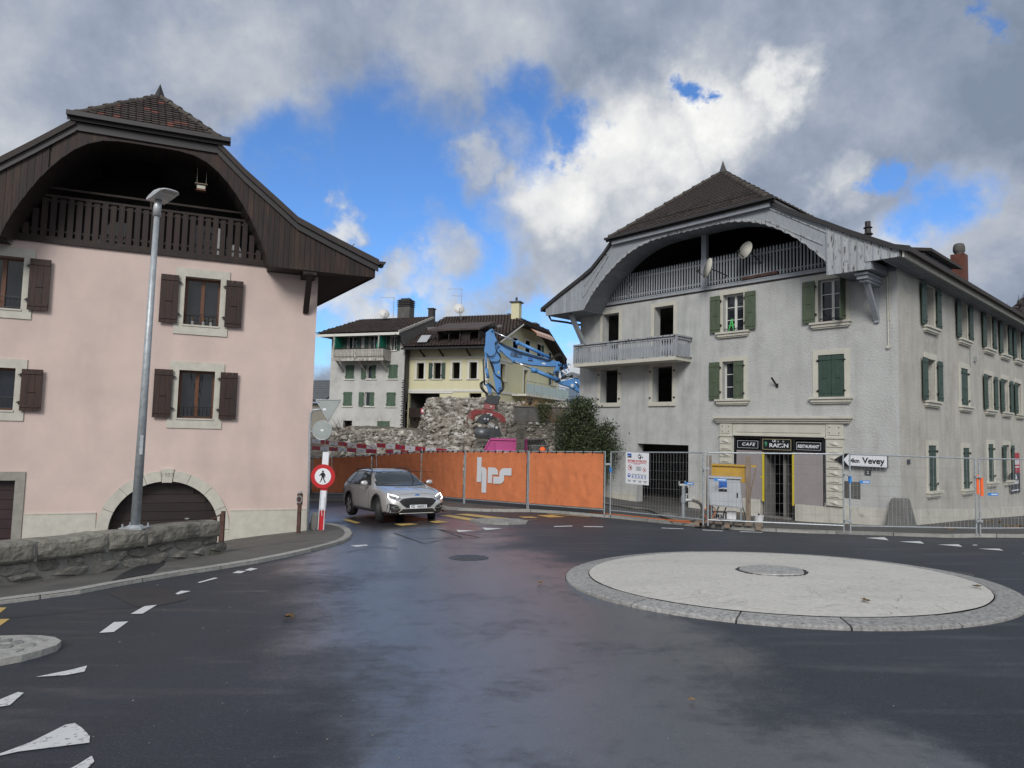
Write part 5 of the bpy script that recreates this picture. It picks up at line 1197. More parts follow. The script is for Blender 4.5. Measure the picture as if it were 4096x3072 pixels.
# things on the house that can be lifted away: two dishes
def dish(base_label,P0,fr,aim,r,armdir=1,mat='trim_cream',group=None,scale=1):
    t=thing('satellite_dish',base_label,'satellite dish',P0,0,group); n=Vector(aim).normalized(); q=n.to_track_quat('Z','Y').to_matrix().to_4x4()
    m=MB(); prof=[]
    for k in range(7): rr=r*k/6; prof.append((max(rr,.001),.35*rr*rr/r-.12*r))
    m.lathe(prof+[(r,.35*r-.12*r+.012)],(0,0,0),24); o=m.build('reflector',mat,t,smooth=True); o.matrix_basis=q
    m=MB(); a=q@Vector((0,-r*.9,0)); b=q@Vector((0,-r*.55,r*1.25)); m.tube([a,b],.014,6); m.build('feed_arm','iron',t)
    m=MB(); m.cyl(b,b+(q.to_3x3()@Vector((0,.05,-.1))),.035,.045,8); m.build('receiver','iron',t)
    m=MB(); back=Vector(fr)-Vector(P0); m.tube([(0,0,0),tuple(q.to_3x3()@Vector((0,0,-.18))),tuple(back)],.022,6); m.build('mount','iron',t)
    return t
dish('pale satellite dish facing outward, the higher one on the cafe gallery railing',cl(4.86,.6,9.5),cl(4.6,.05,9.1),Vector((-.90,-.40,.25)),.34,group=None)
dish('satellite dish seen edge-on beside the post of the cafe gallery',cl(6.36,.68,9.06),cl(6.0,.05,8.85),Vector((-1.0,-.10,.22)),.40)
# Vevey direction sign on the facade
v0=gp(3500,2100); 
sg=thing('direction_sign','white arrow sign pointing left reading Vevey 4 km on the cafe house corner','road sign',cl(0,0,0),CA)
m=MB(); A=[(2.05-.22,1.985),(1.62,2.2),(.28,2.2),(.28,1.77),(1.62,1.77)]; A=[(1.95,1.985),(1.60,2.19),(.30,2.19),(.30,1.77),(1.60,1.77)]
m.prism(A,.14,.17); m.build('panel_border','black_paint',sg)
m=MB(); m.prism([(1.66,1.985),(1.50,2.165),(.325,2.165),(.325,1.795),(1.50,1.795)],.171,.174); m.build('panel_field','white_sign',sg)
text('Vevey',.27,'black_paint','lettering',sg,(.73,.176,1.975),FACE,bold=.008,width=.68); text('4km',.19,'black_paint','lettering',sg,(1.29,.176,1.96),FACE,bold=.006,width=.28)
m=MB(); m.lathe([(.022,.175),(.022,.18)],(1.475,0,1.955),12,axis='y'); m.build('dot','black_paint',sg)
m=MB(); m.box(.5,.55,.0,.14,1.85,2.1); m.box(1.3,1.35,0,.14,1.85,2.1); m.build('fixings','galv',sg)
# ================================================================== pink house
PA=math.atan2(-math.cos(R_(67.95)),-math.sin(R_(67.95)))
pk_=thing('pink_house','pink rendered house with dark timber arched gable, brown shutters and arched garage door','house',(PKX,PKY,PKZ),PA)
AU,ARO,ARI,AZ=3.53,1.54,1.29,.15
pops=[(2.52,3.39,5.52,6.81),(2.53,3.41,3.05,4.32),(6.95,7.85,5.56,6.87),(6.95,7.85,3.12,4.15),(6.80,8.2,-1.6,1.45),(AU-ARI,AU+ARI,-1.6,AZ+ARI)]
m=MB(); wall_grid(m,ID,0,14,-1.8,7.36,pops,.4)
# spandrels round the arched opening
n=20
for k in range(n):
    a0,a1=math.pi*k/n,math.pi*(k+1)/n; p0=(AU+ARI*math.cos(a0),AZ+ARI*math.sin(a0)); p1=(AU+ARI*math.cos(a1),AZ+ARI*math.sin(a1))
    m.poly([(p0[0],0,p0[1]),(p0[0],0,AZ+ARI),(p1[0],0,AZ+ARI),(p1[0],0,p1[1])]); m.poly([(p0[0],0,p0[1]),(p1[0],0,p1[1]),(p1[0],-.4,p1[1]),(p0[0],-.4,p0[1])])
m.build('wall','pink_plaster',pk_)
m=MB(); m.poly([(0,0,-1.8),(0,0,7.36),(2.6,-15,7.36),(2.6,-15,-1.8)]); m.poly([(14,0,-1.8),(14,0,7.36),(14,-15,7.36),(14,-15,-1.8)]); m.poly([(2.6,-15,-1.8),(2.6,-15,7.36),(14,-15,7.36),(14,-15,-1.8)]); m.build('side_wall','pink_plaster',pk_)
m=MB(); m.box(.9,13.9,-14,-.41,-1.7,-1.6); m.box(.9,13.9,-14,-.41,4.75,4.85); m.box(.9,13.9,-14,-.41,2.2,2.3); m.box(1.2,13.8,-4.1,-4.0,-1.6,7.3); m.build('floors','interior',pk_)
# plinth with a fine top lip, leaving the openings free
for a,b in ((0,AU-ARO-.0),(AU+ARO,6.58),(8.42,14)): 
    m=MB(); m.box(a,b,0,.025,-1.8,.63); m.box(a,b,0,.035,.63,.655); m.build('plinth','cream_stone',pk_)
# stone surround of the arch: voussoirs, jamb stones and dated keystone
va=[0,.42,.86,1.30,math.pi/2-.10]; vs=[]
ang=[0,.40,.80,1.20,1.47]; allv=[(a,b) for a,b in zip(ang,ang[1:])]+[(math.pi-b,math.pi-a) for a,b in zip(ang,ang[1:])]
def vous(a0,a1,r0,r1,pr,name):
    m=MB(); k=6; g=.004
    for i in range(k):
        t0=a0+g+(a1-a0-2*g)*i/k; t1=a0+g+(a1-a0-2*g)*(i+1)/k
        q=[(AU+r*math.cos(t),AZ+r*math.sin(t)) for r,t in ((r0,t0),(r1,t0),(r1,t1),(r0,t1))]
        m.hexa([(x,-.10,z) for x,z in q]+[(x,pr,z) for x,z in q])
    return m.build(name,'cream_stone',pk_)
for a,b in allv: vous(a,b,ARI-.02,ARO,.035,'arch_stone')
ks=vous(1.475,math.pi-1.475,ARI-.05,ARO+.05,.06,'keystone')
text('1987',.15,'grey_stone','lettering',ks,(AU,.062,AZ+1.43),FACE,width=.26,ext=.001)
for s in (-1,1):
    for z0,z1 in ((-1.8,-1.0),(-.995,-.45),(-.445,.14)): m=MB(); m.box(AU+s*(ARI-.02) if s>0 else AU-ARO,AU+ARO if s>0 else AU-ARI+.02,-.1,.03,z0,z1); m.build('jamb_stone','cream_stone',pk_)
for k in range(14):   # plank door
    z0=-1.6+k*.222; z1=z0+.212
    zt=z1-AZ; half=ARI if zt<=0 else (math.sqrt(max(0,ARI**2-zt**2)))
    if half<.1: half=.3
    m=MB(); m.box(AU-half,AU+half,-.30,-.27,z0,z1); m.build('door_plank','garage_wood',pk_)
m=MB(); m.box(AU-.95,AU-.935,-.268,-.262,-1.6,1.0); m.box(AU-ARI,AU+ARI,-.34,-.31,-1.6,AZ+ARI); m.build('door_backing','garage_wood',pk_)
m=MB(); m.lathe([(.02,-.262),(.02,-.255)],(AU-.5,0,.42),14,axis='y',P=lambda x,y,z:(AU-.5+(x-AU+.5)*2.8,y,z)); m.build('door_plate','grey_back',pk_)
# left doorway
m=MB(); m.box(6.60,6.80,-.05,.03,-1.8,1.45); m.box(6.60,8.4,-.05,.031,1.451,1.66); m.box(8.2,8.4,-.05,.03,-1.8,1.45); m.build('door_surround','grey_stone',pk_)
for k in range(13): m=MB(); z=-1.55+k*.23; m.box(6.8,8.2,-.22,-.18,z,z+.22); m.build('door_board','door_wood',pk_)
# windows
def pwin(uc,z0,w,h,zb,sh,pots=0):
    wn=window(pk_,ID,uc,z0,w,h,fw=.225,proud=.03,rows=1,sashm='window_wood',surm='cream_stone',sh=sh,shm='shutter_brown',sill=None,bottomframe=zb,bars='rails',big=.05,depth=.22)
    m=MB(); m.box(uc-w/2-.02,uc+w/2+.02,-.05,.05,z0-.03,z0+.012); m.build('sill','cream_stone',wn)
    # pale curtains inside
    m=MB()
    for s in (-1,1):
        for k in range(6): x=uc+s*(w/2-.05-k*.035); m.box(x-.02,x+.02,-.42-.02*(k%2),-.40-.02*(k%2),z0+.05,z0+h-.05)
    m.build('curtain','curtain',wn)
    return wn
pwin(2.955,5.52,.86,1.29,.25,('open','open')); w1_=pwin(2.97,3.05,.86,1.27,.25,('open','open')); pwin(7.40,5.58,.88,1.29,.22,('open','open')); pwin(7.40,3.12,.88,1.03,.24,('open','open'))
m=MB(); m.box(2.62,2.95,-.38,-.37,3.42,3.92); o=m.build('flag','blue_flag',w1_)
for k,u in enumerate((3.16,2.90,2.72)):
    p=Vector((PKX,PKY,PKZ))+Matrix.Rotation(PA,3,'Z')@Vector((u,-.02,5.533)); t=thing('flower_pot',['tin pot with dry stems, leftmost on the upper window ledge of the pink house','tin pot in the middle of the upper window ledge of the pink house','tin pot with dry stems, rightmost on the upper window ledge of the pink house'][k],'flower pot',p,PA,'tin pots on the window ledge')
    m=MB(); m.lathe([(.032,0),(.045,.10),(.048,.10)],(0,0,0),14); m.build('pot','tin',t,smooth=False)
    m=MB()
    for j in range(7): a=j*.9; m.tube([(0,0,.09),(.02*math.cos(a),.01*math.sin(a),.16),(.05*math.cos(a),.02*math.sin(a),.19+.02*(j%3))],.0035,4)
    m.build('dry_stems','leaf_litter',t)
# roof and gable
PRR=[(-1.52,7.57),(-.98,7.78),(-.11,8.13),(.69,8.47),(1.15,8.84),(2.06,9.55),(2.74,10.17)]
PRL=[(10.2,7.57),(9.6,7.78),(8.75,8.13),(7.95,8.47),(7.35,8.92),(6.70,9.47),(5.90,10.17)]
def pzr(u):
    pts=PRR+list(reversed(PRL)); return float(np.interp(u,[p[0] for p in pts],[p[1] for p in pts]))
PAC,PAW,PAB,PAH=4.31,2.94,7.14,2.70
def pza(u): return PAB+PAH*archf((u-PAC)/PAW)
xs=[1.38+(7.24-1.38)*i/60 for i in range(61)]
def pboard(u0,u1,lo,hi,o0=.84,o1=.87):
    m=MB(); k=3
    for i in range(k):
        a=u0+(u1-u0)*i/k; b=u0+(u1-u0)*(i+1)/k; between(m,[a,b],lo,hi,o0,o1)
    m.build('gable_board','weathered_wood',pk_)
m=MB(); between(m,[-1.45,0,1.38]+xs[1:]+[8.5,10.1],lambda u:(pza(u) if 1.38<u<7.24 else 7.15),lambda u:max(7.16,pzr(u)-.16),.78,.84); m.build('gable_backing','dark_wood',pk_)
u=-1.42
while u<10:
    u1=u+.135
    lo=lambda x:(pza(x) if 1.38<x<7.24 else 7.13); hi=lambda x:pzr(x)-.15
    if not (2.2<u<6.3): pboard(u+.003,u1-.003,lo,hi)
    u=u1
m=MB(); between(m,[x for x in xs if 2.15<=x<=6.4],pza,lambda u:min(pzr(u)-.15,pza(u)+.9),.845,.875); m.build('arch_board','weathered_wood',pk_)
K=26; oa=arc_eq(PAC,PAW,PAB,PAH,K); ia=arc_eq(4.31,2.84,7.36,2.5,K)
for k in range(K):
    m=MB(); a0,a1,b0,b1=oa[k],oa[k+1],ia[k],ia[k+1]; e=.004
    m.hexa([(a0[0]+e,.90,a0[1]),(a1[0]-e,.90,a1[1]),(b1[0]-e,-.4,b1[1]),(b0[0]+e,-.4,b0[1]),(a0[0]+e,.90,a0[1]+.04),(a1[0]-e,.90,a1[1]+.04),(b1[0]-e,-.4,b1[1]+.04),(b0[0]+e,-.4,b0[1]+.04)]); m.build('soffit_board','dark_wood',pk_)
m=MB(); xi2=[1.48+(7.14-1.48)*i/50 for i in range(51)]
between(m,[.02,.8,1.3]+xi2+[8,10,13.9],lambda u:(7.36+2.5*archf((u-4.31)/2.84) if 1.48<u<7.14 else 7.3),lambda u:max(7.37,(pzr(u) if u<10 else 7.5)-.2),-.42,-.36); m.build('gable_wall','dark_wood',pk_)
m=MB()
for pr in (PRR,PRL):
    s=1 if pr is PRR else -1
    for a,b in zip(pr,pr[1:]): m.hexa([(a[0],.88,a[1]-.27),(b[0],.88,b[1]-.27),(b[0],.93,b[1]-.27),(a[0],.93,a[1]-.27),(a[0],.88,a[1]),(b[0],.88,b[1]),(b[0],.93,b[1]),(a[0],.93,a[1])])
m.box(2.74,5.90,.88,.93,9.93,10.14)
m.build('bargeboard','fascia_metal',pk_)
AP=(4.32,-.45,11.72); HZ=10.27
m=MB()
def skslab(m,prof,o0,o1,th=.16,sk=.175):
    for a,b in zip(prof,prof[1:]):
        dx=(o0-o1)*sk; m.hexa([(a[0],o0,a[1]-th),(b[0],o0,b[1]-th),(b[0]+dx,o1,b[1]-th),(a[0]+dx,o1,a[1]-th),(a[0],o0,a[1]),(b[0],o0,b[1]),(b[0]+dx,o1,b[1]),(a[0]+dx,o1,a[1])])
skslab(m,[(p[0],p[1]+.06) for p in PRR],.99,-15); skslab(m,[(p[0],p[1]+.06) for p in PRL],.99,-15,sk=0)
m.hexa([(2.70,.98,HZ-.1),(AP[0],AP[1],AP[2]-.1),(AP[0]+1.5,-15,AP[2]-.1),(2.7+2.8,-15,HZ-.1),(2.70,.98,HZ),AP,(AP[0]+1.5,-15,AP[2]),(2.7+2.8,-15,HZ)])
m.hexa([(5.92,.98,HZ-.1),(AP[0],AP[1],AP[2]-.1),(AP[0]+1.5,-15,AP[2]-.1),(5.92,-15,HZ-.1),(5.92,.98,HZ),AP,(AP[0]+1.5,-15,AP[2]),(5.92,-15,HZ)])
m.poly([(2.70,1.02,HZ-.06),(5.92,1.02,HZ-.06),(AP[0],AP[1],AP[2]-.06)]); m.poly([(2.70,1.02,HZ-.07),(5.92,1.02,HZ-.07),(5.92,-.4,HZ-.07),(2.7,-.4,HZ-.07)])
m.build('roof','roof_under',pk_)
m=MB(); m.poly([(-1.42,.86,7.14),(0.0,.86,7.14),(0,0,7.22),(2.6,-15,7.22),(1.3,-15,7.14)]); m.poly([(0,.86,7.14),(1.38,.86,7.14),(1.38,0,7.16),(0,0,7.16)]); m.poly([(7.24,.86,7.14),(10.2,.86,7.14),(10.2,0,7.16),(7.24,0,7.16)]); m.build('soffit','dark_wood',pk_)
m=MB(); dx=.175*15.9; m.hexa([(-1.44,.87,7.12),(-1.40,.87,7.12),(-1.40+dx,-15,7.12),(-1.44+dx,-15,7.12),(-1.44,.87,7.45),(-1.40,.87,7.45),(-1.40+dx,-15,7.45),(-1.44+dx,-15,7.45)]); m.build('eaves_fascia','dark_wood',pk_)
m=MB(); m.box(2.45,6.08,1.02,1.14,HZ-.06,HZ+.05); m.box(2.45,6.08,1.0,1.02,HZ-.14,HZ+.03); m.build('gutter','fascia_metal',pk_)
m=MB(); m.lathe([(.02,0),(.07,.03),(.09,.12)],(-1.60,.85,7.42),10); m.hexa([(-1.68,1.0,7.50),(-1.52,1.0,7.50),(-1.52+dx,-15,7.50),(-1.68+dx,-15,7.50),(-1.72,1.0,7.58),(-1.5,1.0,7.58),(-1.5+dx,-15,7.58),(-1.72+dx,-15,7.58)]); m.build('gutter','fascia_metal',pk_)
dv=Vector((0,AP[1]-1.0,AP[2]-HZ)); Ls=dv.length; ex=.135
tiles(pk_,(4.31,1.0,HZ+.0),(1,0,0),dv,lambda r:(-1.56*(1-r*ex/Ls),1.56*(1-r*ex/Ls)),int(Ls/ex),ex,.17,'tile_brown','tile_red',red=.07,seed=5)
ridge_caps(pk_,(2.74,1.0,HZ+.02),AP,6,.10,'ridge_tile'); ridge_caps(pk_,(5.88,1.0,HZ+.02),AP,6,.10,'ridge_tile')
m=MB(); m.lathe([(.15,-.05),(.12,.03),(.05,.22),(.0,.36)],(AP[0],AP[1],AP[2]+.02),4); m.build('finial','fascia_metal',pk_)
m=MB()
for y,u in ((.5,-.55),(.5,-.75)): m.tube([(u,y,7.95),(u-.15,y,8.12)],.012,5)
m.build('snow_hook','iron',pk_)
# gallery behind the arch
m=MB(); m.box(1.45,7.2,-2.2,.06,7.30,7.40); m.build('gallery_floor','dark_wood',pk_)
m=MB(); m.box(1.45,7.2,0,.05,7.355,7.47); m.box(1.5,7.1,.0,.03,8.47,8.53); m.box(1.8,6.6,-.02,.03,8.68,8.73); m.box(4.27,4.32,-.02,.03,8.53,8.68); m.box(1.5,7.1,-.03,0,7.60,7.65); m.box(1.5,7.1,-.03,0,8.36,8.41); m.build('railing_rail','weathered_wood',pk_)
u=1.62; k=0
while u<7.0:
    top=min(8.47 if k%2==0 else 8.44,7.36+2.5*archf((u-4.31)/2.84)-.05); lo=7.44 if k%2==0 else 7.47
    if top>lo+.15: ubox('weathered_wood','baluster_board',pk_,u-.065,u+.065,.0+(k%2)*.0,.025,lo,top)
    u+=.185; k+=1
m=MB(); between(m,[1.5+.25*i for i in range(23)],lambda u:7.4,lambda u:pzr(u)-.3,-2.3,-2.2); m.build('gallery_back_wall','dark_wood',pk_)
for (a,b,z0,z1) in ((1.9,2.5,7.4,8.6),(2.75,3.35,7.4,8.8),(5.15,5.75,7.4,8.6),(6.0,6.35,7.4,8.4)): 
    m=MB(); m.box(a,b,-2.19,-2.15,z0,z1); m.build('gallery_glass','glass_sky',pk_)
m=MB(); m.prism([(1.9,7.45),(2.35,7.45),(2.35,8.0),(2.15,8.1)],-1.0,-.95); m.prism([(2.6,7.5),(2.8,7.5),(2.8,8.55),(2.6,8.45)],-1.1,-1.05); m.prism([(5.4,7.45),(5.75,7.45),(5.45,8.05)],-1,-.95); m.build('painted_reflection','white_board',pk_)  # white shapes put in as painted reflections of the gallery glazing
m=MB(); m.beam((.30,.0,6.12),(.30,.80,7.10),.13,.15,up=(1,0,0)); m.box(.12,.48,0,.84,7.03,7.135); m.build('bracket','dark_wood',pk_)
# bird feeder under the gable
p=Vector((PKX,PKY,PKZ))+Matrix.Rotation(PA,3,'Z')@Vector((3.12,.35,9.05)); t=thing('bird_feeder','small wooden bird feeder hanging on cords under the pink house gable','bird feeder',p,PA)
m=MB(); m.box(-.12,.12,-.08,.08,0,.02); m.box(-.10,.10,-.07,.07,.02,.05); m.build('tray','window_wood',t)
m=MB(); m.box(-.10,.10,-.06,.06,.05,.14); m.build('seed_box','trim_cream',t)
m=MB(); m.box(-.15,.15,-.1,.1,.16,.18); m.build('feeder_roof','yellow_wood' if False else 'wood_raw',t)
m=MB(); m.tube([(-.11,0,.18),(-.11,0,.52)],.004,4); m.tube([(.11,0,.18),(.11,0,.62)],.004,4); m.build('cords','trim_cream',t)
# ================================================================== houses beyond the building site
TH=R_(20.5); FA=math.atan2(math.sin(TH),-math.cos(TH))
FAR=[]
wh=thing('white_house','tall off white house with green shutters and a peeling timber balcony behind the rubble','house',(-9.211,58,0),FA)
EZ=10.84
ops=[(5.09,6.0,6.97,8.22),(3.74-.46+.0,3.74,6.97,8.20),(2.77,3.24,6.97,8.2),(.72,1.6,6.97,8.21)]
wops=[(5.55,6.97,.9,1.25,'cc'),(3.33,6.97,.9,1.23,'mix'),(1.16,6.97,.9,1.24,'cc'),(5.66,4.57,.9,1.25,'cc'),(3.42,4.57,.95,1.24,'mix'),(1.27,4.57,.9,1.23,'cc')]
tops=[(5.42,8.75,.85,2.0,'oo'),(3.22,8.75,.8,2.0,'oo'),(1.22,9.44,.55,1.25,'oo')]
allop=[(u-w/2,u+w/2,z,z+h) for u,z,w,h,_ in wops+tops]+[(5.11,6.02,1.8,3.29),(1.3,2.56,1.9,3.3)]
m=MB(); wall_grid(m,ID,0.02,7.6,-1,10.9,allop,.3); m.box(0.03,7.6,-9,-8.9,-1,10.9); m.box(7.59,7.6,-9,-.3,-1,10.9); m.build('wall','far_white',wh)
m=MB(); m.box(.03,7.5,-3,-2.9,-1,10.8); m.box(0.03,7.5,-2.9,-.31,8.6,8.7); m.box(0.03,7.5,-2.9,-.31,4.2,4.3); m.build('interior_wall','interior',wh)
for u,z,w,h,s in wops+tops:
    sh={'cc':('closed','closed'),'mix':('closed','open'),'oo':('open','open')}[s]
    glz=s!='cc'
    window(wh,ID,u,z,w,h,fw=.04,proud=.015,rows=1,glaz=glz,surm='far_white',sillm='far_trim',sh=sh,shm='green_far' if s!='oo' else 'green_dark',sill='slim' if s!='oo' or u<2 else None,louv=(s!='oo'),depth=.12)
m=MB(); m.box(1.3,2.56,-.1,-.06,1.9,3.3); 
for k in range(9): m.box(1.32,2.54,-.06,-.045,2.0+k*.14,2.1+k*.14)
m.build('garage_shutter','green_far',wh)
# balcony
m=MB(); m.box(1.42,6.52,0,1.25,8.50,8.68); m.box(1.40,6.54,1.2,1.3,8.44,8.66); m.build('balcony_floor','white_old',wh)
m=MB(); m.box(1.42,6.52,1.2,1.28,9.48,9.55); m.box(1.42,6.52,1.2,1.25,8.78,8.83); m.box(1.42,1.48,.0,1.2,9.48,9.55); m.build('balcony_rail','dark_wood',wh)
for k in range(36): ubox('white_old','balcony_slat',wh,1.47+k*.141,1.47+k*.141+.11,1.22,1.24,8.7,9.46)
for k in range(8): ubox('white_old','balcony_slat',wh,1.43,1.45,.08+k*.141,.08+k*.141+.11,8.7,9.46)
m=MB()
for u in (1.96,6.46): m.box(u-.05,u+.05,1.18,1.28,8.7,10.75)
m.box(4.2,4.28,1.2,1.28,8.66,9.5)
m.build('balcony_post','white_old',wh)
for u in (6.2,3.95,1.75): m=MB(); m.beam((u,.02,7.6),(u,1.1,8.48),.12,.14,up=(1,0,0)); m.build('balcony_bracket','white_old',wh)
m=MB(); m.box(6.36,6.40,.1,1.2,8.75,10.7); m.box(1.9,1.92,.1,1.2,8.75,10.7); m.poly([(1.95,1.15,9.5),(2.3,1.15,9.5),(1.95,1.15,10.7)]); m.build('privacy_cloth','green_cloth',wh)
# roof: hipped on the left
m=MB(); e0,e1=9.1,-.1; ro=1.25; rz=13.15; ry=-5.0
A_=(8.35,ro,10.88); B_=(.02,ro,10.80); Cc=(0.3,ry,13.1); D_=(8.5-.6,ry,13.12); 
rl=(7.6,ry,13.15)
m.hexa([(8.35,ro,10.72),(.1,ro,10.68),(.1,ry,12.95),(7.6,ry,13.0),(8.35,ro,10.86),(.1,ro,10.82),(.1,ry,13.1),(7.6,ry,13.15)])
m.hexa([(8.35,ro,10.72),(7.6,ry,13.0),(7.6,ry,13.0),(8.35,-11,10.72),(8.35,ro,10.86),(7.6,ry,13.15),(7.6,ry,13.15),(8.35,-11,10.86)])
m.poly([(.1,ry,13.1),(7.6,ry,13.15),(8.35,-11,10.8),(.1,-11,10.8)])
m.build('roof','roof_under',wh)
dv=Vector((0,ry-ro,13.12-10.84)); Ls=dv.length; ex=.36
tiles(wh,(4.2,ro+.02,10.86),(1,0,0),dv,lambda r:(-4.1,4.1-.6*r*ex/Ls),int(Ls/ex),ex,.29,'tile_far',rounded=False,limit=300,th=.03,seed=8)
m=MB(); m.box(0,8.4,ro-.02,ro+.02,10.62,10.84); m.build('eaves_fascia','far_trim',wh)
m=MB(); m.poly([(.0,ro,10.7),(8.35,ro,10.7),(8.35,0,10.7),(0,0,10.7)]); m.build('soffit','white_old',wh)
m=MB(); m.prism([(.02,8.5),(.02,10.9)],0,.1) if False else m.poly([(.01,0,9.86),(.01,ro,10.75),(.01,ry,13.05),(.01,-9,10.9),(.01,-9,5),(.01,0,5)]); m.build('gable_end','concrete_old',wh)
m=MB(); m.beam((0.02,ro,10.86),(.02,ry,13.12),.14,.2); m.build('verge_board','white_old',wh)
ck=MB(); ck.box(2.35,3.65,-5.5,-4.6,12.2,14.2); c_=ck.build('chimney','concrete_old',wh)
m=MB(); 
for k in range(4): m.box(2.30-.0,3.70,-5.55,-4.55,14.24+k*.17,14.33+k*.17); m.box(2.4,3.6,-5.45,-4.65,14.33+k*.17,14.41+k*.17)
m.box(2.55,3.45,-5.3,-4.8,14.9,15.05); m.build('chimney_cowl','fascia_metal',c_)
m=MB(); m.box(.0,.5,-5.3,-4.8,12.9,13.9); m.box(-.06,.56,-5.36,-4.74,13.9,14.0); m.build('chimney','fascia_metal',wh)
m=MB(); m.tube([(.35,ro+.02,10.7),(.25,.6,10.2),(-.05,.12,9.7),(-.05,.08,3)],.06,8); m.build('downpipe','iron',wh)
# rack of old fixings down the party corner
m=MB()
for k in range(22): m.box(-.05,.25-.15*(k%2)*.5,.0,.06,2.6+k*.2,2.68+k*.2)
m.box(-.08,.0,.0,.07,2.5,7.4); m.build('wall_ties','iron',wh)
def fl(u,o,z,org=(-9.211,58,0)):
    a=Matrix.Rotation(FA,3,'Z')@Vector((u,o,z)); return Vector(org)+a
dish('white satellite dish on the roof of the tall white house',fl(4.5,-3.6,13.35),fl(4.5,-3.9,12.7),Vector((.35,-.85,.35)),.5,mat='white_paint')
def aerial(P0,h,label,two=False):
    t=thing('tv_aerial',label,'aerial',P0,0,'roof aerials'); m=MB(); m.cyl((0,0,0),(0,0,h),.025,n=6); m.build('mast','galv',t)
    m=MB()
    for zz,L in ((h-.1,1.4),)+(((h-.75,.9),) if two else ()):
        m.beam((.1,0,zz),(-L,0,zz+.02),.03,.03)
        for k in range(9): x=.0-L*k/9; m.beam((x,-.25+.01*k,zz),(x,.25-.01*k,zz),.012,.012)
    m.build('antenna','galv',t)
aerial(fl(4.1,-4.6,12.9),2.3,'thin television aerial beside the chimney of the tall white house')
# ---- yellow house
yo=(-1.684,56,0)
yh=thing('yellow_house','pale yellow house with dark tiled roof and empty window openings behind the rubble heap','house',yo,FA)
fo=[(6.33,7.02,7.02,8.38),(4.72,5.4,7.02,8.39),(2.92,3.64,7.02,8.42),(1.36,2.05,7.02,8.42),(4.75,7.7,1.5,5.77),(.9,2.0,5.0,5.8)]
m=MB(); wall_grid(m,ID,.35,7.8,-1,9.7,fo,.3); m.build('wall','far_yellow',yh)
SD=lambda s,o,z:(.35-.1132*s-.9936*o,-.9936*s+.1132*o,z)
so=[(2.15,3.05,7.05,8.5),(6.8,7.6,6.1,8.4),(12.95,13.85,7.45,8.62),(4.4,5.3,9.75,11.05),(6.95,7.9,9.85,11.15),(9.55,10.4,10.0,11.15),(12.3,12.9,9.95,10.65)]
def ytop(s): return float(np.interp(s,[-1,4.45,9.97,15.2],[9.6,12.3,12.33,9.9]))
m=MB(); wall_grid(m,SD,0,15,-1,9.0,[o for o in so if o[2]<9],.3); m.build('side_wall','far_yellow',yh)
m=MB(); gops=[o for o in so if o[2]>9]; cuts=sorted(set([0,4.45,9.97,15]+[x for o in gops for x in o[:2]]+[1.0*k for k in range(16)]))
for a,b in zip(cuts,cuts[1:]):
    mid=(a+b)/2; op=[o for o in gops if o[0]<mid<o[1]]
    if op: o=op[0]; m.poly([SD(a,0,9.0),SD(b,0,9.0),SD(b,0,o[2]),SD(a,0,o[2])]); m.poly([SD(a,0,o[3]),SD(b,0,o[3]),SD(b,0,ytop(b)-.1),SD(a,0,ytop(a)-.1)])
    else: m.poly([SD(a,0,9.0),SD(b,0,9.0),SD(b,0,ytop(b)-.1),SD(a,0,ytop(a)-.1)])
m.build('gable_wall','far_yellow',yh)
m=MB(); m.box(.4,7.7,-3,-2.9,-1,12); m.hexa([SD(3,-1.6,5),SD(14.8,-1.6,5),SD(14.8,-1.7,5),SD(3,-1.7,5),SD(3,-1.6,9.7),SD(14.8,-1.6,9.7),SD(14.8,-1.7,9.7),SD(3,-1.7,9.7)]); m.box(.4,7.6,-2.9,-.31,6.2,6.3); m.box(7.78,7.8,-12,-.3,-1,9.7); m.build('interior_wall','interior',yh)
for i,(u,sh) in enumerate(((6.675,(None,None)),(5.06,('open','open')),(3.28,(None,None)),(1.705,(None,None)))):
    window(yh,ID,u,7.02,.69,1.38,fw=.17,proud=.03,glaz=False,surm='far_trim',sillm='far_trim',sh=sh,shm='green_dark',sill='slim')
for s,z,w,h,sh in ((2.6,7.05,.9,1.45,(None,None)),(7.2,6.1,.8,2.3,(None,None)),(13.4,7.45,.9,1.17,('open',None)),(4.85,9.75,.9,1.3,(None,None)),(7.42,9.85,.95,1.3,(None,None)),(9.97,10.0,.85,1.15,(None,'open')),(12.6,9.95,.6,.7,(None,None))):
    window(yh,SD,s,z,w,h,fw=.17,proud=.03,glaz=False,surm='far_trim',sillm='far_trim',sh=sh,shm='green_dark',sill='slim')
m=MB(); m.box(.35,7.8,0,.06,8.72,8.90); m.box(.35,7.8,0,.06,5.92,6.12); m.box(3.5,7.8,.0,.05,5.78,5.91); m.box(0,4.4,.0,.06,8.72,8.90,P=SD); m.box(0,15,0,.06,5.92,6.12,P=SD); m.box(14.6,15,0,.04,6.2,9.4,P=SD); m.build('string_course','far_trim',yh)
for k in range(26):
    z=6.2+k*.23; 
    if z<9.6 : ubox('far_trim','quoin',yh,.36,.36+(.42 if k%2 else .3),.0,.03,z+.01,z+.22)
m=MB(); m.box(6.5,7.7,-2.8,-.31,4.0,4.1); m.build('carport_slab','interior',yh)
for k in range(16): ubox('weathered_wood','balcony_slat',yh,6.45+k*.085,6.52+k*.085,-.1,-.07,3.7,4.5)
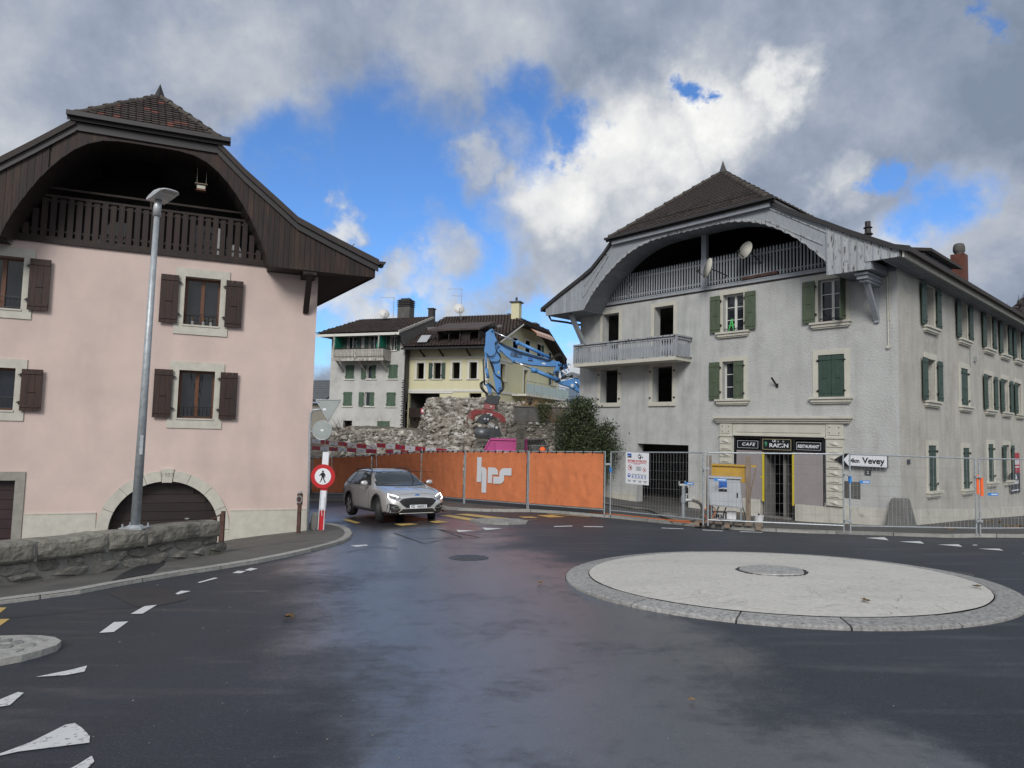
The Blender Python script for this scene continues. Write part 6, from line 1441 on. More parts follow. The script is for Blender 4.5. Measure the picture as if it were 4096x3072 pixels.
m=MB(); m.box(5.5,6.5,.0,.03,4.05,4.5); b1=m.build('company_banner','red_board',yh); m=MB(); m.box(5.5,6.5,0,.031,3.62,4.05); m.build('banner_lower','dark_board',b1); text('STE PROUST' if False else 'STEPHANE',.16,'white_sign','lettering',b1,(5.95,.035,4.28),FACE,width=.6) if False else None
m=MB(); m.prism([(6.1,3.8),(5.9,3.8),(5.95,3.93),(6.0,3.97),(6.05,3.93)],.032,.036); m.prism([(6.42,4.2),(6.3,4.12),(6.22,4.2),(6.22,4.38),(6.42,4.38)],.032,.036); m.build('banner_emblem','white_sign',b1)
# roof with a half hip over the side gable
eo=1.25; KL_=SD(4.45,1.0,12.32); KR_=SD(9.97,1.0,12.35); FR_=SD(-1.12,1.0,9.55); BR_=SD(14.6,1.0,10.1); RE_=SD(7.2,-1.7,13.62); RW_=(7.85,-7.15,13.62); FL_=(7.85,eo,9.58); BL_=(7.85,-16,10.0)
def lo_(p,d=.16): return (p[0],p[1],p[2]-d)
m=MB()
for q in ((FL_,FR_,KL_,RE_,RW_),(RW_,RE_,KR_,BR_,BL_),(KL_,KR_,RE_)):
    m.poly(q); m.poly([lo_(p) for p in q])
m.build('roof','roof_under',yh)
m=MB()
for a,b in ((FR_,KL_),(KR_,BR_)): m.beam(a,b,.06,.26)
m.beam(KL_,KR_,.05,.22); m.build('bargeboard','dark_wood',yh)
m=MB(); m.beam(lo_(FR_,.12),lo_(KL_,.12),.1,.12); m.build('verge_board','far_trim',yh)
slope=Vector((0,-7.15-eo,13.62-9.58)); Ls=slope.length; ex=.36
def yr(r):
    t=min(1,r*ex/Ls); right=float(np.interp(t,[0,.66,1],[FR_[0],KL_[0],RE_[0]])); return (right-3.6,4.2)
tiles(yh,(3.6,eo+.02,9.62),(1,0,0),slope,yr,int(Ls/ex),ex,.30,'tile_far',rounded=False,limit=300,th=.03,seed=9)
hs=(Vector(RE_)-(Vector(KL_)+Vector(KR_))/2); hd2=(Vector(KL_)-Vector(KR_)); 
tiles(yh,tuple((Vector(KL_)+Vector(KR_))/2+Vector((0,0,.03))),hd2,hs,lambda r:(-2.75*(1-r*ex/hs.length),2.75*(1-r*ex/hs.length)),int(hs.length/ex),ex,.30,'tile_far',rounded=False,limit=0,th=.03,seed=10)
m=MB(); m.beam(RE_,RW_,.25,.14); m.beam(KL_,RE_,.22,.12); m.beam(KR_,RE_,.22,.12); m.build('ridge','ridge_tile',yh)
m=MB(); m.poly([lo_(FR_,.17),lo_(KL_,.17),SD(4.45,0,12.1),SD(-.2,0,9.5)]); m.poly([lo_(KL_,.17),lo_(KR_,.17),SD(9.97,0,12.2),SD(4.45,0,12.2)]); m.poly([lo_(KR_,.17),lo_(BR_,.17),SD(15,0,9.6),SD(9.97,0,12.2)]); m.poly([lo_(BR_,.17),SD(15,0,9.6),SD(15.0,0,9.0),SD(15.0,1.0,9.3)]); m.build('gable_soffit','dark_wood',yh)
m=MB(); m.box(-.75,7.9,eo,eo+.14,9.42,9.56); m.build('gutter','iron',yh)
m=MB(); m.poly([(7.85,eo,9.41),(-.4,eo,9.41),(-.0,0,9.6),(7.85,0,9.6)]); m.build('soffit','dark_wood',yh)
for u in (6.9,4.0,1.4): pass
for u in (6.3,4.5,2.0): m=MB(); m.beam((u,.05,8.95),(u,1.0,9.45),.10,.12,up=(1,0,0)); m.build('rafter_bracket','dark_wood',yh)
# dormer band
m=MB(); m.box(.98,1.06,-1.6,.62,9.8,11.0); m.box(4.76,4.86,-1.6,.62,9.8,11.0); m.box(1.06,4.76,.4,.62,9.76,9.86); m.box(1.06,4.76,.4,.62,10.92,11.02); m.box(2.7,2.8,.45,.6,9.86,10.92); m.box(3.75,3.82,.45,.6,9.86,10.92); m.box(1.06,4.76,-1.2,-1.1,9.8,11); m.box(1.9,2.7,.3,.42,9.86,10.92); m.build('dormer','dark_wood',yh)
dmy=[c for c in yh.children if c.name.startswith('dormer')][0]
m=MB(); m.hexa([(.8,.95,11.0),(5.5,.95,11.0),(5.5,-2.6,12.1),(.8,-2.6,12.1),(.8,.95,11.14),(5.5,.95,11.14),(5.5,-2.6,12.24),(.8,-2.6,12.24)]); m.build('dormer_roof','tile_far',dmy)
m=MB(); m.box(5.75,6.6,.2,.9,10.05,10.12); m.hexa([(5.7,.9,10.05),(6.6,.9,10.05),(6.6,.1,10.75),(5.7,.1,10.75),(5.7,.94,10.09),(6.6,.94,10.09),(6.6,.14,10.79),(5.7,.14,10.79)]); sk=m.build('skylight','galv_light',yh); 
m=MB(); m.box(-.35,.4,-5.9,-5.2,12.7,14.4); m.build('chimney','far_yellow',yh); chy=[c for c in yh.children if c.name.startswith('chimney')][0]
m=MB(); m.box(-.5,.55,-6.05,-5.05,14.4,14.5); m.lathe([(.12,0),(.1,.2),(.14,.25),(.06,.45)],(.02,-5.5,14.5),10); m.build('chimney_cap','concrete_old',chy)
cx_,cy_,_=SD(11.2,-1.2,0); m=MB(); m.box(cx_-.4,cx_+.4,cy_-.4,cy_+.4,10.8,12.9)
for k in range(3): m.box(cx_-.48,cx_+.48,cy_-.48,cy_+.48,12.9+k*.2,13.02+k*.2); m.box(cx_-.33,cx_+.33,cy_-.33,cy_+.33,13.02+k*.2,13.1+k*.2)
m.build('chimney','concrete_old',yh)
# awning under the half hip and glass terrace on the side
def aw_(k0,name,mat,par):
    m=MB()
    for k in range(24):
        if k%2==k0: a=6.2+k*.17; b=a+.17; m.hexa([SD(a,.9,12.05),SD(b,.9,12.05),SD(b,1.45,11.65),SD(a,1.45,11.65),SD(a,.9,12.1),SD(b,.9,12.1),SD(b,1.45,11.7),SD(a,1.45,11.7)]); m.hexa([SD(a,1.45,11.45),SD(b,1.45,11.45),SD(b,1.47,11.45),SD(a,1.47,11.45),SD(a,1.45,11.7),SD(b,1.45,11.7),SD(b,1.47,11.7),SD(a,1.47,11.7)])
    return m.build(name,mat,par)
aw=aw_(0,'awning','awning',yh); aw_(1,'awning_stripes','far_trim',aw)
m=MB(); m.hexa([SD(4.4,0,5.85),SD(14.2,0,5.85),SD(14.2,1.5,5.85),SD(4.4,1.5,5.85),SD(4.4,0,6.02),SD(14.2,0,6.02),SD(14.2,1.5,6.02),SD(4.4,1.5,6.02)]); m.build('terrace_slab','far_trim',yh)
for k in range(6):
    a=4.45+k*1.62; m=MB(); m.hexa([SD(a,1.44,6.08),SD(a+1.52,1.44,6.08),SD(a+1.52,1.47,6.08),SD(a,1.47,6.08),SD(a,1.44,6.95),SD(a+1.52,1.44,6.95),SD(a+1.52,1.47,6.95),SD(a,1.47,6.95)]); m.build('balcony_panel','frosted',yh)
m=MB()
for k in range(7): a=4.40+k*1.62; m.tube([SD(a,1.46,6.0),SD(a,1.46,7.15)],.03,6)
m.tube([SD(4.4,1.46,7.15),SD(14.2,1.46,7.15)],.03,6); m.build('balcony_rail','galv',yh)
def fy(u,o,z): return fl(u,o,z,yo)
dish('white satellite dish on a mast above the yellow house roof',fy(5.55,-5.0,13.95),fy(5.55,-5.3,13.3),Vector((.2,-.9,.3)),.52,mat='white_paint')
aerial(fy(5.45,-5.3,13.0),3.0,'tall television aerial above the yellow house roof',True)
# low shed roof at the left
sx=thing('shed','low shed with a dark tiled roof between the pink house and the white house','shed',(-16.35,60.72,0),FA)
m=MB(); m.box(.05,9,-5,0,-1,4.8); m.build('wall','far_shed',sx)
m=MB(); m.hexa([(.02,.6,4.9),(9,.6,4.9),(9,-3.2,7.0),(.02,-3.2,7.0),(.02,.6,5.05),(9,.6,5.05),(9,-3.2,7.15),(.02,-3.2,7.15)]); rf=m.build('roof','roof_under',sx)
for k in range(11): m=MB(); f=k/11; g=(k+.9)/11; m.hexa([(.02,.6-3.8*f,5.07+2.1*f),(9,.6-3.8*f,5.07+2.1*f),(9,.6-3.8*g,5.05+2.1*g),(.02,.6-3.8*g,5.05+2.1*g),(.02,.62-3.8*f,5.14+2.1*f),(9,.62-3.8*f,5.14+2.1*f),(9,.6-3.8*g,5.08+2.1*g),(.02,.6-3.8*g,5.08+2.1*g)]); m.build('tile_course','grating',sx)

# ================================================================== demolition site: terrain and rubble
def sm(a,b,x): t=min(1,max(0,(x-a)/(b-a))); return t*t*(3-2*t)
def RZ(x,y):
    """height of the rubble and earth (world z)"""
    base=-.6+ (2.9)*sm(34,47,y)*sm(-22,-13,x)+.4*sm(46,56,y)
    base+=.25*noise.noise(Vector((x*.35,y*.35,0)))+.18*noise.noise(Vector((x*.9,y*.9,3)))
    # big heap of broken masonry in the middle
    xl=(1700-2048)/2711.*y; hx=sm(xl-1.2,xl+.5,x); hy=sm(39.5,47.0,y)
    top=4.75-1.1*sm(1.5,5.0,x)*0-.25*abs(noise.noise(Vector((x*.5,y*.5,9))))
    h=top*hx*hy; 
    if x>-1.2: h*= .55+.45*sm(41,50,y)
    z=max(base,h) if hx*hy>0 else base
    if y>50: z=max(z,4.6*sm(-7.8,-5.5,x)*sm(49,51.5,y))
    return z
m=MB(); xs=np.arange(-26,14.01,.4); ys=np.arange(31.5,70.01,.4); nx,ny=len(xs),len(ys)
fence_line=[(-13,37.5),(-10.26,35.9),(-6.4,32.2),(-3.65,28.9),(-1.7,26.4),(.65,24.2),(3.1,22.2)]
for x in xs:
    for y in ys: m.v.append((x,y,RZ(x,y)+.12*noise.noise(Vector((x*2,y*2,1)))))
for i in range(nx-1):
    for j in range(ny-1):
        x,y=xs[i],ys[j]
        # keep off the cafe house
        rx,ry=x-CFX,y-CFY; uu=rx*UC[0]+ry*UC[1]
        if uu<14.2 and y<48 and x>2.4: continue
        fy_=float(np.interp(x,[p[0] for p in fence_line],[p[1] for p in fence_line]))
        if y<fy_+1: continue
        m.f.append((i*ny+j,(i+1)*ny+j,(i+1)*ny+j+1,i*ny+j+1)); m.m.append(0)
tr_=m.build('earth_mound','rubble_earth',smooth=True); tr_['kind']='structure'
# old masonry core of the heap facing the camera
rk=[rock_mesh(100+k,'rubble_stone',1,.35) for k in range(8)]
rk2=[rock_mesh(140+k,'rubble_stone',2,.35) for k in range(4)]
cands=[]; rnd=random.Random(4)
def addrock(x,y,s):
    rx,ry=x-CFX,y-CFY; uu=rx*UC[0]+ry*UC[1]
    if uu<14.5 and x>2.4: return
    if y<float(np.interp(x,[p[0] for p in fence_line],[p[1] for p in fence_line]))+1.6: return
    cands.append((s/y,x,y,s))
for _ in range(8500):
    y=rnd.uniform(33.5,50); x=rnd.uniform((1330-2048)/2711*y,(2330-2048)/2711*y); 
    s=min(.7,.11+rnd.expovariate(1/.10)); addrock(x,y,s)
for _ in range(1400):   # foot of the heap, larger blocks
    y=rnd.uniform(36,41); x=rnd.uniform((1400-2048)/2711*y,(2080-2048)/2711*y); addrock(x,y,rnd.uniform(.2,.6))
for _ in range(1200):
    y=rnd.uniform(41,47.5); x=rnd.uniform((1720-2048)/2711*y,(2080-2048)/2711*y); addrock(x,y,rnd.uniform(.2,.6))
cands.sort(reverse=True)
rest=MB()
for i,(k,x,y,s) in enumerate(cands):
    me=rnd.choice(rk2 if s>.55 else rk); z=RZ(x,y)+s*.16; rot=(rnd.uniform(-.6,.6),rnd.uniform(-.6,.6),rnd.uniform(0,6.28)); scl=(s*rnd.uniform(.9,1.5),s*rnd.uniform(.8,1.2),s*rnd.uniform(.6,1.0))
    if i<300: o=inst(me,'rubble_block',None,(x,y,z),rot,scl); tag(o,'broken block of pale masonry lying in the rubble of the demolition site','rubble','broken blocks on the demolition heap')
    else:
        M_=Matrix.LocRotScale(Vector((x,y,z)),Matrix.Rotation(rot[2],3,'Z').to_quaternion()@Matrix.Rotation(rot[0],3,'X').to_quaternion(),Vector(scl)); i0=len(rest.v)
        rest.v+=[tuple(M_@v.co) for v in me.vertices]; rest.f+=[tuple(i0+q for q in f.vertices) for f in me.polygons]; rest.m+=[0]*len(me.polygons)
me=rest.mesh('rubble','rubble_stone',recalc=False)
# tone each loose stone by its own position
mt=pmat('rubble_loose',(.235,.21,.175),rough=.95,var=.40,vscale=1.9,bump=.012,bscale=9,base2=(.38,.365,.335),thr=(.50,.60),tscale=1.9,detail=3); MT['rubble_loose']=mt
me.materials.clear(); me.materials.append(mt)
o=bpy.data.objects.new('rubble',me); C.objects.link(o); o['kind']='stuff'; o['label']='loose broken stones covering the demolition heap'
# brush on the heap at the left
def twigs(cx,cy,cz,R,H,n,label,name='brush',seed=1,mat='bark',leafm=None,nl=0,ls=.04,group=None,kind=None,cat='shrub'):
    r=random.Random(seed); m=MB()
    for _ in range(n):
        a=r.uniform(0,6.28); e=r.uniform(.2,1.3); L=r.uniform(.5,1)*H; p=Vector((r.uniform(-1,1)*R*.5,r.uniform(-1,1)*R*.3,0)); d=Vector((math.cos(a)*math.cos(e),math.sin(a)*math.cos(e),math.sin(e))); pts=[p]
        for k in range(4): d=(d+Vector((r.uniform(-.4,.4),r.uniform(-.4,.4),r.uniform(-.2,.3)))).normalized(); pts.append(pts[-1]+d*L/4)
        m.tube(pts,[.012,.010,.008,.005,.003],4,cap=False)
    t=thing(name,label,cat,(cx,cy,cz),0,group); m.build('stems',mat,t)
    if leafm:
        m=MB()
        for _ in range(nl):
            a=r.uniform(0,6.28); rr=R*math.sqrt(r.random()); p=Vector((rr*math.cos(a),rr*.6*math.sin(a),r.uniform(0,H*.9))); leafquad(m,p,ls*r.uniform(.7,1.3),r)
        m.build('foliage',leafm,t)
    return t
def leafquad(m,p,s,r):
    n=Vector((r.uniform(-1,1),r.uniform(-1,1),r.uniform(-.3,1))).normalized(); a=n.orthogonal().normalized(); a=Matrix.Rotation(r.uniform(0,6.28),3,n)@a; b=n.cross(a)
    m.poly([p-a*s,p+b*s*.45,p+a*s,p-b*s*.45])
twigs(-12.0,46,1.9,1.5,1.7,150,'heap of dark cut branches at the left end of the rubble','brush_heap',2)
twigs(-11.0,35.6,-.9,1.8,1.0,90,'dark brushwood behind the left orange fence panel','brush_heap',12)
twigs(-7.9,55,2.8,.8,1.6,40,'bare dry bush against the foot of the white house','bare_bush',3)
twigs(-10.6,55.5,2.5,.7,1.9,12,'thin bare saplings in front of the white house','bare_bush',13)
# barrier boards red and white
def barrier(a,b,n,start,label,h=.19,group='red and white barrier boards'):
    p=atY(a[0],a[1],a[2]); q=atY(b[0],b[1],b[2]); t=thing('barrier_board',label,'barrier',p,0,group); d=q-p
    for k in range(n):
        m=MB(); m.beam(d*(k/n),d*((k+1)/n),.03,h); seg=m.build('board_segment','red_board' if (k+start)%2 else 'white_sign',t)
        c=d*((k+.5)/n); m=MB(); dn=d.normalized(); m.beam(c-dn*.07+Vector((0,-.02,.0)),c+dn*.07+Vector((0,-.02,.0)),.004,.035); m.build('board_mark','blue_sign' if (k+start)%2 else 'grey_back',seg)
    return t
barrier((1249,1763,34.8),(1507,1791,31.5),7,0,'red and white barrier boards, upper row behind the left orange panels')
barrier((1249,1792,34.6),(1505,1806,31.3),7,1,'red and white barrier boards, lower row behind the left orange panels')
barrier((1506,1780,31.6),(1878,1814,28.4),9,1,'long red and white barrier boards sloping down to the white post')
barrier((1545,1806,31.0),(1664,1812,30.0),4,1,'short red and white barrier boards just above the orange fence')
for k,(x,y0,y1,d) in enumerate(((1300,1758,1812,34),(1327,1782,1828,33.8),(1412,1775,1822,33),(1506,1775,1815,31.4),(1688,1795,1815,29.6))):
    a=atY(x,y1+60,d); b=atY(x,y0,d); m=MB(); m.cyl((0,0,0),b-a,.022,n=6); o=m.build('barrier_stake','white_paint'); o.location=a; tag(o,['thin white stake nearest the pink house corner, holding the barrier boards','second thin white stake from the left, right of the round sign back','thin white stake above the first fence post from the left','thin white stake where the barrier boards step up','thin white stake at the right, above the roof of the silver car'][k],'stake','white stakes of the barrier')
m=MB(); L=[atY(1250+i*16,1768+10*math.sin(i*.9)+i*1.2,34-.25*i) for i in range(16)]; m.tube(L,.012,5); o=m.build('orange_cord','orange_cable'); tag(o,'slack orange cord hung along the barrier boards','cord')
# ================================================================== site fence
def fence_panel(a,b,label,group,cover=None,lift=.0,za=None,zb=None,H=2.0):
    """mobile site fence panel between ground points a and b"""
    a=Vector(a); b=Vector(b); za=G(*a)+.08 if za is None else za; zb=G(*b)+.08 if zb is None else zb
    t=thing('mobile_fence',label,'fence',(a.x,a.y,za),math.atan2(b.y-a.y,b.x-a.x),group)
    L=(b-a).length; dz=zb-za
    P=lambda x,y,z:(x,y,z+dz*x/L)
    for x in (.03,L-.03): m=MB(); m.cyl(P(x,0,0),P(x,0,H),.021,n=10); m.build('post','galv',t)
    for z in (.16,H-.02): m=MB(); m.cyl(P(.03,0,z),P(L-.03,0,z),.019,n=8); m.build('rail','galv',t)
    m=MB(); x=.03; wv=lambda x,z:.006*math.sin(x*3+z*2)
    k=.12
    while k<L-.06:
        m.tube([P(k+random.uniform(-.004,.004),wv(k,z)-.002,z) for z in (.16,.7,1.3,H-.03)],.0026,3,cap=False); k+=.108
    for i in range(1,7): z=.16+(H-.2)*i/7; m.tube([P(.03,wv(0,z),z),P(L*.5,.01,z-.006),P(L-.03,wv(L,z),z)],.0026,3,cap=False)
    m.build('wire_mesh','wire',t,kind='stuff')
    if cover:
        n=40; r=18; m=MB(); rr=random.Random(int(L*1000+a.x*10)); ph=rr.uniform(0,6)
        f=[(rr.uniform(0,L),rr.uniform(.3,2),rr.uniform(-1.2,1.2),rr.uniform(.012,.028)) for _ in range(14)]
        for j in range(r+1):
            for i in range(n+1):
                x=.07+(L-.14)*i/n; z=.20+(H-.26)*j/r
                sag=.012*math.sin(i*math.pi/4+ph) if j in (r,) else 0
                y=-.028+.010*math.sin(x*2.2+ph)*math.sin(z*1.7)
                for (fx,fz,sl,am) in f: d=(x-fx)-(z-fz)*sl; y-=am*math.exp(-(d/.05)**2)*math.exp(-((z-fz)/.9)**2)
                m.v.append(P(x,y,z+sag))
        for j in range(r):
            for i in range(n): q=j*(n+1)+i; m.f.append((q,q+1,q+n+2,q+n+1)); m.m.append(0)
        c=m.build('cover_sheet','orange_cloth',t,smooth=True)
        m=MB()
        for i in range(9): x=.12+(L-.24)*i/8; m.box(x-.012,x+.012,-.045,.03,H-.09+dz*x/L,H+.006+dz*x/L)
        m.build('cable_ties','black_paint',t)
    return t
OG='fence panels covered with orange sheeting'; MG='open mesh fence panels in front of the cafe'
PX=[(-14.2,37.9),(-10.26,35.5),(-6.41,31.8),(-3.65,28.4),(-1.70,25.9),(.65,23.7),(3.04,21.62)]
labs=['orange covered fence panel at the far left, mostly behind the pink house corner','orange covered fence panel behind the no pedestrians sign','orange covered fence panel directly behind the roof of the silver car','orange covered fence panel between the car and the one with white letters','orange covered fence panel bearing the large white letters hrs','orange covered fence panel on the right, nearest the open mesh fence']
pans=[]
for i in range(6): pans.append(fence_panel(PX[i],PX[i+1],labs[i],OG,True))
# white letters hrs on the fifth panel
LP=pans[4]; Lp=math.hypot(PX[5][0]-PX[4][0],PX[5][1]-PX[4][1]); LZ=G(*PX[5])-G(*PX[4])
def lx(px): return (px-30)/(880-30)*Lp
def lz(py,px): return 2.0-(py-(905))/(1580-905)*1.86
def arcpts(cx,cz,rx,rz,a0,a1,n=8): return [(cx+rx*math.cos(R_(a0+(a1-a0)*i/n)),cz+rz*math.sin(R_(a0+(a1-a0)*i/n))) for i in range(n+1)]
def letter(pts,name='letter'):
    bm=bmesh.new(); vs=[bm.verts.new((lx(x),0,lz(y,x)+LZ*lx(x)/Lp)) for x,y in pts]; f=bm.faces.new(vs); bmesh.ops.triangulate(bm,faces=[f])
    for v in bm.verts: v.co.y=-.052
    r=bmesh.ops.extrude_face_region(bm,geom=bm.faces[:]); 
    for g in r['geom']:
        if isinstance(g,bmesh.types.BMVert): g.co.y-=.006
    bmesh.ops.recalc_face_normals(bm,faces=bm.faces[:]); me=bpy.data.meshes.new(name); bm.to_mesh(me); bm.free(); me.materials.append(MT['hrs_white']); return inst(me,name,LP)
def q4(cx,cy,r,a0,a1): return [(cx+r*math.cos(R_(a)),cy+r*math.sin(R_(a))) for a in np.linspace(a0,a1,9)]
letter([(217,995),(277,995),(277,1125),(290,1125)]+q4(290,1186,61,-90,0)+[(351,1465),(290,1465),(290,1230)]+[(290,1215),(277,1215),(277,1327),(217,1327)],'letter_h')
letter([(370,1128),(440,1128)]+q4(442,1190,62,-90,0)+[(504,1220),(428,1220),(428,1333),(370,1333)],'letter_r')
letter([(445,1245),(525,1245),(525,1195)]+q4(592,1198,67,180,270)+[(680,1131),(680,1224),(586,1224),(586,1275)]+q4(524,1275,62,0,90)+[(445,1337)],'letter_s')
MX=[(3.16,21.5),(5.34,18.72),(5.40,18.68),(8.60,17.52),(8.70,17.50),(12.30,17.98),(12.36,18.0),(15.8,18.6)]
mlab=['open mesh fence panel with the notice board, next to the orange sheeting','open mesh fence panel in front of the electrical cabinet and the cafe door','open mesh fence panel in front of the corner guard stone and the arrow sign','open mesh fence panel at the right edge in front of the long side wall']
mp=[]
for i in range(4): mp.append(fence_panel(MX[2*i],MX[2*i+1],mlab[i],MG))
# clamps between panels
for (x,y),(hs) in (((5.37,18.7),(1.55,)),((8.65,17.51),(1.45,.28)),((12.33,17.99),(1.5,.35)),((3.10,21.56),(1.6,))):
    z=G(x,y)+.08
    for h in hs: m=MB(); m.box(-.09,.09,-.035,.035,-.03,.03); m.cyl((0,-.06,0),(0,.06,0),.018,n=8); o=m.build('fence_clamp','galv'); o.location=(x,y-.03,z+h); tag(o,'steel clamp '+('upper' if h>1 else 'lower')+' on the mesh fence joint '+{5.37:'left of the electrical cabinet',8.65:'right of the cafe door pilaster',12.33:'wrapped with orange tape at the right',3.1:'where mesh meets the orange sheeting'}[x],'clamp','clamps joining the fence panels')
def ontag(pan,x,z,w=.30): 
    m=MB(); m.box(x-w/2,x+w/2,-.035,-.02,z-.035,z+.035); o=m.build('hire_tag','blue_tag',pan); m=MB(); m.box(x-w*.2,x+w*.42,-.038,-.0355,z-.012,z+.012); m.build('tag_print','white_sign',o)
ontag(mp[0],3.05,1.22); ontag(mp[1],.35,1.26,.34); ontag(mp[2],.42,1.28,.28); ontag(mp[3],.42,1.05,.3)
m=MB(); m.box(-.07,.0,-.03,.03,1.05,1.55); m.box(.05,.13,-.03,.03,1.0,1.5); m.build('orange_wrap','orange_vis',mp[3])
m=MB(); m.box(.0,.06,-.03,.03,1.25,1.42); m.build('blue_wrap','blue_tag',mp[2]); m=MB(); m.box(.0,.05,-.03,.03,1.35,1.5); m.build('blue_wrap','blue_tag',mp[0])
# notice board
t=thing('notice_board','white site notice reading ENTREE INTERDITE hung on the mesh fence','sign',mp[0].location,mp[0].rotation_euler[2])
bx=1.15; bw_=.90; b0,b1=1.02,1.97; dz=(G(*MX[1])-G(*MX[0]))*bx/3.5
def nb(x): return bx+(x-.5)*bw_*.98
def nzz(y): return b0+dz+y*(b1-b0)
m=MB(); m.box(bx-bw_/2,bx+bw_/2,-.05,-.03,b0+dz,b1+dz); m.build('board','white_sign',t)
m=MB(); m.box(nb(.06),nb(.25),-.053,-.0505,nzz(.89),nzz(.96)); m.build('logo_blue','blue_sign',t)
m=MB(); m.prism([(nb(.06),nzz(.83)),(nb(.25),nzz(.83)),(nb(.25),nzz(.885)),(nb(.15),nzz(.875)),(nb(.06),nzz(.86))],-.0505,-.053); m.build('logo_black','black_paint',t)
text('ENTREE INTERDITE',.085,'red_sign','lettering',t,(nb(.5),-.0515,nzz(.725)),(math.pi/2,0,0),width=.74,bold=.003,ext=.001)
m=MB()
for y,w in ((.665,.74),(.635,.25)): m.box(nb(.5)-w/2,nb(.5)+w/2,-.0525,-.0505,nzz(y)-.006,nzz(y)+.006)
m.build('small_print','red_sign',t)
m=MB()
for (x,y,r) in ((.19,.51,.085),(.83,.47,.065)):
    n=24
    for k in range(n):
        a0,a1=2*math.pi*k/n,2*math.pi*(k+1)/n; m.poly([(nb(x)+rr*math.cos(a),-.0525,nzz(y)+rr*math.sin(a)) for rr,a in ((r,a0),(r,a1),(r*.82,a1),(r*.82,a0))])
    m.beam((nb(x)-r*.6,-.0525,nzz(y)+r*.6),(nb(x)+r*.6,-.0525,nzz(y)-r*.6),.002,.012,up=(0,0,1))
m.build('prohibition_sign','red_sign',t)
m=MB(); m.lathe([(.035,-.0505),(.035,-.052)],(nb(.21),0,nzz(.51)),10,axis='y'); m.lathe([(.022,-.0505),(.022,-.052)],(nb(.83),0,nzz(.47)),10,axis='y')
for k in range(5): m.box(nb(.47),nb(.69),-.0525,-.0505,nzz(.545-.028*k),nzz(.555-.028*k))
for k in range(4): m.box(nb(.08+.24*k),nb(.24+.24*k),-.0525,-.0505,nzz(.10),nzz(.115)); m.box(nb(.11+.24*k),nb(.20+.24*k),-.0525,-.0505,nzz(.065),nzz(.08))
for (x,y,s) in ((.55,.90,.02),(.62,.93,.03),(.68,.90,.02),(.66,.86,.03),(.58,.84,.025),(.74,.85,.025),(.64,.82,.03)): m.lathe([(s,-.0505),(s,-.052)],(nb(x),0,nzz(y)),6,axis='y')
m.box(nb(.27),nb(.92),-.0525,-.0505,nzz(.300),nzz(.312)); m.box(nb(.25),nb(.92),-.0525,-.0505,nzz(.185),nzz(.192))
m.build('pictogram_print','black_paint',t)
for k,(x,r) in enumerate(((.15,.06),(.31,.036),(.45,.036),(.59,.036),(.73,.036),(.87,.034))):
    m=MB(); m.lathe([(r,-.0505),(r,-.0525)],(nb(x),0,nzz(.245+.02*(k==0))),20,axis='y'); o=m.build('safety_pictogram','blue_sign',t); m=MB(); m.lathe([(r*.5,-.053),(r*.5,-.054)],(nb(x),0,nzz(.25+.03*(k==0))),7,axis='y'); m.build('pictogram_symbol','white_sign',o)
# ---- electrical cabinet on a pallet behind the fence
cpx=atY(2900,2075,19.25); cz0=G(cpx.x,cpx.y)+.08; ca=math.atan2(-(18.72-17.52),(8.6-5.4))
pl=thing('pallet','dark wooden pallet under the electrical cabinet','pallet',(cpx.x,cpx.y-.25,cz0),ca)
for k in range(7): ubox('wood_raw','deck_board',pl,-.85+k*.26,-.65+k*.26,-.4,.4,.11,.13)
for x in (-.8,0,.8):
    ubox('wood_raw','runner',pl,x-.07,x+.07,-.4,.4,0,.02)
    for y in (-.35,0,.35): ubox('wood_raw','block',pl,x-.07,x+.07,y-.07,y+.07,.02,.11)
cb=thing('electrical_cabinet','pale grey electrical site cabinet with a blue and black square logo','electrical cabinet',(cpx.x,cpx.y-.15,cz0+.13),ca)
m=MB(); m.hexa([(-.44,-.26,.44),(.42,-.26,.40),(.42,.30,.40),(-.44,.30,.44),(-.50,-.26,1.19),(.36,-.26,1.19),(.36,.30,1.19),(-.50,.30,1.19)]); m.build('body','cabinet_grey',cb,bevel=.01)
m=MB(); m.box(-.53,.40,-.31,.35,1.20,1.24); m.build('lid','cabinet_grey',cb,bevel=.008)
m=MB(); m.hexa([(-.41,-.275,.47),(.36,-.275,.44),(.36,-.262,.44),(-.41,-.262,.47),(-.46,-.275,1.16),(.30,-.275,1.16),(.30,-.262,1.16),(-.46,-.262,1.16)]); dr=m.build('door','cabinet_grey',cb)
m=MB(); m.box(-.20,.02,-.281,-.276,.93,1.12); q=m.build('logo_blue','blue_sign',dr); m=MB(); m.box(-.20,.02,-.281,-.276,.84,.91); m.build('logo_black','black_paint',dr); m=MB(); m.prism([(-.20,.91),(-.2,.925),(-.1,.955),(.02,.95),(.02,.93),(-.1,.93)],-.2765,-.283); m.build('logo_swoosh','white_sign',dr)
m=MB(); m.box(.27,.31,-.30,-.277,.70,.82); m.build('door_handle','iron',cb)
for x in (-.40,.38):
    for y in (-.2,.25): m=MB(); m.cyl((x,y,0),(x,y,.45),.016,n=8); m.build('leg','galv',cb)
m=MB(); m.tube([(-.4,-.2,.08),(.38,-.2,.08)],.012,6); m.tube([(.38,-.2,.18),(.38,.25,.18)],.012,6); m.build('cross_bar','galv',cb)
tr2=thing('transformer_box','white plastic junction box and tools lying on the pallet under the cabinet','box',(cpx.x,cpx.y,cz0+.13),ca); m=MB(); m.box(-.25,.0,-.1,.1,0,.22); m.box(.05,.3,-.12,.1,0,.28); m.build('box_body','white_board',tr2,bevel=.02); m=MB(); 
for k in range(4): m.box(-.24+k*.06,-.20+k*.06,-.105,-.1,.03,.19)
m.build('vent_slots','black_paint',tr2)
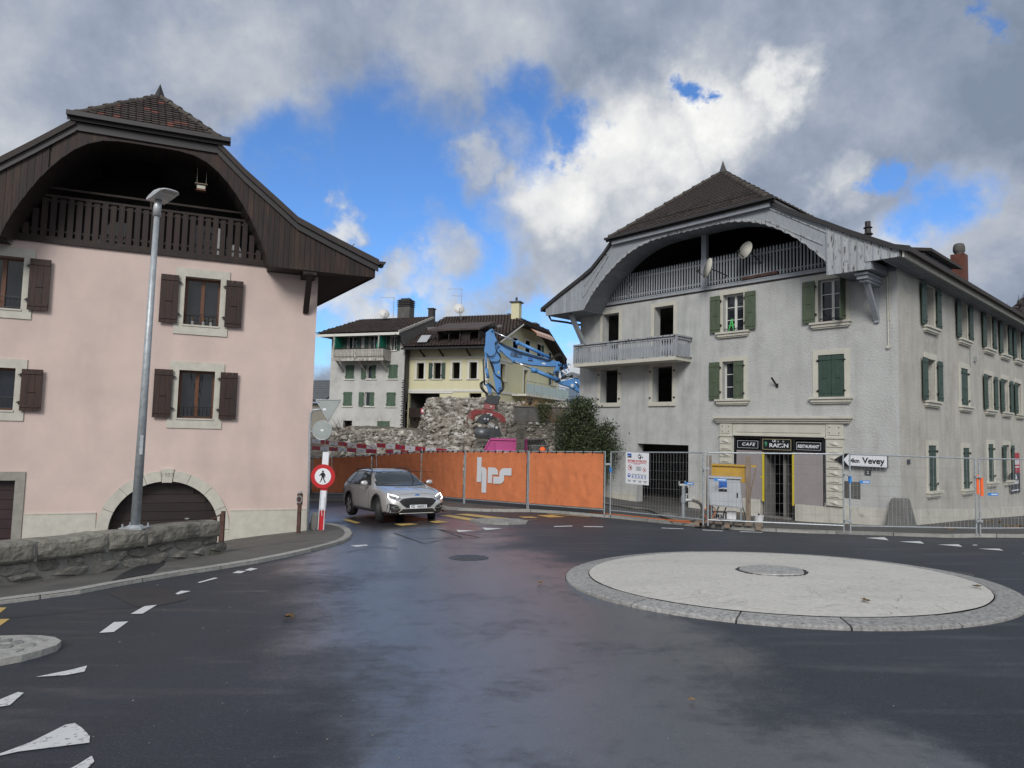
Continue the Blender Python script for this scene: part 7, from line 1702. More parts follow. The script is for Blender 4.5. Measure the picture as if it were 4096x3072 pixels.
for k,(c,pts) in enumerate((('orange_cable',[(-.5,-.1,.02),(-.62,-.15,.25),(-.45,-.1,.40),(-.3,-.05,.30),(-.42,-.1,.04),(-.7,-.2,-.08)]),('orange_cable',[(-.55,-.2,.0),(-.3,-.25,.06),(-.1,-.2,.02)]),('rubber',[(-.2,-.1,.44),(-.25,-.15,.2),(-.05,-.25,.0),(.3,-.3,.02),(.5,-.15,.1),(.42,0,.42)]),('rubber',[(.0,-.1,.42),(-.1,-.1,.1),(.1,-.2,.0)]))):
    L=[Vector(p) for p in pts]; d=[]
    for i in range(len(L)-1):
        p0,p1,p2,p3=L[max(i-1,0)],L[i],L[i+1],L[min(i+2,len(L)-1)]
        for s in range(6): u=s/6; d.append(.5*((2*p1)+(p2-p0)*u+(2*p0-5*p1+4*p2-p3)*u*u+(3*p1-p0-3*p2+p3)*u**3))
    d.append(L[-1]); m=MB(); m.tube(d,.016 if k>1 else .013,6); o=m.build('cable',c); o.location=(cpx.x,cpx.y-.15,cz0+.13); o.rotation_euler=(0,0,ca); tag(o,['orange cable looping up to the left side of the cabinet','orange cable lying on the pallet','thick black cable hanging under the cabinet to the right','short black cable under the middle of the cabinet'][k],'cable')
# yellow formwork box between timber posts
fb=atY(2935,2060,20.0); fz=G(fb.x,fb.y)+.08
t=thing('formwork_box','yellow plywood box held between timber posts behind the electrical cabinet','box',(fb.x,fb.y,fz),ca)
m=MB(); m.box(-.62,.45,.0,.5,1.22,1.68); m.build('box_body','yellow_wood',t); m=MB(); m.box(-.66,.62,-.06,.55,1.69,1.73); m.build('lid','yellow_wood',t)
for x in (-.70,.40): m=MB(); m.box(x-.07,x+.07,-.12,-.01,-.05,2.0 if x>0 else 1.98); m.build('timber_post','wood_raw',t)
m=MB(); m.beam((.62,-.1,1.66),(.42,-.14,.70),.05,.03); m.build('brace','wood_raw',t)
m=MB(); m.box(-.73,.43,.02,.08,.30,.36); m.build('cross_rail','wood_raw',t)
# bucket
b_=atY(3035,2079,20.3); t=thing('bucket','white plastic bucket beside the cafe doorway','bucket',(b_.x,b_.y,G(b_.x,b_.y)+.08))
m=MB(); m.lathe([(.11,0),(.135,.26),(.15,.26),(.15,.285),(.138,.285)],(0,0,0),20); m.build('body','white_board',t); m=MB(); m.tube([(.14*math.cos(a),-.02-.10*math.sin(a)*.3,.27-.10*math.sin(a)) for a in np.linspace(0,math.pi,9)],.004,4); m.box(-.02,.02,-.02,.02,.29,.34); m.build('handle','iron',t)
# standpipe and hoses
s_=atY(2733,2072,20.6); sz=G(s_.x,s_.y)+.08
t=thing('standpipe','grey water standpipe with taps and a thick hose behind the mesh fence','standpipe',(s_.x,s_.y,sz))
m=MB(); m.cyl((0,0,0),(0,0,1.05),.055,n=14); m.cyl((0,0,.55),(0,0,.75),.075,n=14); m.build('pipe','galv',t,smooth=False)
m=MB(); m.cyl((-.13,0,1.07),(.16,0,1.07),.04,n=10); m.cyl((.16,0,1.0),(.16,0,1.12),.05,n=8); m.cyl((-.13,0,1.07),(-.13,-.02,1.18),.025,n=8); m.cyl((.05,0,1.05),(.05,0,1.2),.02,n=8); m.cyl((.0,0,.62),(.25,-.03,.64),.05,n=10); m.cyl((.08,0,.6),(.10,0,.80),.02,n=8); m.box(.04,.16,-.02,.02,.79,.82); m.build('taps','galv_light',t)
def path3(L,n=8):
    L=[Vector(p) for p in L]; d=[]
    for i in range(len(L)-1):
        p0,p1,p2,p3=L[max(i-1,0)],L[i],L[i+1],L[min(i+2,len(L)-1)]
        for s in range(n): u=s/n; d.append(.5*((2*p1)+(p2-p0)*u+(2*p0-5*p1+4*p2-p3)*u*u+(3*p1-p0-3*p2+p3)*u**3))
    d.append(L[-1]); return d
def gpt(px,py,off): v=gp(px,py,.08+off); return (v.x,v.y,v.z)
m=MB(); hp=[(s_.x+.22,s_.y-.03,sz+.64),(s_.x+.5,s_.y-.05,sz+.52),(s_.x+.55,s_.y-.02,sz+.2),(s_.x+.2,s_.y-.1,sz+.05),(s_.x-.4,s_.y+.3,sz+.05)]+[gpt(*FZ(2310+0,700) ,.04) if False else gpt(2600,2040,.05),gpt(2520,2030,.05),gpt(2440,2017,.05),gpt(2400,2010,.05)]
m.tube(path3(hp),.045,10); o=m.build('water_hose','hose_grey',smooth=True); tag(o,'thick grey water hose running from the standpipe along the cafe wall','hose')
m=MB(); m.lathe([(.33,0),(.36,.03),(.33,.06),(.2,.06),(.18,.02)],(0,0,0),24); o=m.build('hose_coil','hose_grey'); q=gpt(2670,2062,.0); o.location=q; tag(o,'flat grey coil of hose lying behind the mesh fence by the standpipe','hose')
for k,L in enumerate(([(2360,2049),(2440,2056),(2540,2066),(2640,2077),(2760,2085)],[(2660,2078),(2700,2086),(2770,2091)])):
    m=MB(); m.tube(path3([gpt(x,y,.02) for x,y in L]),.014,6); o=m.build('cable','orange_cable'); tag(o,['long orange cable on the pavement along the foot of the fence','short orange cable leading to the pallet'][k],'cable')
# debris by the side wall
for k,(x,y,w,h,mt_,lb,ct) in enumerate(((3735,2082,.75,.10,'white_board','white plastic debris on the ground by the long side wall','debris'),(3805,2117,.35,.06,'leaf_litter','brown clump of leaves behind the right mesh fence','leaves'),(3965,2092,.7,.07,'leaf_litter','scattered brown leaves by the side wall at the right','leaves'),(4060,2110,.6,.06,'leaf_litter','brown leaves near the right edge behind the fence','leaves'))):
    q=gp(x,y,.08); m=MB(); r=random.Random(k)
    for _ in range(14 if mt_=='leaf_litter' else 5):
        c=Vector((r.uniform(-w/2,w/2),r.uniform(-.12,.12),r.uniform(.01,h))); 
        if mt_=='leaf_litter': leafquad(m,c,.07,r)
        else: m.beam(c,c+Vector((r.uniform(-.3,.3),r.uniform(-.1,.1),r.uniform(-.02,.04))),.12,.03)
    o=m.build('debris' if ct=='debris' else 'leaf_pile',mt_); o.location=(q.x,q.y,G(q.x,q.y)+.08); tag(o,lb,ct)
# company banner on the side wall
t=thing('wall_banner','red and dark company banner on the long side wall at the right edge','banner',cl(0,0,0),CA)
m=MB(); m.box(13.75,15.2,.03,.05,1.35,2.25,P=SIDE); m.build('red_half','red_board',t); m=MB(); m.box(13.4,15.2,.03,.051,.45,1.345,P=SIDE); m.build('dark_half','dark_board',t)
ST=lambda s,sz,w,u,z: text(s,sz,'white_sign','lettering',t,SIDE(u,.055,z),(math.pi/2,0,-math.pi/2),width=w,bold=.004)
ST('STEPROUD',.24,1.0,14.6,1.85) if False else None
m=MB(); 
for k in range(8): m.box(14.05+k*.135,14.14+k*.135,.052,.056,1.72,1.95,P=SIDE)
m.box(14.1,15.05,.052,.056,1.58,1.64,P=SIDE)
for k in range(8): m.box(13.7+k*.15,13.80+k*.15,.053,.057,.85,1.0,P=SIDE)
m.box(13.6,14.9,.053,.057,.55,.60,P=SIDE); m.prism([(14.1,1.06),(14.6,1.06),(14.55,1.2),(14.35,1.3),(14.15,1.2)],.053,.057,P=SIDE); m.build('banner_print','white_sign',t)

# ================================================================== concrete portal, ivy, skip, worker
YB=31.2
def wp(px,py,d=YB): return atY(px,py,d)
a=wp(2056,1628); b=wp(2056,1686)
t=thing('concrete_portal','old stained concrete beam on rough stone pillars between the rubble and the cafe house','portal',(a.x,YB,-.1))
x1=3.4-a.x; zt=a.z+.1; zb=b.z+.1
m=MB(); m.box(0,x1+.0,0,.45,zb,zt); m.box(-.03,x1,-.04,.5,zt,zt+.05); m.build('beam','concrete_old',t,bevel=.02)
m=MB(); m.box(.0,x1,.45,3.4,zt-.2,zt); m.build('deck','concrete_old',t)
stm=[rock_mesh(60+k,'masonry',1,.12,1) for k in range(4)]
for (pxa,pxb) in ((2071,2104),(2226,2246)):
    xa=(pxa-2048)/2711*YB-a.x+.0; xb=(pxb-2048)/2711*YB-a.x; w=max(xb-xa,.38)
    m=MB(); m.box(xa+.03,xa+w-.03,.08,.42,0,zb-.005); p_=m.build('pillar','mortar',t)
    z=0; k=0
    while z<zb-.12:
        h=.22; n=2 if k%2 else 1
        for j in range(n): ubox('masonry','stone',p_,xa+w*j/n+.006,xa+w*(j+1)/n-.006,-.01-.012*((k+j)%3),.44,z+.007,z+h-.007)
        z+=h; k+=1
# ivy hanging over the beam
m=MB(); r=random.Random(5)
for _ in range(900):
    u=r.gauss(0,.15); h=abs(r.gauss(0,.45)); x=(2178-2048)/2711*YB-a.x+u; z=zt+.15-min(h,1.05-abs(u)*.9); leafquad(m,Vector((x,-.10-r.random()*.14,z)),.045,r)
for _ in range(350):
    x=r.uniform(1.1,x1); leafquad(m,Vector((x,r.uniform(-.1,.5),zt+abs(r.gauss(0,.16)))),.045,r)
iv=m.build('hanging_ivy','leaf_ivy'); iv.location=(a.x,YB,-.1); tag(iv,'grey green ivy trailing over the concrete beam','ivy')
twigs(a.x+.9,YB+.4,a.z,1.0,.8,60,'dry brambles growing on top of the concrete beam','brambles',7,'leaf_litter','leaf_ivy',120,.03)
# lantern
lp_=wp(2118,1607,31.6); t=thing('wall_lantern','small black four sided lantern standing on the concrete beam','lantern',(lp_.x,lp_.y,a.z))
m=MB(); m.cyl((0,0,0),(0,0,.12),.02,n=8); m.lathe([(.07,.12),(.14,.38),(.16,.39),(.03,.50),(.02,.55)],(0,0,0),4); m.build('frame','iron',t); m=MB(); m.lathe([(.068,.14),(.135,.37)],(0,0,0),4); o=m.build('glass','glass_sky',t); o.scale=(1.04,1.04,1)
# shrub against the cafe
def shrub(name,label,c,blobs,n,ls,seed,leafm='leaf_green'):
    t=thing(name,label,'shrub',c); r=random.Random(seed); m=MB()
    for (bx_,by_,bz_,br) in blobs:
        for k in range(5):
            a=r.uniform(0,6.28); m.tube(path3([(r.uniform(-.2,.2),0,0),(bx_*.4+r.uniform(-.2,.2),by_*.4,bz_*.5),(bx_+r.uniform(-.3,.3),by_,bz_),(bx_+br*.8*math.cos(a),by_+br*.6*math.sin(a),bz_+r.uniform(.1,.6)*br)],4),[.05]*4+[.03]*4+[.015]*4+[.008],5,cap=False)
    m.build('branches','bark',t); per=n//len(blobs); m=MB(); V=sum(b[3]**2 for b in blobs)
    for (bx_,by_,bz_,br) in blobs:
        for cl_ in range(int(26*br/.6)):   # leaf clumps
            d=Vector((r.gauss(0,1),r.gauss(0,1),r.gauss(0,1))).normalized()*br*(.45+.65*r.random()); cc=Vector((bx_,by_,bz_))+Vector((d.x,d.y*.8,d.z)); cr=.10+.16*r.random()
            for _ in range(int(n*br*br/V/(26*br/.6))): leafquad(m,cc+Vector((r.gauss(0,cr),r.gauss(0,cr),r.gauss(0,cr*.8))),ls*r.uniform(.6,1.3),r)
    m.build('foliage',leafm,t); return t
shrub('bush','dense dark green evergreen shrub growing against the left end of the cafe house',(3.05,29.3,-.1),[(0,0,1.1,.75),(-.25,.1,1.9,.6),(.35,0,1.7,.65),(-.1,.1,2.9,.65),(.15,0,3.6,.5),(-.55,.1,2.5,.45),(-.15,0,4.05,.32),(.75,-.1,2.6,.42),(.95,-.2,2.0,.45),(-.6,.1,3.3,.3),(.6,0,1.0,.5),(-.5,.1,.9,.5),(1.05,-.2,2.9,.25)],24000,.058,3)
m=MB(); r=random.Random(8)
# second leafy plant: pale twigs on the left of the shrub
twigs(2.2,30.4,3.1,.8,1.0,70,'grey leafless twigs beside the evergreen shrub','bare_bush',17,'leaf_litter')
# pink skip
YS_=31.95; A=atY(1937,1795,YS_); 
t=thing('skip','bright pink open waste skip standing behind the orange fence','skip',(A.x,YS_,-.3))
def sk(px,py): v=atY(px,py,YS_); return (v.x-A.x,v.z+.3)
prof=[sk(1948,1812),sk(1936,1798),sk(1960,1752),sk(2112,1757),sk(2112,1812)]; prof=[(sk(1953,1850)),sk(1936,1798),sk(1961,1753),sk(2106,1757),sk(2106,1850)]
W_=1.7; m=MB(); m.prism(prof,0,.05); m.prism(prof,W_,W_+.05); m.hexa([(prof[0][0],.05,prof[0][1]),(prof[4][0],.05,prof[4][1]),(prof[4][0],W_,prof[4][1]),(prof[0][0],W_,prof[0][1]),(prof[0][0],.05,prof[0][1]+.05),(prof[4][0],.05,prof[4][1]+.05),(prof[4][0],W_,prof[4][1]+.05),(prof[0][0],W_,prof[0][1]+.05)])
for a_,b_ in ((0,1),(1,2),(3,4)): m.beam((prof[a_][0],W_/2,prof[a_][1]),(prof[b_][0],W_/2,prof[b_][1]),W_,.05,up=(0,0,1)) if False else m.hexa([(prof[a_][0],0.05,prof[a_][1]),(prof[b_][0],0.05,prof[b_][1]),(prof[b_][0],W_,prof[b_][1]),(prof[a_][0],W_,prof[a_][1]),(prof[a_][0]+.04,0.05,prof[a_][1]),(prof[b_][0]+.04,0.05,prof[b_][1]),(prof[b_][0]+.04,W_,prof[b_][1]),(prof[a_][0]+.04,W_,prof[a_][1])])
m.build('body','skip_pink',t)
m=MB(); a_,b_=sk(1961,1756),sk(2106,1760); m.beam((a_[0],-.03,a_[1]),(b_[0],-.03,b_[1]),.06,.09); c_=sk(1938,1798); m.beam((c_[0],-.03,c_[1]),(a_[0],-.03,a_[1]),.06,.07)
for px in (1977,2064): q=sk(px,1765); m.box(q[0]-.03,q[0]+.03,-.06,0,sk(px,1799)[1],q[1])
d_=sk(1952,1799); e_=sk(2106,1806); m.beam((d_[0],-.05,d_[1]-.1),(e_[0],-.05,e_[1]-.1),.1,.22); m.build('rim_and_ribs','skip_pink',t)
text('Chablais Transports',.16,'white_sign','lettering',t,(sk(2008,1806)[0],-.104,sk(2008,1806)[1]),(math.pi/2,.04,0),width=.52,bold=.004)
# second container with grey grating panels
YT=32.6; B_=atY(2104,1762,YT); t=thing('loaded_container','dark maroon container loaded with sloping grey perforated panels, right of the stone pillar','container',(B_.x,YT,-.3))
def st_(px,py): v=atY(px,py,YT); return (v.x-B_.x,v.z+.3)
m=MB(); a_,b_=st_(2100,1806),st_(2212,1806); m.box(a_[0],b_[0],0,1.6,0.4,a_[1]); m.build('body','maroon',t)
q=[st_(2103,1761),st_(2178,1760),st_(2200,1806),st_(2103,1806)]
m=MB(); mid=[((q[0][0]+q[3][0])/2,(q[0][1]+q[3][1])/2),((q[1][0]+q[2][0])/2,(q[1][1]+q[2][1])/2)]
for (A0,A1,B0,B1,oo) in ((q[0],q[1],mid[0],mid[1],.55),(mid[0],mid[1],q[3],q[2],.1)):
    n=9
    for k in range(n):
        f,g=k/n,(k+.7)/n; l=lambda P0,P1,t_:(P0[0]+(P1[0]-P0[0])*t_,P0[1]+(P1[1]-P0[1])*t_)
        a0,a1,b0,b1=l(A0,B0,f),l(A1,B1,f),l(A0,B0,g),l(A1,B1,g); y=lambda t_:oo+.45*(1-t_)
        m.hexa([(a0[0],y(f),a0[1]),(a1[0],y(f),a1[1]),(b1[0],y(g),b1[1]),(b0[0],y(g),b0[1]),(a0[0],y(f)-.03,a0[1]),(a1[0],y(f)-.03,a1[1]),(b1[0],y(g)-.03,b1[1]),(b0[0],y(g)-.03,b0[1])])
    for k in range(9):
        f=k/8; a0,b0=l(A0,A1,f),l(B0,B1,f); m.beam((a0[0],y(0)-.04,a0[1]),(b0[0],y(1)-.04,b0[1]),.03,.03)
m.build('perforated_panel','grating',t)
m=MB(); m.beam((q[0][0],1.05,q[0][1]+.04),(q[1][0],1.05,q[1][1]+.04),.6,.03); m.beam((mid[0][0],.5,mid[0][1]),(mid[1][0],.5,mid[1][1]),.06,.05); m.build('panel_frame','galv_light',t)
# worker bending down in orange clothing
def skin_fig(name,pts,edges,rad,mat,parent,sub=2):
    me=bpy.data.meshes.new(name); me.from_pydata(pts,edges,[]); o=bpy.data.objects.new(name,me); C.objects.link(o)
    md=o.modifiers.new('skin','SKIN'); sv=me.skin_vertices[0].data
    for i,r in enumerate(rad): sv[i].radius=(r,r); 
    sv[0].use_root=True
    s=o.modifiers.new('sub','SUBSURF'); s.levels=sub; s.render_levels=sub
    dg=bpy.context.evaluated_depsgraph_get(); nm=bpy.data.meshes.new_from_object(o.evaluated_get(dg)); nm.name=name
    bpy.data.objects.remove(o); nm.materials.clear(); nm.materials.append(MT[mat]); nm.polygons.foreach_set('use_smooth',[True]*len(nm.polygons)); return inst(nm,name,parent)
wpx=atY(2196,1812,28.6); wz0=G(wpx.x,wpx.y)+.08
t=thing('person','worker in an orange high visibility jacket bending down behind the orange fence','person',(wpx.x,wpx.y,wz0+.40))
body=skin_fig('body',[(0,0,.95),(-.09,0,.9),(-.1,0,.48),(-.12,.02,.08),(-.14,-.12,.04),(.09,0,.9),(.1,.05,.48),(.12,.1,.08),(.1,-.05,.04),(-.06,-.1,1.15),(-.15,-.28,1.42),(-.22,-.42,1.50),(-.35,-.45,1.36),(-.42,-.5,1.08),(-.45,-.58,.85),(-.05,-.40,1.46),(-.02,-.5,1.2),(-.05,-.62,.98),(-.25,-.52,1.52),(-.28,-.60,1.56)],
 [(0,1),(1,2),(2,3),(3,4),(0,5),(5,6),(6,7),(7,8),(0,9),(9,10),(10,11),(11,12),(12,13),(13,14),(11,15),(15,16),(16,17),(11,18),(18,19)],[.15,.10,.075,.055,.045,.10,.075,.055,.045,.16,.17,.13,.075,.05,.035,.075,.05,.035,.06,.09],'trousers',t)
jk=skin_fig('jacket',[(0,0,.98),(-.06,-.1,1.15),(-.15,-.28,1.42),(-.22,-.42,1.50),(-.35,-.45,1.36),(-.42,-.5,1.10),(-.05,-.40,1.46),(-.02,-.5,1.22),(-.04,-.6,1.02)],[(0,1),(1,2),(2,3),(3,4),(4,5),(3,6),(6,7),(7,8)],[.18,.19,.20,.16,.10,.07,.10,.07,.06],'orange_vis',t)
hd_=skin_fig('head',[(-.28,-.60,1.52),(-.31,-.66,1.60),(-.32,-.70,1.52)],[(0,1),(1,2)],[.09,.11,.08],'skin',t); 
m=MB(); m.lathe([(.135,0),(.13,.05),(.10,.11),(.03,.14)],(0,0,0),16); hm=m.build('helmet','orange_vis',t,smooth=True); hm.location=(-.31,-.66,1.62); hm.rotation_euler=(.6,0,0)

# ================================================================== excavator
YX=40.0
ex=thing('excavator','light blue demolition excavator with long two piece arm holding a red grab','excavator',(8.2,YX,0))
def X(px,py,y=0): v=atY(px,py,YX+y); return Vector((v.x-8.2,y,v.z))
def E2(x,y): return (1700+x/3.0157,1200+y/3.0157)
def plateX(pts,y0,y1,mat,name,fn=E2,bev=.02):
    q=[X(*fn(*p)) for p in pts]; m=MB(); m.prism([(p.x,p.z) for p in q],y0,y1); return m.build(name,mat,ex,bevel=bev)
# stick
stick=plateX([(800,352),(828,362),(838,420),(868,495),(885,560),(905,640),(905,760),(912,860),(918,1000),(922,1100),(880,1170),(858,1100),(838,980),(815,850),(790,740),(760,690),(720,660),(715,600),(728,540),(735,400)],-.22,.22,'excavator_blue','stick')
# front boom section with cylinder boss
boom=plateX([(870,540),(905,525),(1000,560),(1095,590),(1200,620),(1300,660),(1400,690),(1500,715),(1560,735),(1625,770),(1600,805),(1500,805),(1400,800),(1290,790),(1180,765),(1100,765),(1060,760),(1035,725),(990,690),(930,630),(885,600)],-.24,.24,'excavator_blue','boom')
text('KOBELCO',.34,'black_paint','lettering',boom,tuple(X(*E2(1100,676),y=0)+Vector((0,-.246,0))),(math.pi/2,R_(9),0),width=.68,bold=.014)
m=MB(); q=X(*E2(1268,720)); m.beam(q+Vector((-.12,-.242,.06)),q+Vector((.16,-.242,.03)),.006,.13); lg=m.build('logo_blue','blue_sign',boom); m=MB(); m.beam(q+Vector((-.12,-.242,-.07)),q+Vector((.16,-.242,-.10)),.006,.08); m.build('logo_black','black_paint',boom)
q=X(*E2(1430,770)); m=MB(); m.beam(q+Vector((-.1,-.243,0)),q+Vector((.1,-.243,-.015)),.006,.09); m.build('label','white_sign',boom)
q=X(*E2(889,878)); m=MB(); m.box(q.x-.04,q.x+.04,-.232,-.221,q.z-.07,q.z+.07); m.build('warning_label','tape_yellow',stick)
boom2=plateX([(1560,740),(1620,750),(1640,790),(1600,850),(1600,930),(1640,985),(1720,965),(1800,945),(1860,960),(1960,990),(2100,1080),(2100,1260),(1960,1180),(1840,1110),(1740,1050),(1640,1020),(1570,985),(1580,920),(1545,870),(1575,810)],-.26,.26,'excavator_blue','rear_boom')
def cylX(a,b,r,mat,name,y=0,fn=E2,n=14): m=MB(); m.cyl(X(*fn(*a),y=0)+Vector((0,y,0)),X(*fn(*b),y=0)+Vector((0,y,0)),r,n=n); return m.build(name,mat,ex,smooth=True)
cylX((800,372),(1110,505),.035,'chrome','piston_rod',-.0); cylX((1100,500),(1500,690),.095,'excavator_blue','hydraulic_cylinder',-.0); cylX((1095,515),(1135,520),.13,'excavator_blue','cylinder_end')
cylX((1075,745),(1290,840),.04,'chrome','piston_rod',-.32); cylX((1280,835),(1600,975),.115,'excavator_blue','hydraulic_cylinder',-.32); cylX((1280,850),(1350,862),.15,'excavator_blue','cylinder_end',-.32)
cylX((735,660),(740,830),.055,'excavator_blue','bucket_cylinder',-.33); cylX((740,830),(765,950),.085,'excavator_blue','bucket_cylinder',-.33); cylX((705,720),(720,1030),.05,'excavator_dark','hose_pipe',-.33)
cylX((1800,975),(1850,1050),.05,'chrome','piston_rod',-.3)
for c,r in (((1072,742),.07),((885,555),.09),((905,1070),.11),((1770,1035),.17),((810,372),.07),((1590,960),.10)):
    q=X(*E2(*c)); m=MB(); m.cyl(q+Vector((0,-.36,0)),q+Vector((0,.3,0)),r,n=16); m.build('pivot_pin','excavator_blue',ex,smooth=False)
    m=MB(); m.cyl(q+Vector((0,-.375,0)),q+Vector((0,-.361,0)),r*.55,n=12); m.build('pin_cap','excavator_dark' if r<.15 else 'white_paint',ex)
plateX([(720,1020),(790,1000),(805,1060),(800,1130),(770,1130),(745,1050)],-.14,.14,'excavator_blue','bucket_link')
# hoses
def hose(L,r=.022,y=-.3): m=MB(); m.tube(path3([X(*E2(a,b))+Vector((0,y+random.uniform(-.06,.06),0)) for a,b in L],6),r*.72,6); m.build('hydraulic_hose','rubber',ex,smooth=True)
for k in range(4): hose([(845+4*k,520+8*k),(875+6*k,505+8*k),(950,540+9*k),(1060,590+9*k),(1150,630+8*k),(1300,670+9*k),(1420,705+8*k),(1490,720+8*k),(1560,680+8*k),(1620,650+10*k),(1660+4*k,700),(1680,790)],.02)
for k in range(3): hose([(845,530+8*k),(855,600),(900,660+10*k),(915,710),(870,750),(790,745+8*k)],.02); hose([(735,640),(790,685+6*k),(850,650),(870,560),(845,520+6*k)],.018)
for k in range(5): hose([(760+4*k,980),(700+6*k,985),(665+8*k,1020),(680+8*k,1080),(740+6*k,1140)],.024); hose([(780,720),(800+6*k,800),(850,900),(920,950+5*k),(958-7*k,1040),(930-6*k,1110),(870,1120),(800+6*k,1050),(740,990)],.022)
for k in range(6): hose([(1600+8*k,780),(1640,860+10*k),(1700,900+12*k),(1760,880+12*k),(1860,905+10*k),(1960,930+9*k)],.026,-.25); hose([(1560+10*k,860),(1600,940+10*k),(1660,960-8*k),(1720,930),(1780,900+9*k)],.022,-.35)
hose([(1450,900),(1490,880),(1520,920),(1500,960),(1570,1000),(1660,960)],.02,-.4)
m=MB(); r=random.Random(9)
for k in range(26): q=X(*E2(1640+r.uniform(-40,130),840+r.uniform(-60,70))); m.cyl(q+Vector((0,-.3,0)),q+Vector((r.uniform(-.12,.12),-.38,r.uniform(-.12,.12))),.03,n=6)
m.build('valve_fittings','excavator_blue',ex)
m=MB(); r=random.Random(4)
for k in range(12): q=X(*E2(730+r.uniform(0,40),760+k*16)); m.box(q.x-.07,q.x+.02,-.36,-.30,q.z-.01,q.z+.01)
m.build('pipe_clamps','excavator_dark',ex)
# quick hitch and red sorting grab
def G3(x,y): return (1850+x/3.4031,1550+y/3.4031)
def plateG(pts,y0,y1,mat,name,par,bev=.015): q=[X(*G3(*p)) for p in pts]; m=MB(); m.prism([(p.x,p.z) for p in q],y0,y1); return m.build(name,mat,par,bevel=bev)
plateG([(305,105),(345,90),(360,110),(400,90),(430,115),(470,110),(520,130),(500,165),(495,180),(490,215),(460,240),(300,215),(290,190),(320,170),(330,135)],-.3,.3,'excavator_dark','quick_hitch',ex)
q=X(*G3(370,245)); m=MB(); m.hexa([(X(*G3(300,212)).x,-.28,X(*G3(300,212)).z),(X(*G3(450,240)).x,-.28,X(*G3(450,240)).z),(X(*G3(450,240)).x,.28,X(*G3(450,240)).z),(X(*G3(300,212)).x,.28,X(*G3(300,212)).z),(X(*G3(285,290)).x,-.34,X(*G3(285,290)).z),(X(*G3(440,312)).x,-.34,X(*G3(440,312)).z),(X(*G3(440,312)).x,.34,X(*G3(440,312)).z),(X(*G3(285,290)).x,.34,X(*G3(285,290)).z)]); gr=m.build('grab_rotator','grab_red',ex,bevel=.02)
m=MB(); c=X(*G3(393,263)); m.lathe([(.05,-.36),(.05,-.35)],(c.x,0,c.z),12,axis='y'); m.build('reflector','white_paint',gr)
plateG([(220,310),(290,295),(380,315),(470,345),(540,370),(500,400),(430,400),(330,370),(240,365)],-.34,.34,'grab_red','grab_frame',ex)
m=MB(); c=X(*G3(297,325)); m.lathe([(.07,-.37),(.07,-.345)],(c.x,0,c.z),16,axis='y'); m.build('grab_pin','grab_red',gr)
m=MB(); a_=X(*G3(335,352)); b_=X(*G3(412,368)); m.beam(a_+Vector((0,-.345,0)),b_+Vector((0,-.345,0)),.006,.05); m.build('grab_label','white_paint',gr)
def jaw(outer,inner,name,slots,par):
    o=[X(*G3(*p)) for p in outer]; i=[X(*G3(*p)) for p in inner]; n=len(o)-1
    for s,(y0,y1) in enumerate(((-.46,-.40),(.40,.46))):
        m=MB(); m.prism([(p.x,p.z) for p in o[:4]]+[(p.x,p.z) for p in reversed(i[:4])],y0,y1); m.build('jaw_side','grab_red',par)
    k=0
    for y in np.linspace(-.38,.34,6):    # bars of the shell
        m=MB()
        for a,b in zip(o,o[1:]): m.beam(a+Vector((0,y,0)),b+Vector((0,y,0)),.045,.04)
        m.build(name,'grab_dusty',par)
    m=MB()
    for a in o[1:]: m.cyl(a+Vector((0,-.4,0)),a+Vector((0,.4,0)),.035,n=6)
    m.build('jaw_cross_bar','grab_red',par)
jaw([(240,300),(160,305),(100,345),(65,410),(55,480),(75,520)],[(240,365),(200,370),(165,400),(150,450),(140,500),(110,530)],'jaw_bar',True,ex)
jaw([(470,345),(530,365),(575,410),(590,470),(585,540),(560,600)],[(430,395),(470,410),(500,440),(525,480),(535,530),(545,580)],'jaw_bar',True,ex)
# tilting bucket lying below, held in the grab
bk=thing('digger_bucket','dark steel digging bucket with tilting hitch gripped under the red grab','bucket',(8.2,YX-.3,0))
def plateB(pts,y0,y1,mat,name): q=[X(*G3(*p)) for p in pts]; m=MB(); m.prism([(p.x,p.z) for p in q],y0,y1); return m.build(name,mat,bk,bevel=.012)
plateB([(200,445),(230,405),(290,365),(380,360),(412,385),(415,430),(360,460),(330,500),(280,505),(210,480)],-.30,.15,'excavator_dark','tilt_hitch')
plateB([(280,430),(330,395),(400,370),(410,420),(350,470),(310,490)],-.42,-.31,'excavator_dark','hitch_plate')
for c in ((310,430),(352,435),(395,380)): q=X(*G3(*c)); m=MB(); m.cyl(q+Vector((0,-.46,0)),q+Vector((0,-.42,0)),.06,n=12); m.build('pin','chrome',bk)
plateB([(330,490),(400,540),(440,560),(450,520),(400,505),(360,470)],-.25,.1,'galv','linkage')
a_=X(*G3(250,620)); b_=X(*G3(400,650)); m=MB(); N=14
ca_=X(*G3(200,612)); cb_=X(*G3(395,632)); R0_=.33
for j in range(N+1):
    an=R_(60+ 210*j/N)
    for c in (ca_,cb_): m.v.append((c.x+.0+R0_*math.cos(an)*.35,c.y-.1+R0_*math.cos(an)*1.0,c.z+R0_*math.sin(an)))
for j in range(N): m.f.append((2*j,2*j+1,2*j+3,2*j+2)); m.m.append(0)
o=m.build('bucket_shell','bucket_steel',bk,smooth=True); sd_=o.modifiers.new('solid','SOLIDIFY'); sd_.thickness=.04
plateB([(385,560),(430,555),(440,520),(475,505),(500,530),(505,560),(545,665),(350,690),(355,630)],-.38,-.32,'excavator_dark','bucket_side')
plateB([(190,560),(230,540),(260,560),(215,690),(185,660)],-.15,-.10,'excavator_dark','bucket_side')
q=X(*G3(468,545)); m=MB(); m.cyl(q+Vector((0,-.42,0)),q+Vector((0,-.38,0)),.075,n=16); m.build('pin','galv_light',bk)
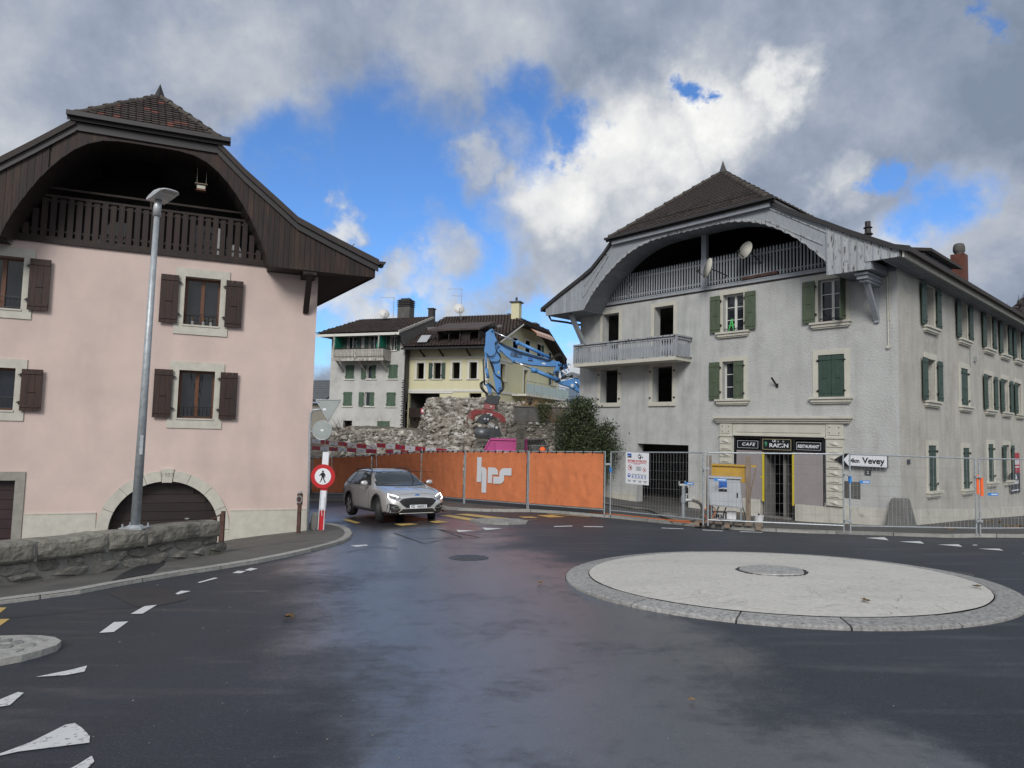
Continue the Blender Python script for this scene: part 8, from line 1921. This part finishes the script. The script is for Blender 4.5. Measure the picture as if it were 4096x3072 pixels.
m=MB(); m.beam(X(*G3(175,655))+Vector((0,-.35,0)),X(*G3(350,690))+Vector((0,-.35,0)),.1,.06); m.build('cutting_edge','excavator_dark',bk)
# body, cab and tracks standing behind the cafe house
m=MB(); m.box(.2,4.4,-1.5,1.5,1.3,2.9); m.box(3.4,4.6,-1.5,1.5,1.2,2.5); m.build('engine_house','excavator_blue',ex,bevel=.08)
m=MB(); m.box(.1,1.9,-1.55,-.4,1.4,3.5); cbx=m.build('cab','excavator_blue',ex,bevel=.08); m=MB(); m.box(.3,1.7,-1.57,-1.551,2.2,3.35); m.box(.08,.099,-1.4,-.55,2.0,3.35); m.build('cab_window','car_glass',cbx)
for y in (-1.5,.9):
    m=MB(); pr=[]
    for a in np.linspace(90,270,9): pr.append((-.4+.5*math.cos(R_(a)),.5+.5*math.sin(R_(a))))
    for a in np.linspace(-90,90,9): pr.append((4.2+.5*math.cos(R_(a)),.5+.5*math.sin(R_(a))))
    m.prism(pr,y,y+.6); m.build('track','rubber',ex)
m=MB(); m.box(1,3,-.9,.9,.5,1.3); m.build('undercarriage','excavator_dark',ex)
z_off=-.2
# ================================================================== car
def make_car():
    rear=Vector((-4.30,22.25)); front=Vector((-2.98,19.92)); hd=(front-rear).normalized()
    # wheel contact points on the ground
    cz=lambda p:G(p.x,p.y)
    ang=math.atan2(hd.y,hd.x); zf=cz(front); zr=cz(rear); pitch=math.atan2(zf-zr,2.7)
    org=front+hd*.93     # front bumper
    t=thing('car','silver estate car with headlights on turning past the orange fence','car',(0,0,0))
    nrm=Vector((-math.sin(pitch)*hd.x,-math.sin(pitch)*hd.y,math.cos(pitch)))
    t.matrix_world=Matrix.Translation((front.x,front.y,zf))@Matrix.Rotation(ang,4,'Z')@Matrix.Rotation(-pitch,4,'Y')
    # local: +X forward, origin on the ground under the front axle; s = distance back from the nose
    NX=.93
    S=[ # s, zbottom, w_low, w_mid, zbelt, wbelt, ztop, wtop
     (0.00,.38,.46,.56,.62,.48,.67,.38),(0.05,.28,.68,.72,.66,.64,.72,.50),(.16,.22,.81,.83,.72,.77,.79,.62),(.38,.21,.875,.89,.81,.85,.87,.69),(.70,.21,.90,.905,.88,.87,.93,.73),
     (1.10,.22,.905,.91,.92,.875,.98,.74),(1.34,.22,.905,.91,.94,.875,1.01,.74),(1.58,.22,.905,.91,.965,.875,1.13,.70),(1.90,.22,.905,.91,.98,.875,1.30,.66),(2.22,.22,.905,.91,.99,.875,1.415,.625),
     (2.60,.22,.905,.91,1.0,.875,1.46,.60),(3.1,.22,.905,.91,1.005,.87,1.475,.595),(3.6,.22,.905,.91,1.01,.865,1.465,.585),(4.05,.24,.90,.90,1.02,.85,1.43,.57),(4.32,.26,.88,.885,1.02,.83,1.37,.55),
     (4.50,.28,.84,.86,1.00,.80,1.16,.60),(4.62,.32,.80,.82,.95,.76,1.0,.62),(4.67,.42,.74,.76,.88,.70,.92,.55)]
    bm=bmesh.new(); rings=[]
    for (s,zb,wl,wm,zbt,wb,zt,wt) in S:
        x=NX-s; zm=zb+(zbt-zb)*.55
        half=[(0,zb),(wl*.6,zb),(wl*.93,zb+.01),(wl,zb+.10),(wm,zm),(wm*.995,zbt-.10),(wb,zbt),(wb*.5+wt*.5+.012,(zbt+zt)/2),(wt+.03,zt-.05),(wt*.86,zt-.004),(wt*.45,zt+.014),(0,zt+.02)]
        ring=[bm.verts.new((x,y,z)) for y,z in half]+[bm.verts.new((x,-y,z)) for y,z in reversed(half[1:-1])]
        rings.append(ring)
    n=len(rings[0])
    for a,b in zip(rings,rings[1:]):
        for k in range(n): bm.faces.new((a[k],a[(k+1)%n],b[(k+1)%n],b[k]))
    bm.faces.new(rings[0][::-1]); bm.faces.new(rings[-1])
    bmesh.ops.recalc_face_normals(bm,faces=bm.faces[:])
    me=bpy.data.meshes.new('body'); bm.to_mesh(me); bm.free()
    o=bpy.data.objects.new('body',me); C.objects.link(o)
    # cutter for the wheel arches
    cut=MB()
    for s in (.93,3.63):
        for sy in (1,-1): cut.lathe([(.385,sy*.60),(.385,sy*1.1)],(NX-s,0,.36),36,axis='y')
    co=cut.build('cutter','plastic_black')
    sb=o.modifiers.new('s','SUBSURF'); sb.levels=2; sb.render_levels=2
    bo=o.modifiers.new('b','BOOLEAN'); bo.object=co; bo.operation='DIFFERENCE'; bo.solver='EXACT'
    bpy.context.view_layer.update(); dg=bpy.context.evaluated_depsgraph_get(); nm=bpy.data.meshes.new_from_object(o.evaluated_get(dg)); nm.name='body'
    bpy.data.objects.remove(o); bpy.data.objects.remove(co)
    nm.materials.clear(); nm.materials.append(MT['silver']); nm.materials.append(MT['plastic_black']); nm.polygons.foreach_set('use_smooth',[True]*len(nm.polygons))
    for p in nm.polygons:
        c=p.center
        rin=min(math.hypot(c.x-(NX-s),c.z-.36) for s in (.93,3.63))
        p.material_index=1 if (c.z<.30 and abs(p.normal.z)<.98) or c.z<.25 or (rin<.386 and abs(c.y)>.5 and abs(c.y)<.93 and c.z<.75) else 0
    body=inst(nm,'body',t)
    bmm=bmesh.new(); bmm.from_mesh(nm); bvh=BVHTree.FromBMesh(bmm); bmm.free()
    def conform(name,poly,mode,mat,off=.006,par=body,step=.05,thick=.01,sign=1):
        """flat outline projected onto the bodywork: mode 'x' outline (y,z) from the front, 'y' outline (x,z) from a side, 'z' outline (x,y) from above"""
        b2=bmesh.new(); vs=[b2.verts.new((p[0],p[1],0)) for p in poly]; f=b2.faces.new(vs)
        xs=[p[0] for p in poly]; ys=[p[1] for p in poly]
        for ax,(lo,hi) in ((0,(min(xs),max(xs))),(1,(min(ys),max(ys)))):
            nn=Vector((1,0,0)) if ax==0 else Vector((0,1,0)); k=lo+step
            while k<hi: bmesh.ops.bisect_plane(b2,geom=b2.verts[:]+b2.edges[:]+b2.faces[:],plane_co=nn*k,plane_no=nn); k+=step
        bmesh.ops.triangulate(b2,faces=b2.faces[:])
        for v in b2.verts:
            if mode=='x': o_,d_=Vector((4,v.co.x,v.co.y)),Vector((-1,0,0))
            elif mode=='y': o_,d_=Vector((v.co.x,sign*3,v.co.y)),Vector((0,-sign,0))
            elif mode=='back': o_,d_=Vector((-8,v.co.x,v.co.y)),Vector((1,0,0))
            else: o_,d_=Vector((v.co.x,v.co.y,4)),Vector((0,0,-1))
            h=bvh.ray_cast(o_,d_)
            v.co=(h[0]-d_*off) if h[0] is not None else (o_+d_*3)
            v.co=v.co
        bmesh.ops.recalc_face_normals(b2,faces=b2.faces[:])
        me_=bpy.data.meshes.new(name); b2.to_mesh(me_); b2.free(); me_.materials.append(MT[mat]); me_.polygons.foreach_set('use_smooth',[True]*len(me_.polygons))
        return inst(me_,name,par)
    # glass
    ws=[(-.72,1.01),(-.60,1.375),(-.3,1.405),(.3,1.405),(.60,1.375),(.72,1.01),(.3,1.0),(-.3,1.0)]
    conform('windscreen_surround',[(-.765,.99),(-.63,1.40),(0,1.43),(.63,1.40),(.765,.99),(0,.98)],'x','plastic_black',.003)
    g=conform('windscreen',ws,'x','car_glass',.007)
    m=MB(); m.beam((NX-1.40,.05,1.045),(NX-1.48,.62,1.06),.02,.02); m.beam((NX-1.40,-.6,1.045),(NX-1.48,.0,1.07),.02,.02); m.build('wiper','plastic_black',body)
    for sg in (1,-1):
        X_=lambda s:NX-s
        conform('window_surround',[(X_(1.62),1.01),(X_(2.25),1.39),(X_(3.0),1.425),(X_(3.9),1.40),(X_(4.28),1.20),(X_(4.22),1.03),(X_(3.0),1.0)],'y','plastic_black',.004,sign=sg)
        conform('side_window',[(X_(1.78),1.03),(X_(2.30),1.36),(X_(2.62),1.385),(X_(2.62),1.03)],'y','car_glass',.009,sign=sg)
        conform('side_window',[(X_(2.70),1.03),(X_(2.70),1.385),(X_(3.45),1.39),(X_(3.62),1.06),(X_(3.6),1.03)],'y','car_glass',.009,sign=sg)
        conform('side_window',[(X_(3.70),1.05),(X_(3.55),1.38),(X_(3.9),1.36),(X_(4.2),1.20),(X_(4.15),1.06)],'y','car_glass',.009,sign=sg)
        # chrome line under the windows, door joints, handles, sill trim
        m=MB()
        def side(s,z,off=.004):
            h=bvh.ray_cast(Vector((X_(s),sg*3,z)),Vector((0,-sg,0))); return h[0]+Vector((0,sg*off,0)) if h[0] is not None else Vector((X_(s),sg*.9,z))
        for L in ([(1.62,.98),(1.66,.6),(1.62,.33)],[(2.66,1.0),(2.66,.6),(2.62,.32)],[(3.62,1.0),(3.50,.8),(3.25,.5),(3.2,.33)],[(1.62,.98),(1.75,1.02)]):
            pts=[]; 
            for a,b in zip(L,L[1:]): pts+=[side(a[0]+(b[0]-a[0])*k/5,a[1]+(b[1]-a[1])*k/5,.001) for k in range(5)]
            m.tube(pts+[side(*L[-1],.001)],.004,4)
        m.build('door_joint','plastic_black',body)
        for s in (2.42,3.42): q=side(s,.90,.02); m=MB(); m.beam(q+Vector((-.09,0,0)),q+Vector((.09,0,0)),.025,.03); m.build('door_handle','silver',body,bevel=.008)
        m=MB(); L=[side(s,.30,.012) for s in np.linspace(1.38,3.2,10)]; m.tube(L,.045,6); m.build('sill_trim','plastic_black',body,smooth=True)
        # wheel arch trims
        for s in (.93,3.63):
            m=MB(); 
            pts=[]
            for a in np.linspace(-12,192,26):
                x=X_(s)+.41*math.cos(R_(a)); z=.36+.41*math.sin(R_(a)); h=bvh.ray_cast(Vector((x,sg*3,z)),Vector((0,-sg,0))); yy=h[0].y if h[0] is not None else sg*.9; pts.append((x,yy+sg*.004,z))
            m.tube(pts,.034,6); m.build('wheel_arch_trim','plastic_black',body,smooth=True)
        # mirrors
        m=MB(); m.beam((X_(1.72),sg*.86,1.03),(X_(1.74),sg*.97,1.05),.05,.05); m.build('mirror_arm','plastic_black',body)
        mm=MB(); mm.lathe([(.0,-.10),(.055,-.085),(.075,-.02),(.075,.05),(.05,.09),(.0,.10)],(0,0,0),14,axis='y'); mo=mm.build('mirror','silver',body,smooth=True); mo.location=(X_(1.70),sg*1.03,1.07); mo.scale=(.9,1.05,1.0)
        # roof rails
        m=MB(); m.tube(path3([(X_(2.25),sg*.60,1.42),(X_(2.45),sg*.60,1.475),(X_(3.2),sg*.585,1.495),(X_(3.9),sg*.565,1.465),(X_(4.05),sg*.55,1.42)],5),.016,6); m.build('roof_rail','plastic_black',body,smooth=True)
    # nose
    grille=[(-.56,.60),(-.44,.675),(-.2,.70),(0,.705),(.2,.70),(.44,.675),(.56,.60),(.40,.46),(.34,.42),(-.34,.42),(-.40,.46)]
    conform('grille_surround',[(p[0]*1.04,.56+(p[1]-.56)*1.09) for p in grille],'x','chrome',.004)
    gr_=conform('grille',grille,'x','rubber',.010)
    def nose(y,z,off=.014):
        h=bvh.ray_cast(Vector((4,y,z)),Vector((-1,0,0))); return h[0]+Vector((off,0,0)) if h[0] is not None else Vector((NX,y,z))
    m=MB()
    for k in range(6):
        z=.46+k*.036; w=.33+ (.12*(k/5) if k<4 else .12-.09*(k-3)/2); pts=[nose(w*q/8,z+.006*((q+k)%2)) for q in range(-8,9)]; m.tube(pts,.005,4)
    m.build('grille_bars','plastic_black',gr_)
    m=MB(); a=nose(0,.765,.012); m.lathe([(.0,0),(.055,.003),(.06,.008),(.0,.012)],(0,0,0),18,axis='x',P=lambda x,y,z:(a.x+x,a.y+y*1.25,a.z+z*.45)); m.build('badge','blue_sign',body)
    lower=[(-.58,.27),(-.44,.39),(.44,.39),(.58,.27)]
    conform('lower_intake',lower,'x','plastic_black',.006)
    for sg in (1,-1):
        conform('bumper_corner',[(sg*.60,.27),(sg*.50,.38),(sg*.60,.50),(sg*.80,.55),(sg*.88,.45),(sg*.86,.27)],'x','plastic_black',.005)
        hl=conform('headlight',[(sg*.46,.655),(sg*.50,.70),(sg*.68,.785),(sg*.80,.81),(sg*.83,.75),(sg*.80,.655),(sg*.62,.62)],'x','lamp_lens',.008)
        m=MB(); pts=[nose(sg*y,z,.020) for y,z in ((.56,.72),(.68,.77),(.79,.795),(.805,.73),(.79,.665),(.73,.645))]; m.tube(pts,.011,6); m.build('running_light','lamp_on',hl)
        m=MB(); q=nose(sg*.66,.69,.018); m.lathe([(.028,0),(.028,.006)],(q.x,q.y,q.z),12,axis='x'); m.build('dip_beam','lamp_lens',hl)
        m=MB(); pts=[nose(sg*y,z,.014) for y,z in ((.50,.44),(.55,.47),(.66,.475),(.76,.44),(.66,.40),(.54,.405),(.50,.44))]; m.tube(pts,.005,5); m.build('fog_lamp_ring','grey_back',body)
        m=MB(); q=nose(sg*.70,.44,.012); m.lathe([(.022,0),(.022,.008)],(q.x,q.y,q.z),10,axis='x'); m.build('fog_lamp','lamp_lens',body)
        conform('tail_light',[(sg*.45,.92),(sg*.55,1.0),(sg*.76,.98),(sg*.78,.86),(sg*.6,.85)],'back','red_sign',.008)
    m=MB(); m.tube([nose(y,.265,.018) for y in np.linspace(-.52,.52,15)],.013,6); m.build('skid_strip','silver',body,smooth=True)
    m=MB(); pn=nose(0,.46,.028); m.box(pn.x-.01,pn.x,-.25,.25,.40,.50); npl=m.build('number_plate','white_sign',body)
    text('VD 166022',.105,'black_paint','lettering',npl,(pn.x+.002,0,.45),(math.pi/2,0,math.pi/2),width=.45,bold=.002,ext=.001)
    m=MB(); L=[]
    for y in np.linspace(-.62,.62,17):
        h=bvh.ray_cast(Vector((4,y,.805-.05*(y/.62)**2)),Vector((-1,0,0))); L.append(h[0]+Vector((.001,0,0)))
    m.tube(L,.004,4); m.build('bonnet_joint','plastic_black',body)
    for sg in (1,-1):
        m=MB(); L=[]
        for s in np.linspace(.35,1.36,10):
            y=sg*(.66+.03*s); h=bvh.ray_cast(Vector((NX-s,y,4)),Vector((0,0,-1))); L.append(h[0]+Vector((0,0,.001)))
        m.tube(L,.003,4); m.build('bonnet_joint','plastic_black',body)
    # wheels
    wm=MB(); wm.lathe([(.20,-.11),(.30,-.115),(.335,-.09),(.34,0),(.335,.09),(.30,.115),(.20,.11)],(0,0,0),40,axis='y'); tm=wm.mesh('tyre','rubber',smooth=True)
    rm=MB(); rm.lathe([(.215,.10),(.225,.112),(.21,.112),(.205,.09)],(0,0,0),32,axis='y')
    for k in range(5):
        a=2*math.pi*k/5
        for da in (-.17,.17):
            c,s_=math.cos(a),math.sin(a); c2,s2=math.cos(a+da),math.sin(a+da); rm.beam((.03*c,.10,.03*s_),(.215*c2,.105,.215*s2),.022,.03,up=(0,1,0))
    rm.lathe([(.05,.09),(.05,.112),(.02,.116)],(0,0,0),14,axis='y'); rmesh=rm.mesh('rim','galv_light'); 
    bk_=MB(); bk_.lathe([(.20,.0),(.20,.04)],(0,0,0),24,axis='y'); bmh=bk_.mesh('brake','plastic_black')
    for s in (.93,3.63):
        for sg in (1,-1):
            st=R_(-22) if s<1 else 0
            o=inst(tm,'wheel',t,(NX-s,sg*.79,.34),(0,0,(math.pi if sg<0 else 0)+st)); inst(rmesh,'rim',o); inst(bmh,'brake_disc',o)
    return t
car=make_car()
# ================================================================== far hills
def hill(name,px0,px1,dist,ridge,mat,trees=None,depthk=.4):
    m=MB(); n=60; rows=8
    for i in range(n+1):
        px=px0+(px1-px0)*i/n; top=ridge(px); q=atY(px,top,dist); 
        for j in range(rows+1):
            f=j/rows; d=dist*(1-depthk*(1-f)); x=q.x*d/dist; z=-30+(q.z+30)*f**.8+ (dist*.006*noise.noise(Vector((px*.01,f*3,2)))*f*(1-f)*4); m.v.append((x,d,z))
        m.v.append((q.x*1.6,dist*1.6,-30))
    k=rows+2
    for i in range(n):
        for j in range(rows+1): m.f.append((i*k+j,(i+1)*k+j,(i+1)*k+j+1,i*k+j+1)); m.m.append(0)
    o=m.build(name,mat,smooth=True); o['kind']='structure'; return o
hill('hills',3300,6500,420,lambda x:float(np.interp(x,[3300,3850,3990,4040,4075,4110,4300,4700,6500],[1500,1380,1300,1235,1205,1185,1120,1050,1250]))+6*noise.noise(Vector((x*.02,0,0))),'hill_wood')
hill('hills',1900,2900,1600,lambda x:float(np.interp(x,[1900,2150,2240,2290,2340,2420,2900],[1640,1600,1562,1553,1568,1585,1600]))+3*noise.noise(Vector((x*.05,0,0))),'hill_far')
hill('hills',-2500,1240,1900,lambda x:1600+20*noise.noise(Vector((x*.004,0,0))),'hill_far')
def spruce_mesh(seed):
    r=random.Random(seed); m=MB(); m.cyl((0,0,0),(0,0,11.5),.16,.03,5,mi=1)
    for k in range(16):
        z=1.2+k*.66; R0=2.3*(1-k/17); nb=8
        for b in range(nb):
            a=6.28*b/nb+r.random(); L=R0*r.uniform(.65,1.15); p=Vector((0,0,z)); e=Vector((L*math.cos(a),L*math.sin(a),z-.35*L)); w=Vector((-math.sin(a),math.cos(a),0))*.28*L; m.poly([p,p.lerp(e,.6)+w,e,p.lerp(e,.6)-w])
    return m
for v in range(1): pass
sps=[]
for s_ in range(3):
    m=spruce_mesh(s_); me=m.mesh('spruce',['tree_dark','bark'],recalc=False); sps.append(m)
def spruce_thing(m,px,py,d,h,label):
    p=atY(px,py,d); t=thing('spruce',label,'tree',(p.x,p.y,p.z-h*.2),random.uniform(0,6),'spruces along the wooded hilltop'); s=h/11.5
    a=MB(); b=MB()
    for f,mi in zip(m.f,m.m): (b if mi else a).poly([tuple(c*s for c in m.v[k]) for k in f],0)
    a.build('crown','tree_dark',t); b.build('trunk','bark',t)
lab=['dark spruce standing highest on the wooded hill at the right edge','small dark spruce beside the bare tree on the wooded hill','short dark spruce lowest on the hill just above the cafe roof','dark spruce at the far right edge of the wooded hill','small spruce right of the tallest one on the hill']
for k,(px,py,h) in enumerate(((4075,1215,8),(4086,1208,5.5),(4030,1235,5),(4094,1200,7),(4040,1240,4.5))): spruce_thing(sps[k%3],px,py,405,h,lab[k])
# wooded texture of the hill: one mass of crowns
m=MB(); r=random.Random(3)
for k in range(1500):
    px=r.uniform(4000,4330); ridge=float(np.interp(px,[3990,4040,4075,4110,4300,4700],[1300,1235,1205,1185,1120,1050])); f=r.random(); p=atY(px,ridge+8+f*120,405-f*40); s=r.uniform(1.2,2.6)
    for j in range(5): leafquad(m,p+Vector((r.gauss(0,s*.4),r.gauss(0,s*.4),r.gauss(0,s*.5))),s*.6,r)
o=m.build('hillside_wood','hill_wood2'); o['kind']='stuff'; o['label']='leafless brown wood covering the hillside at the right edge'
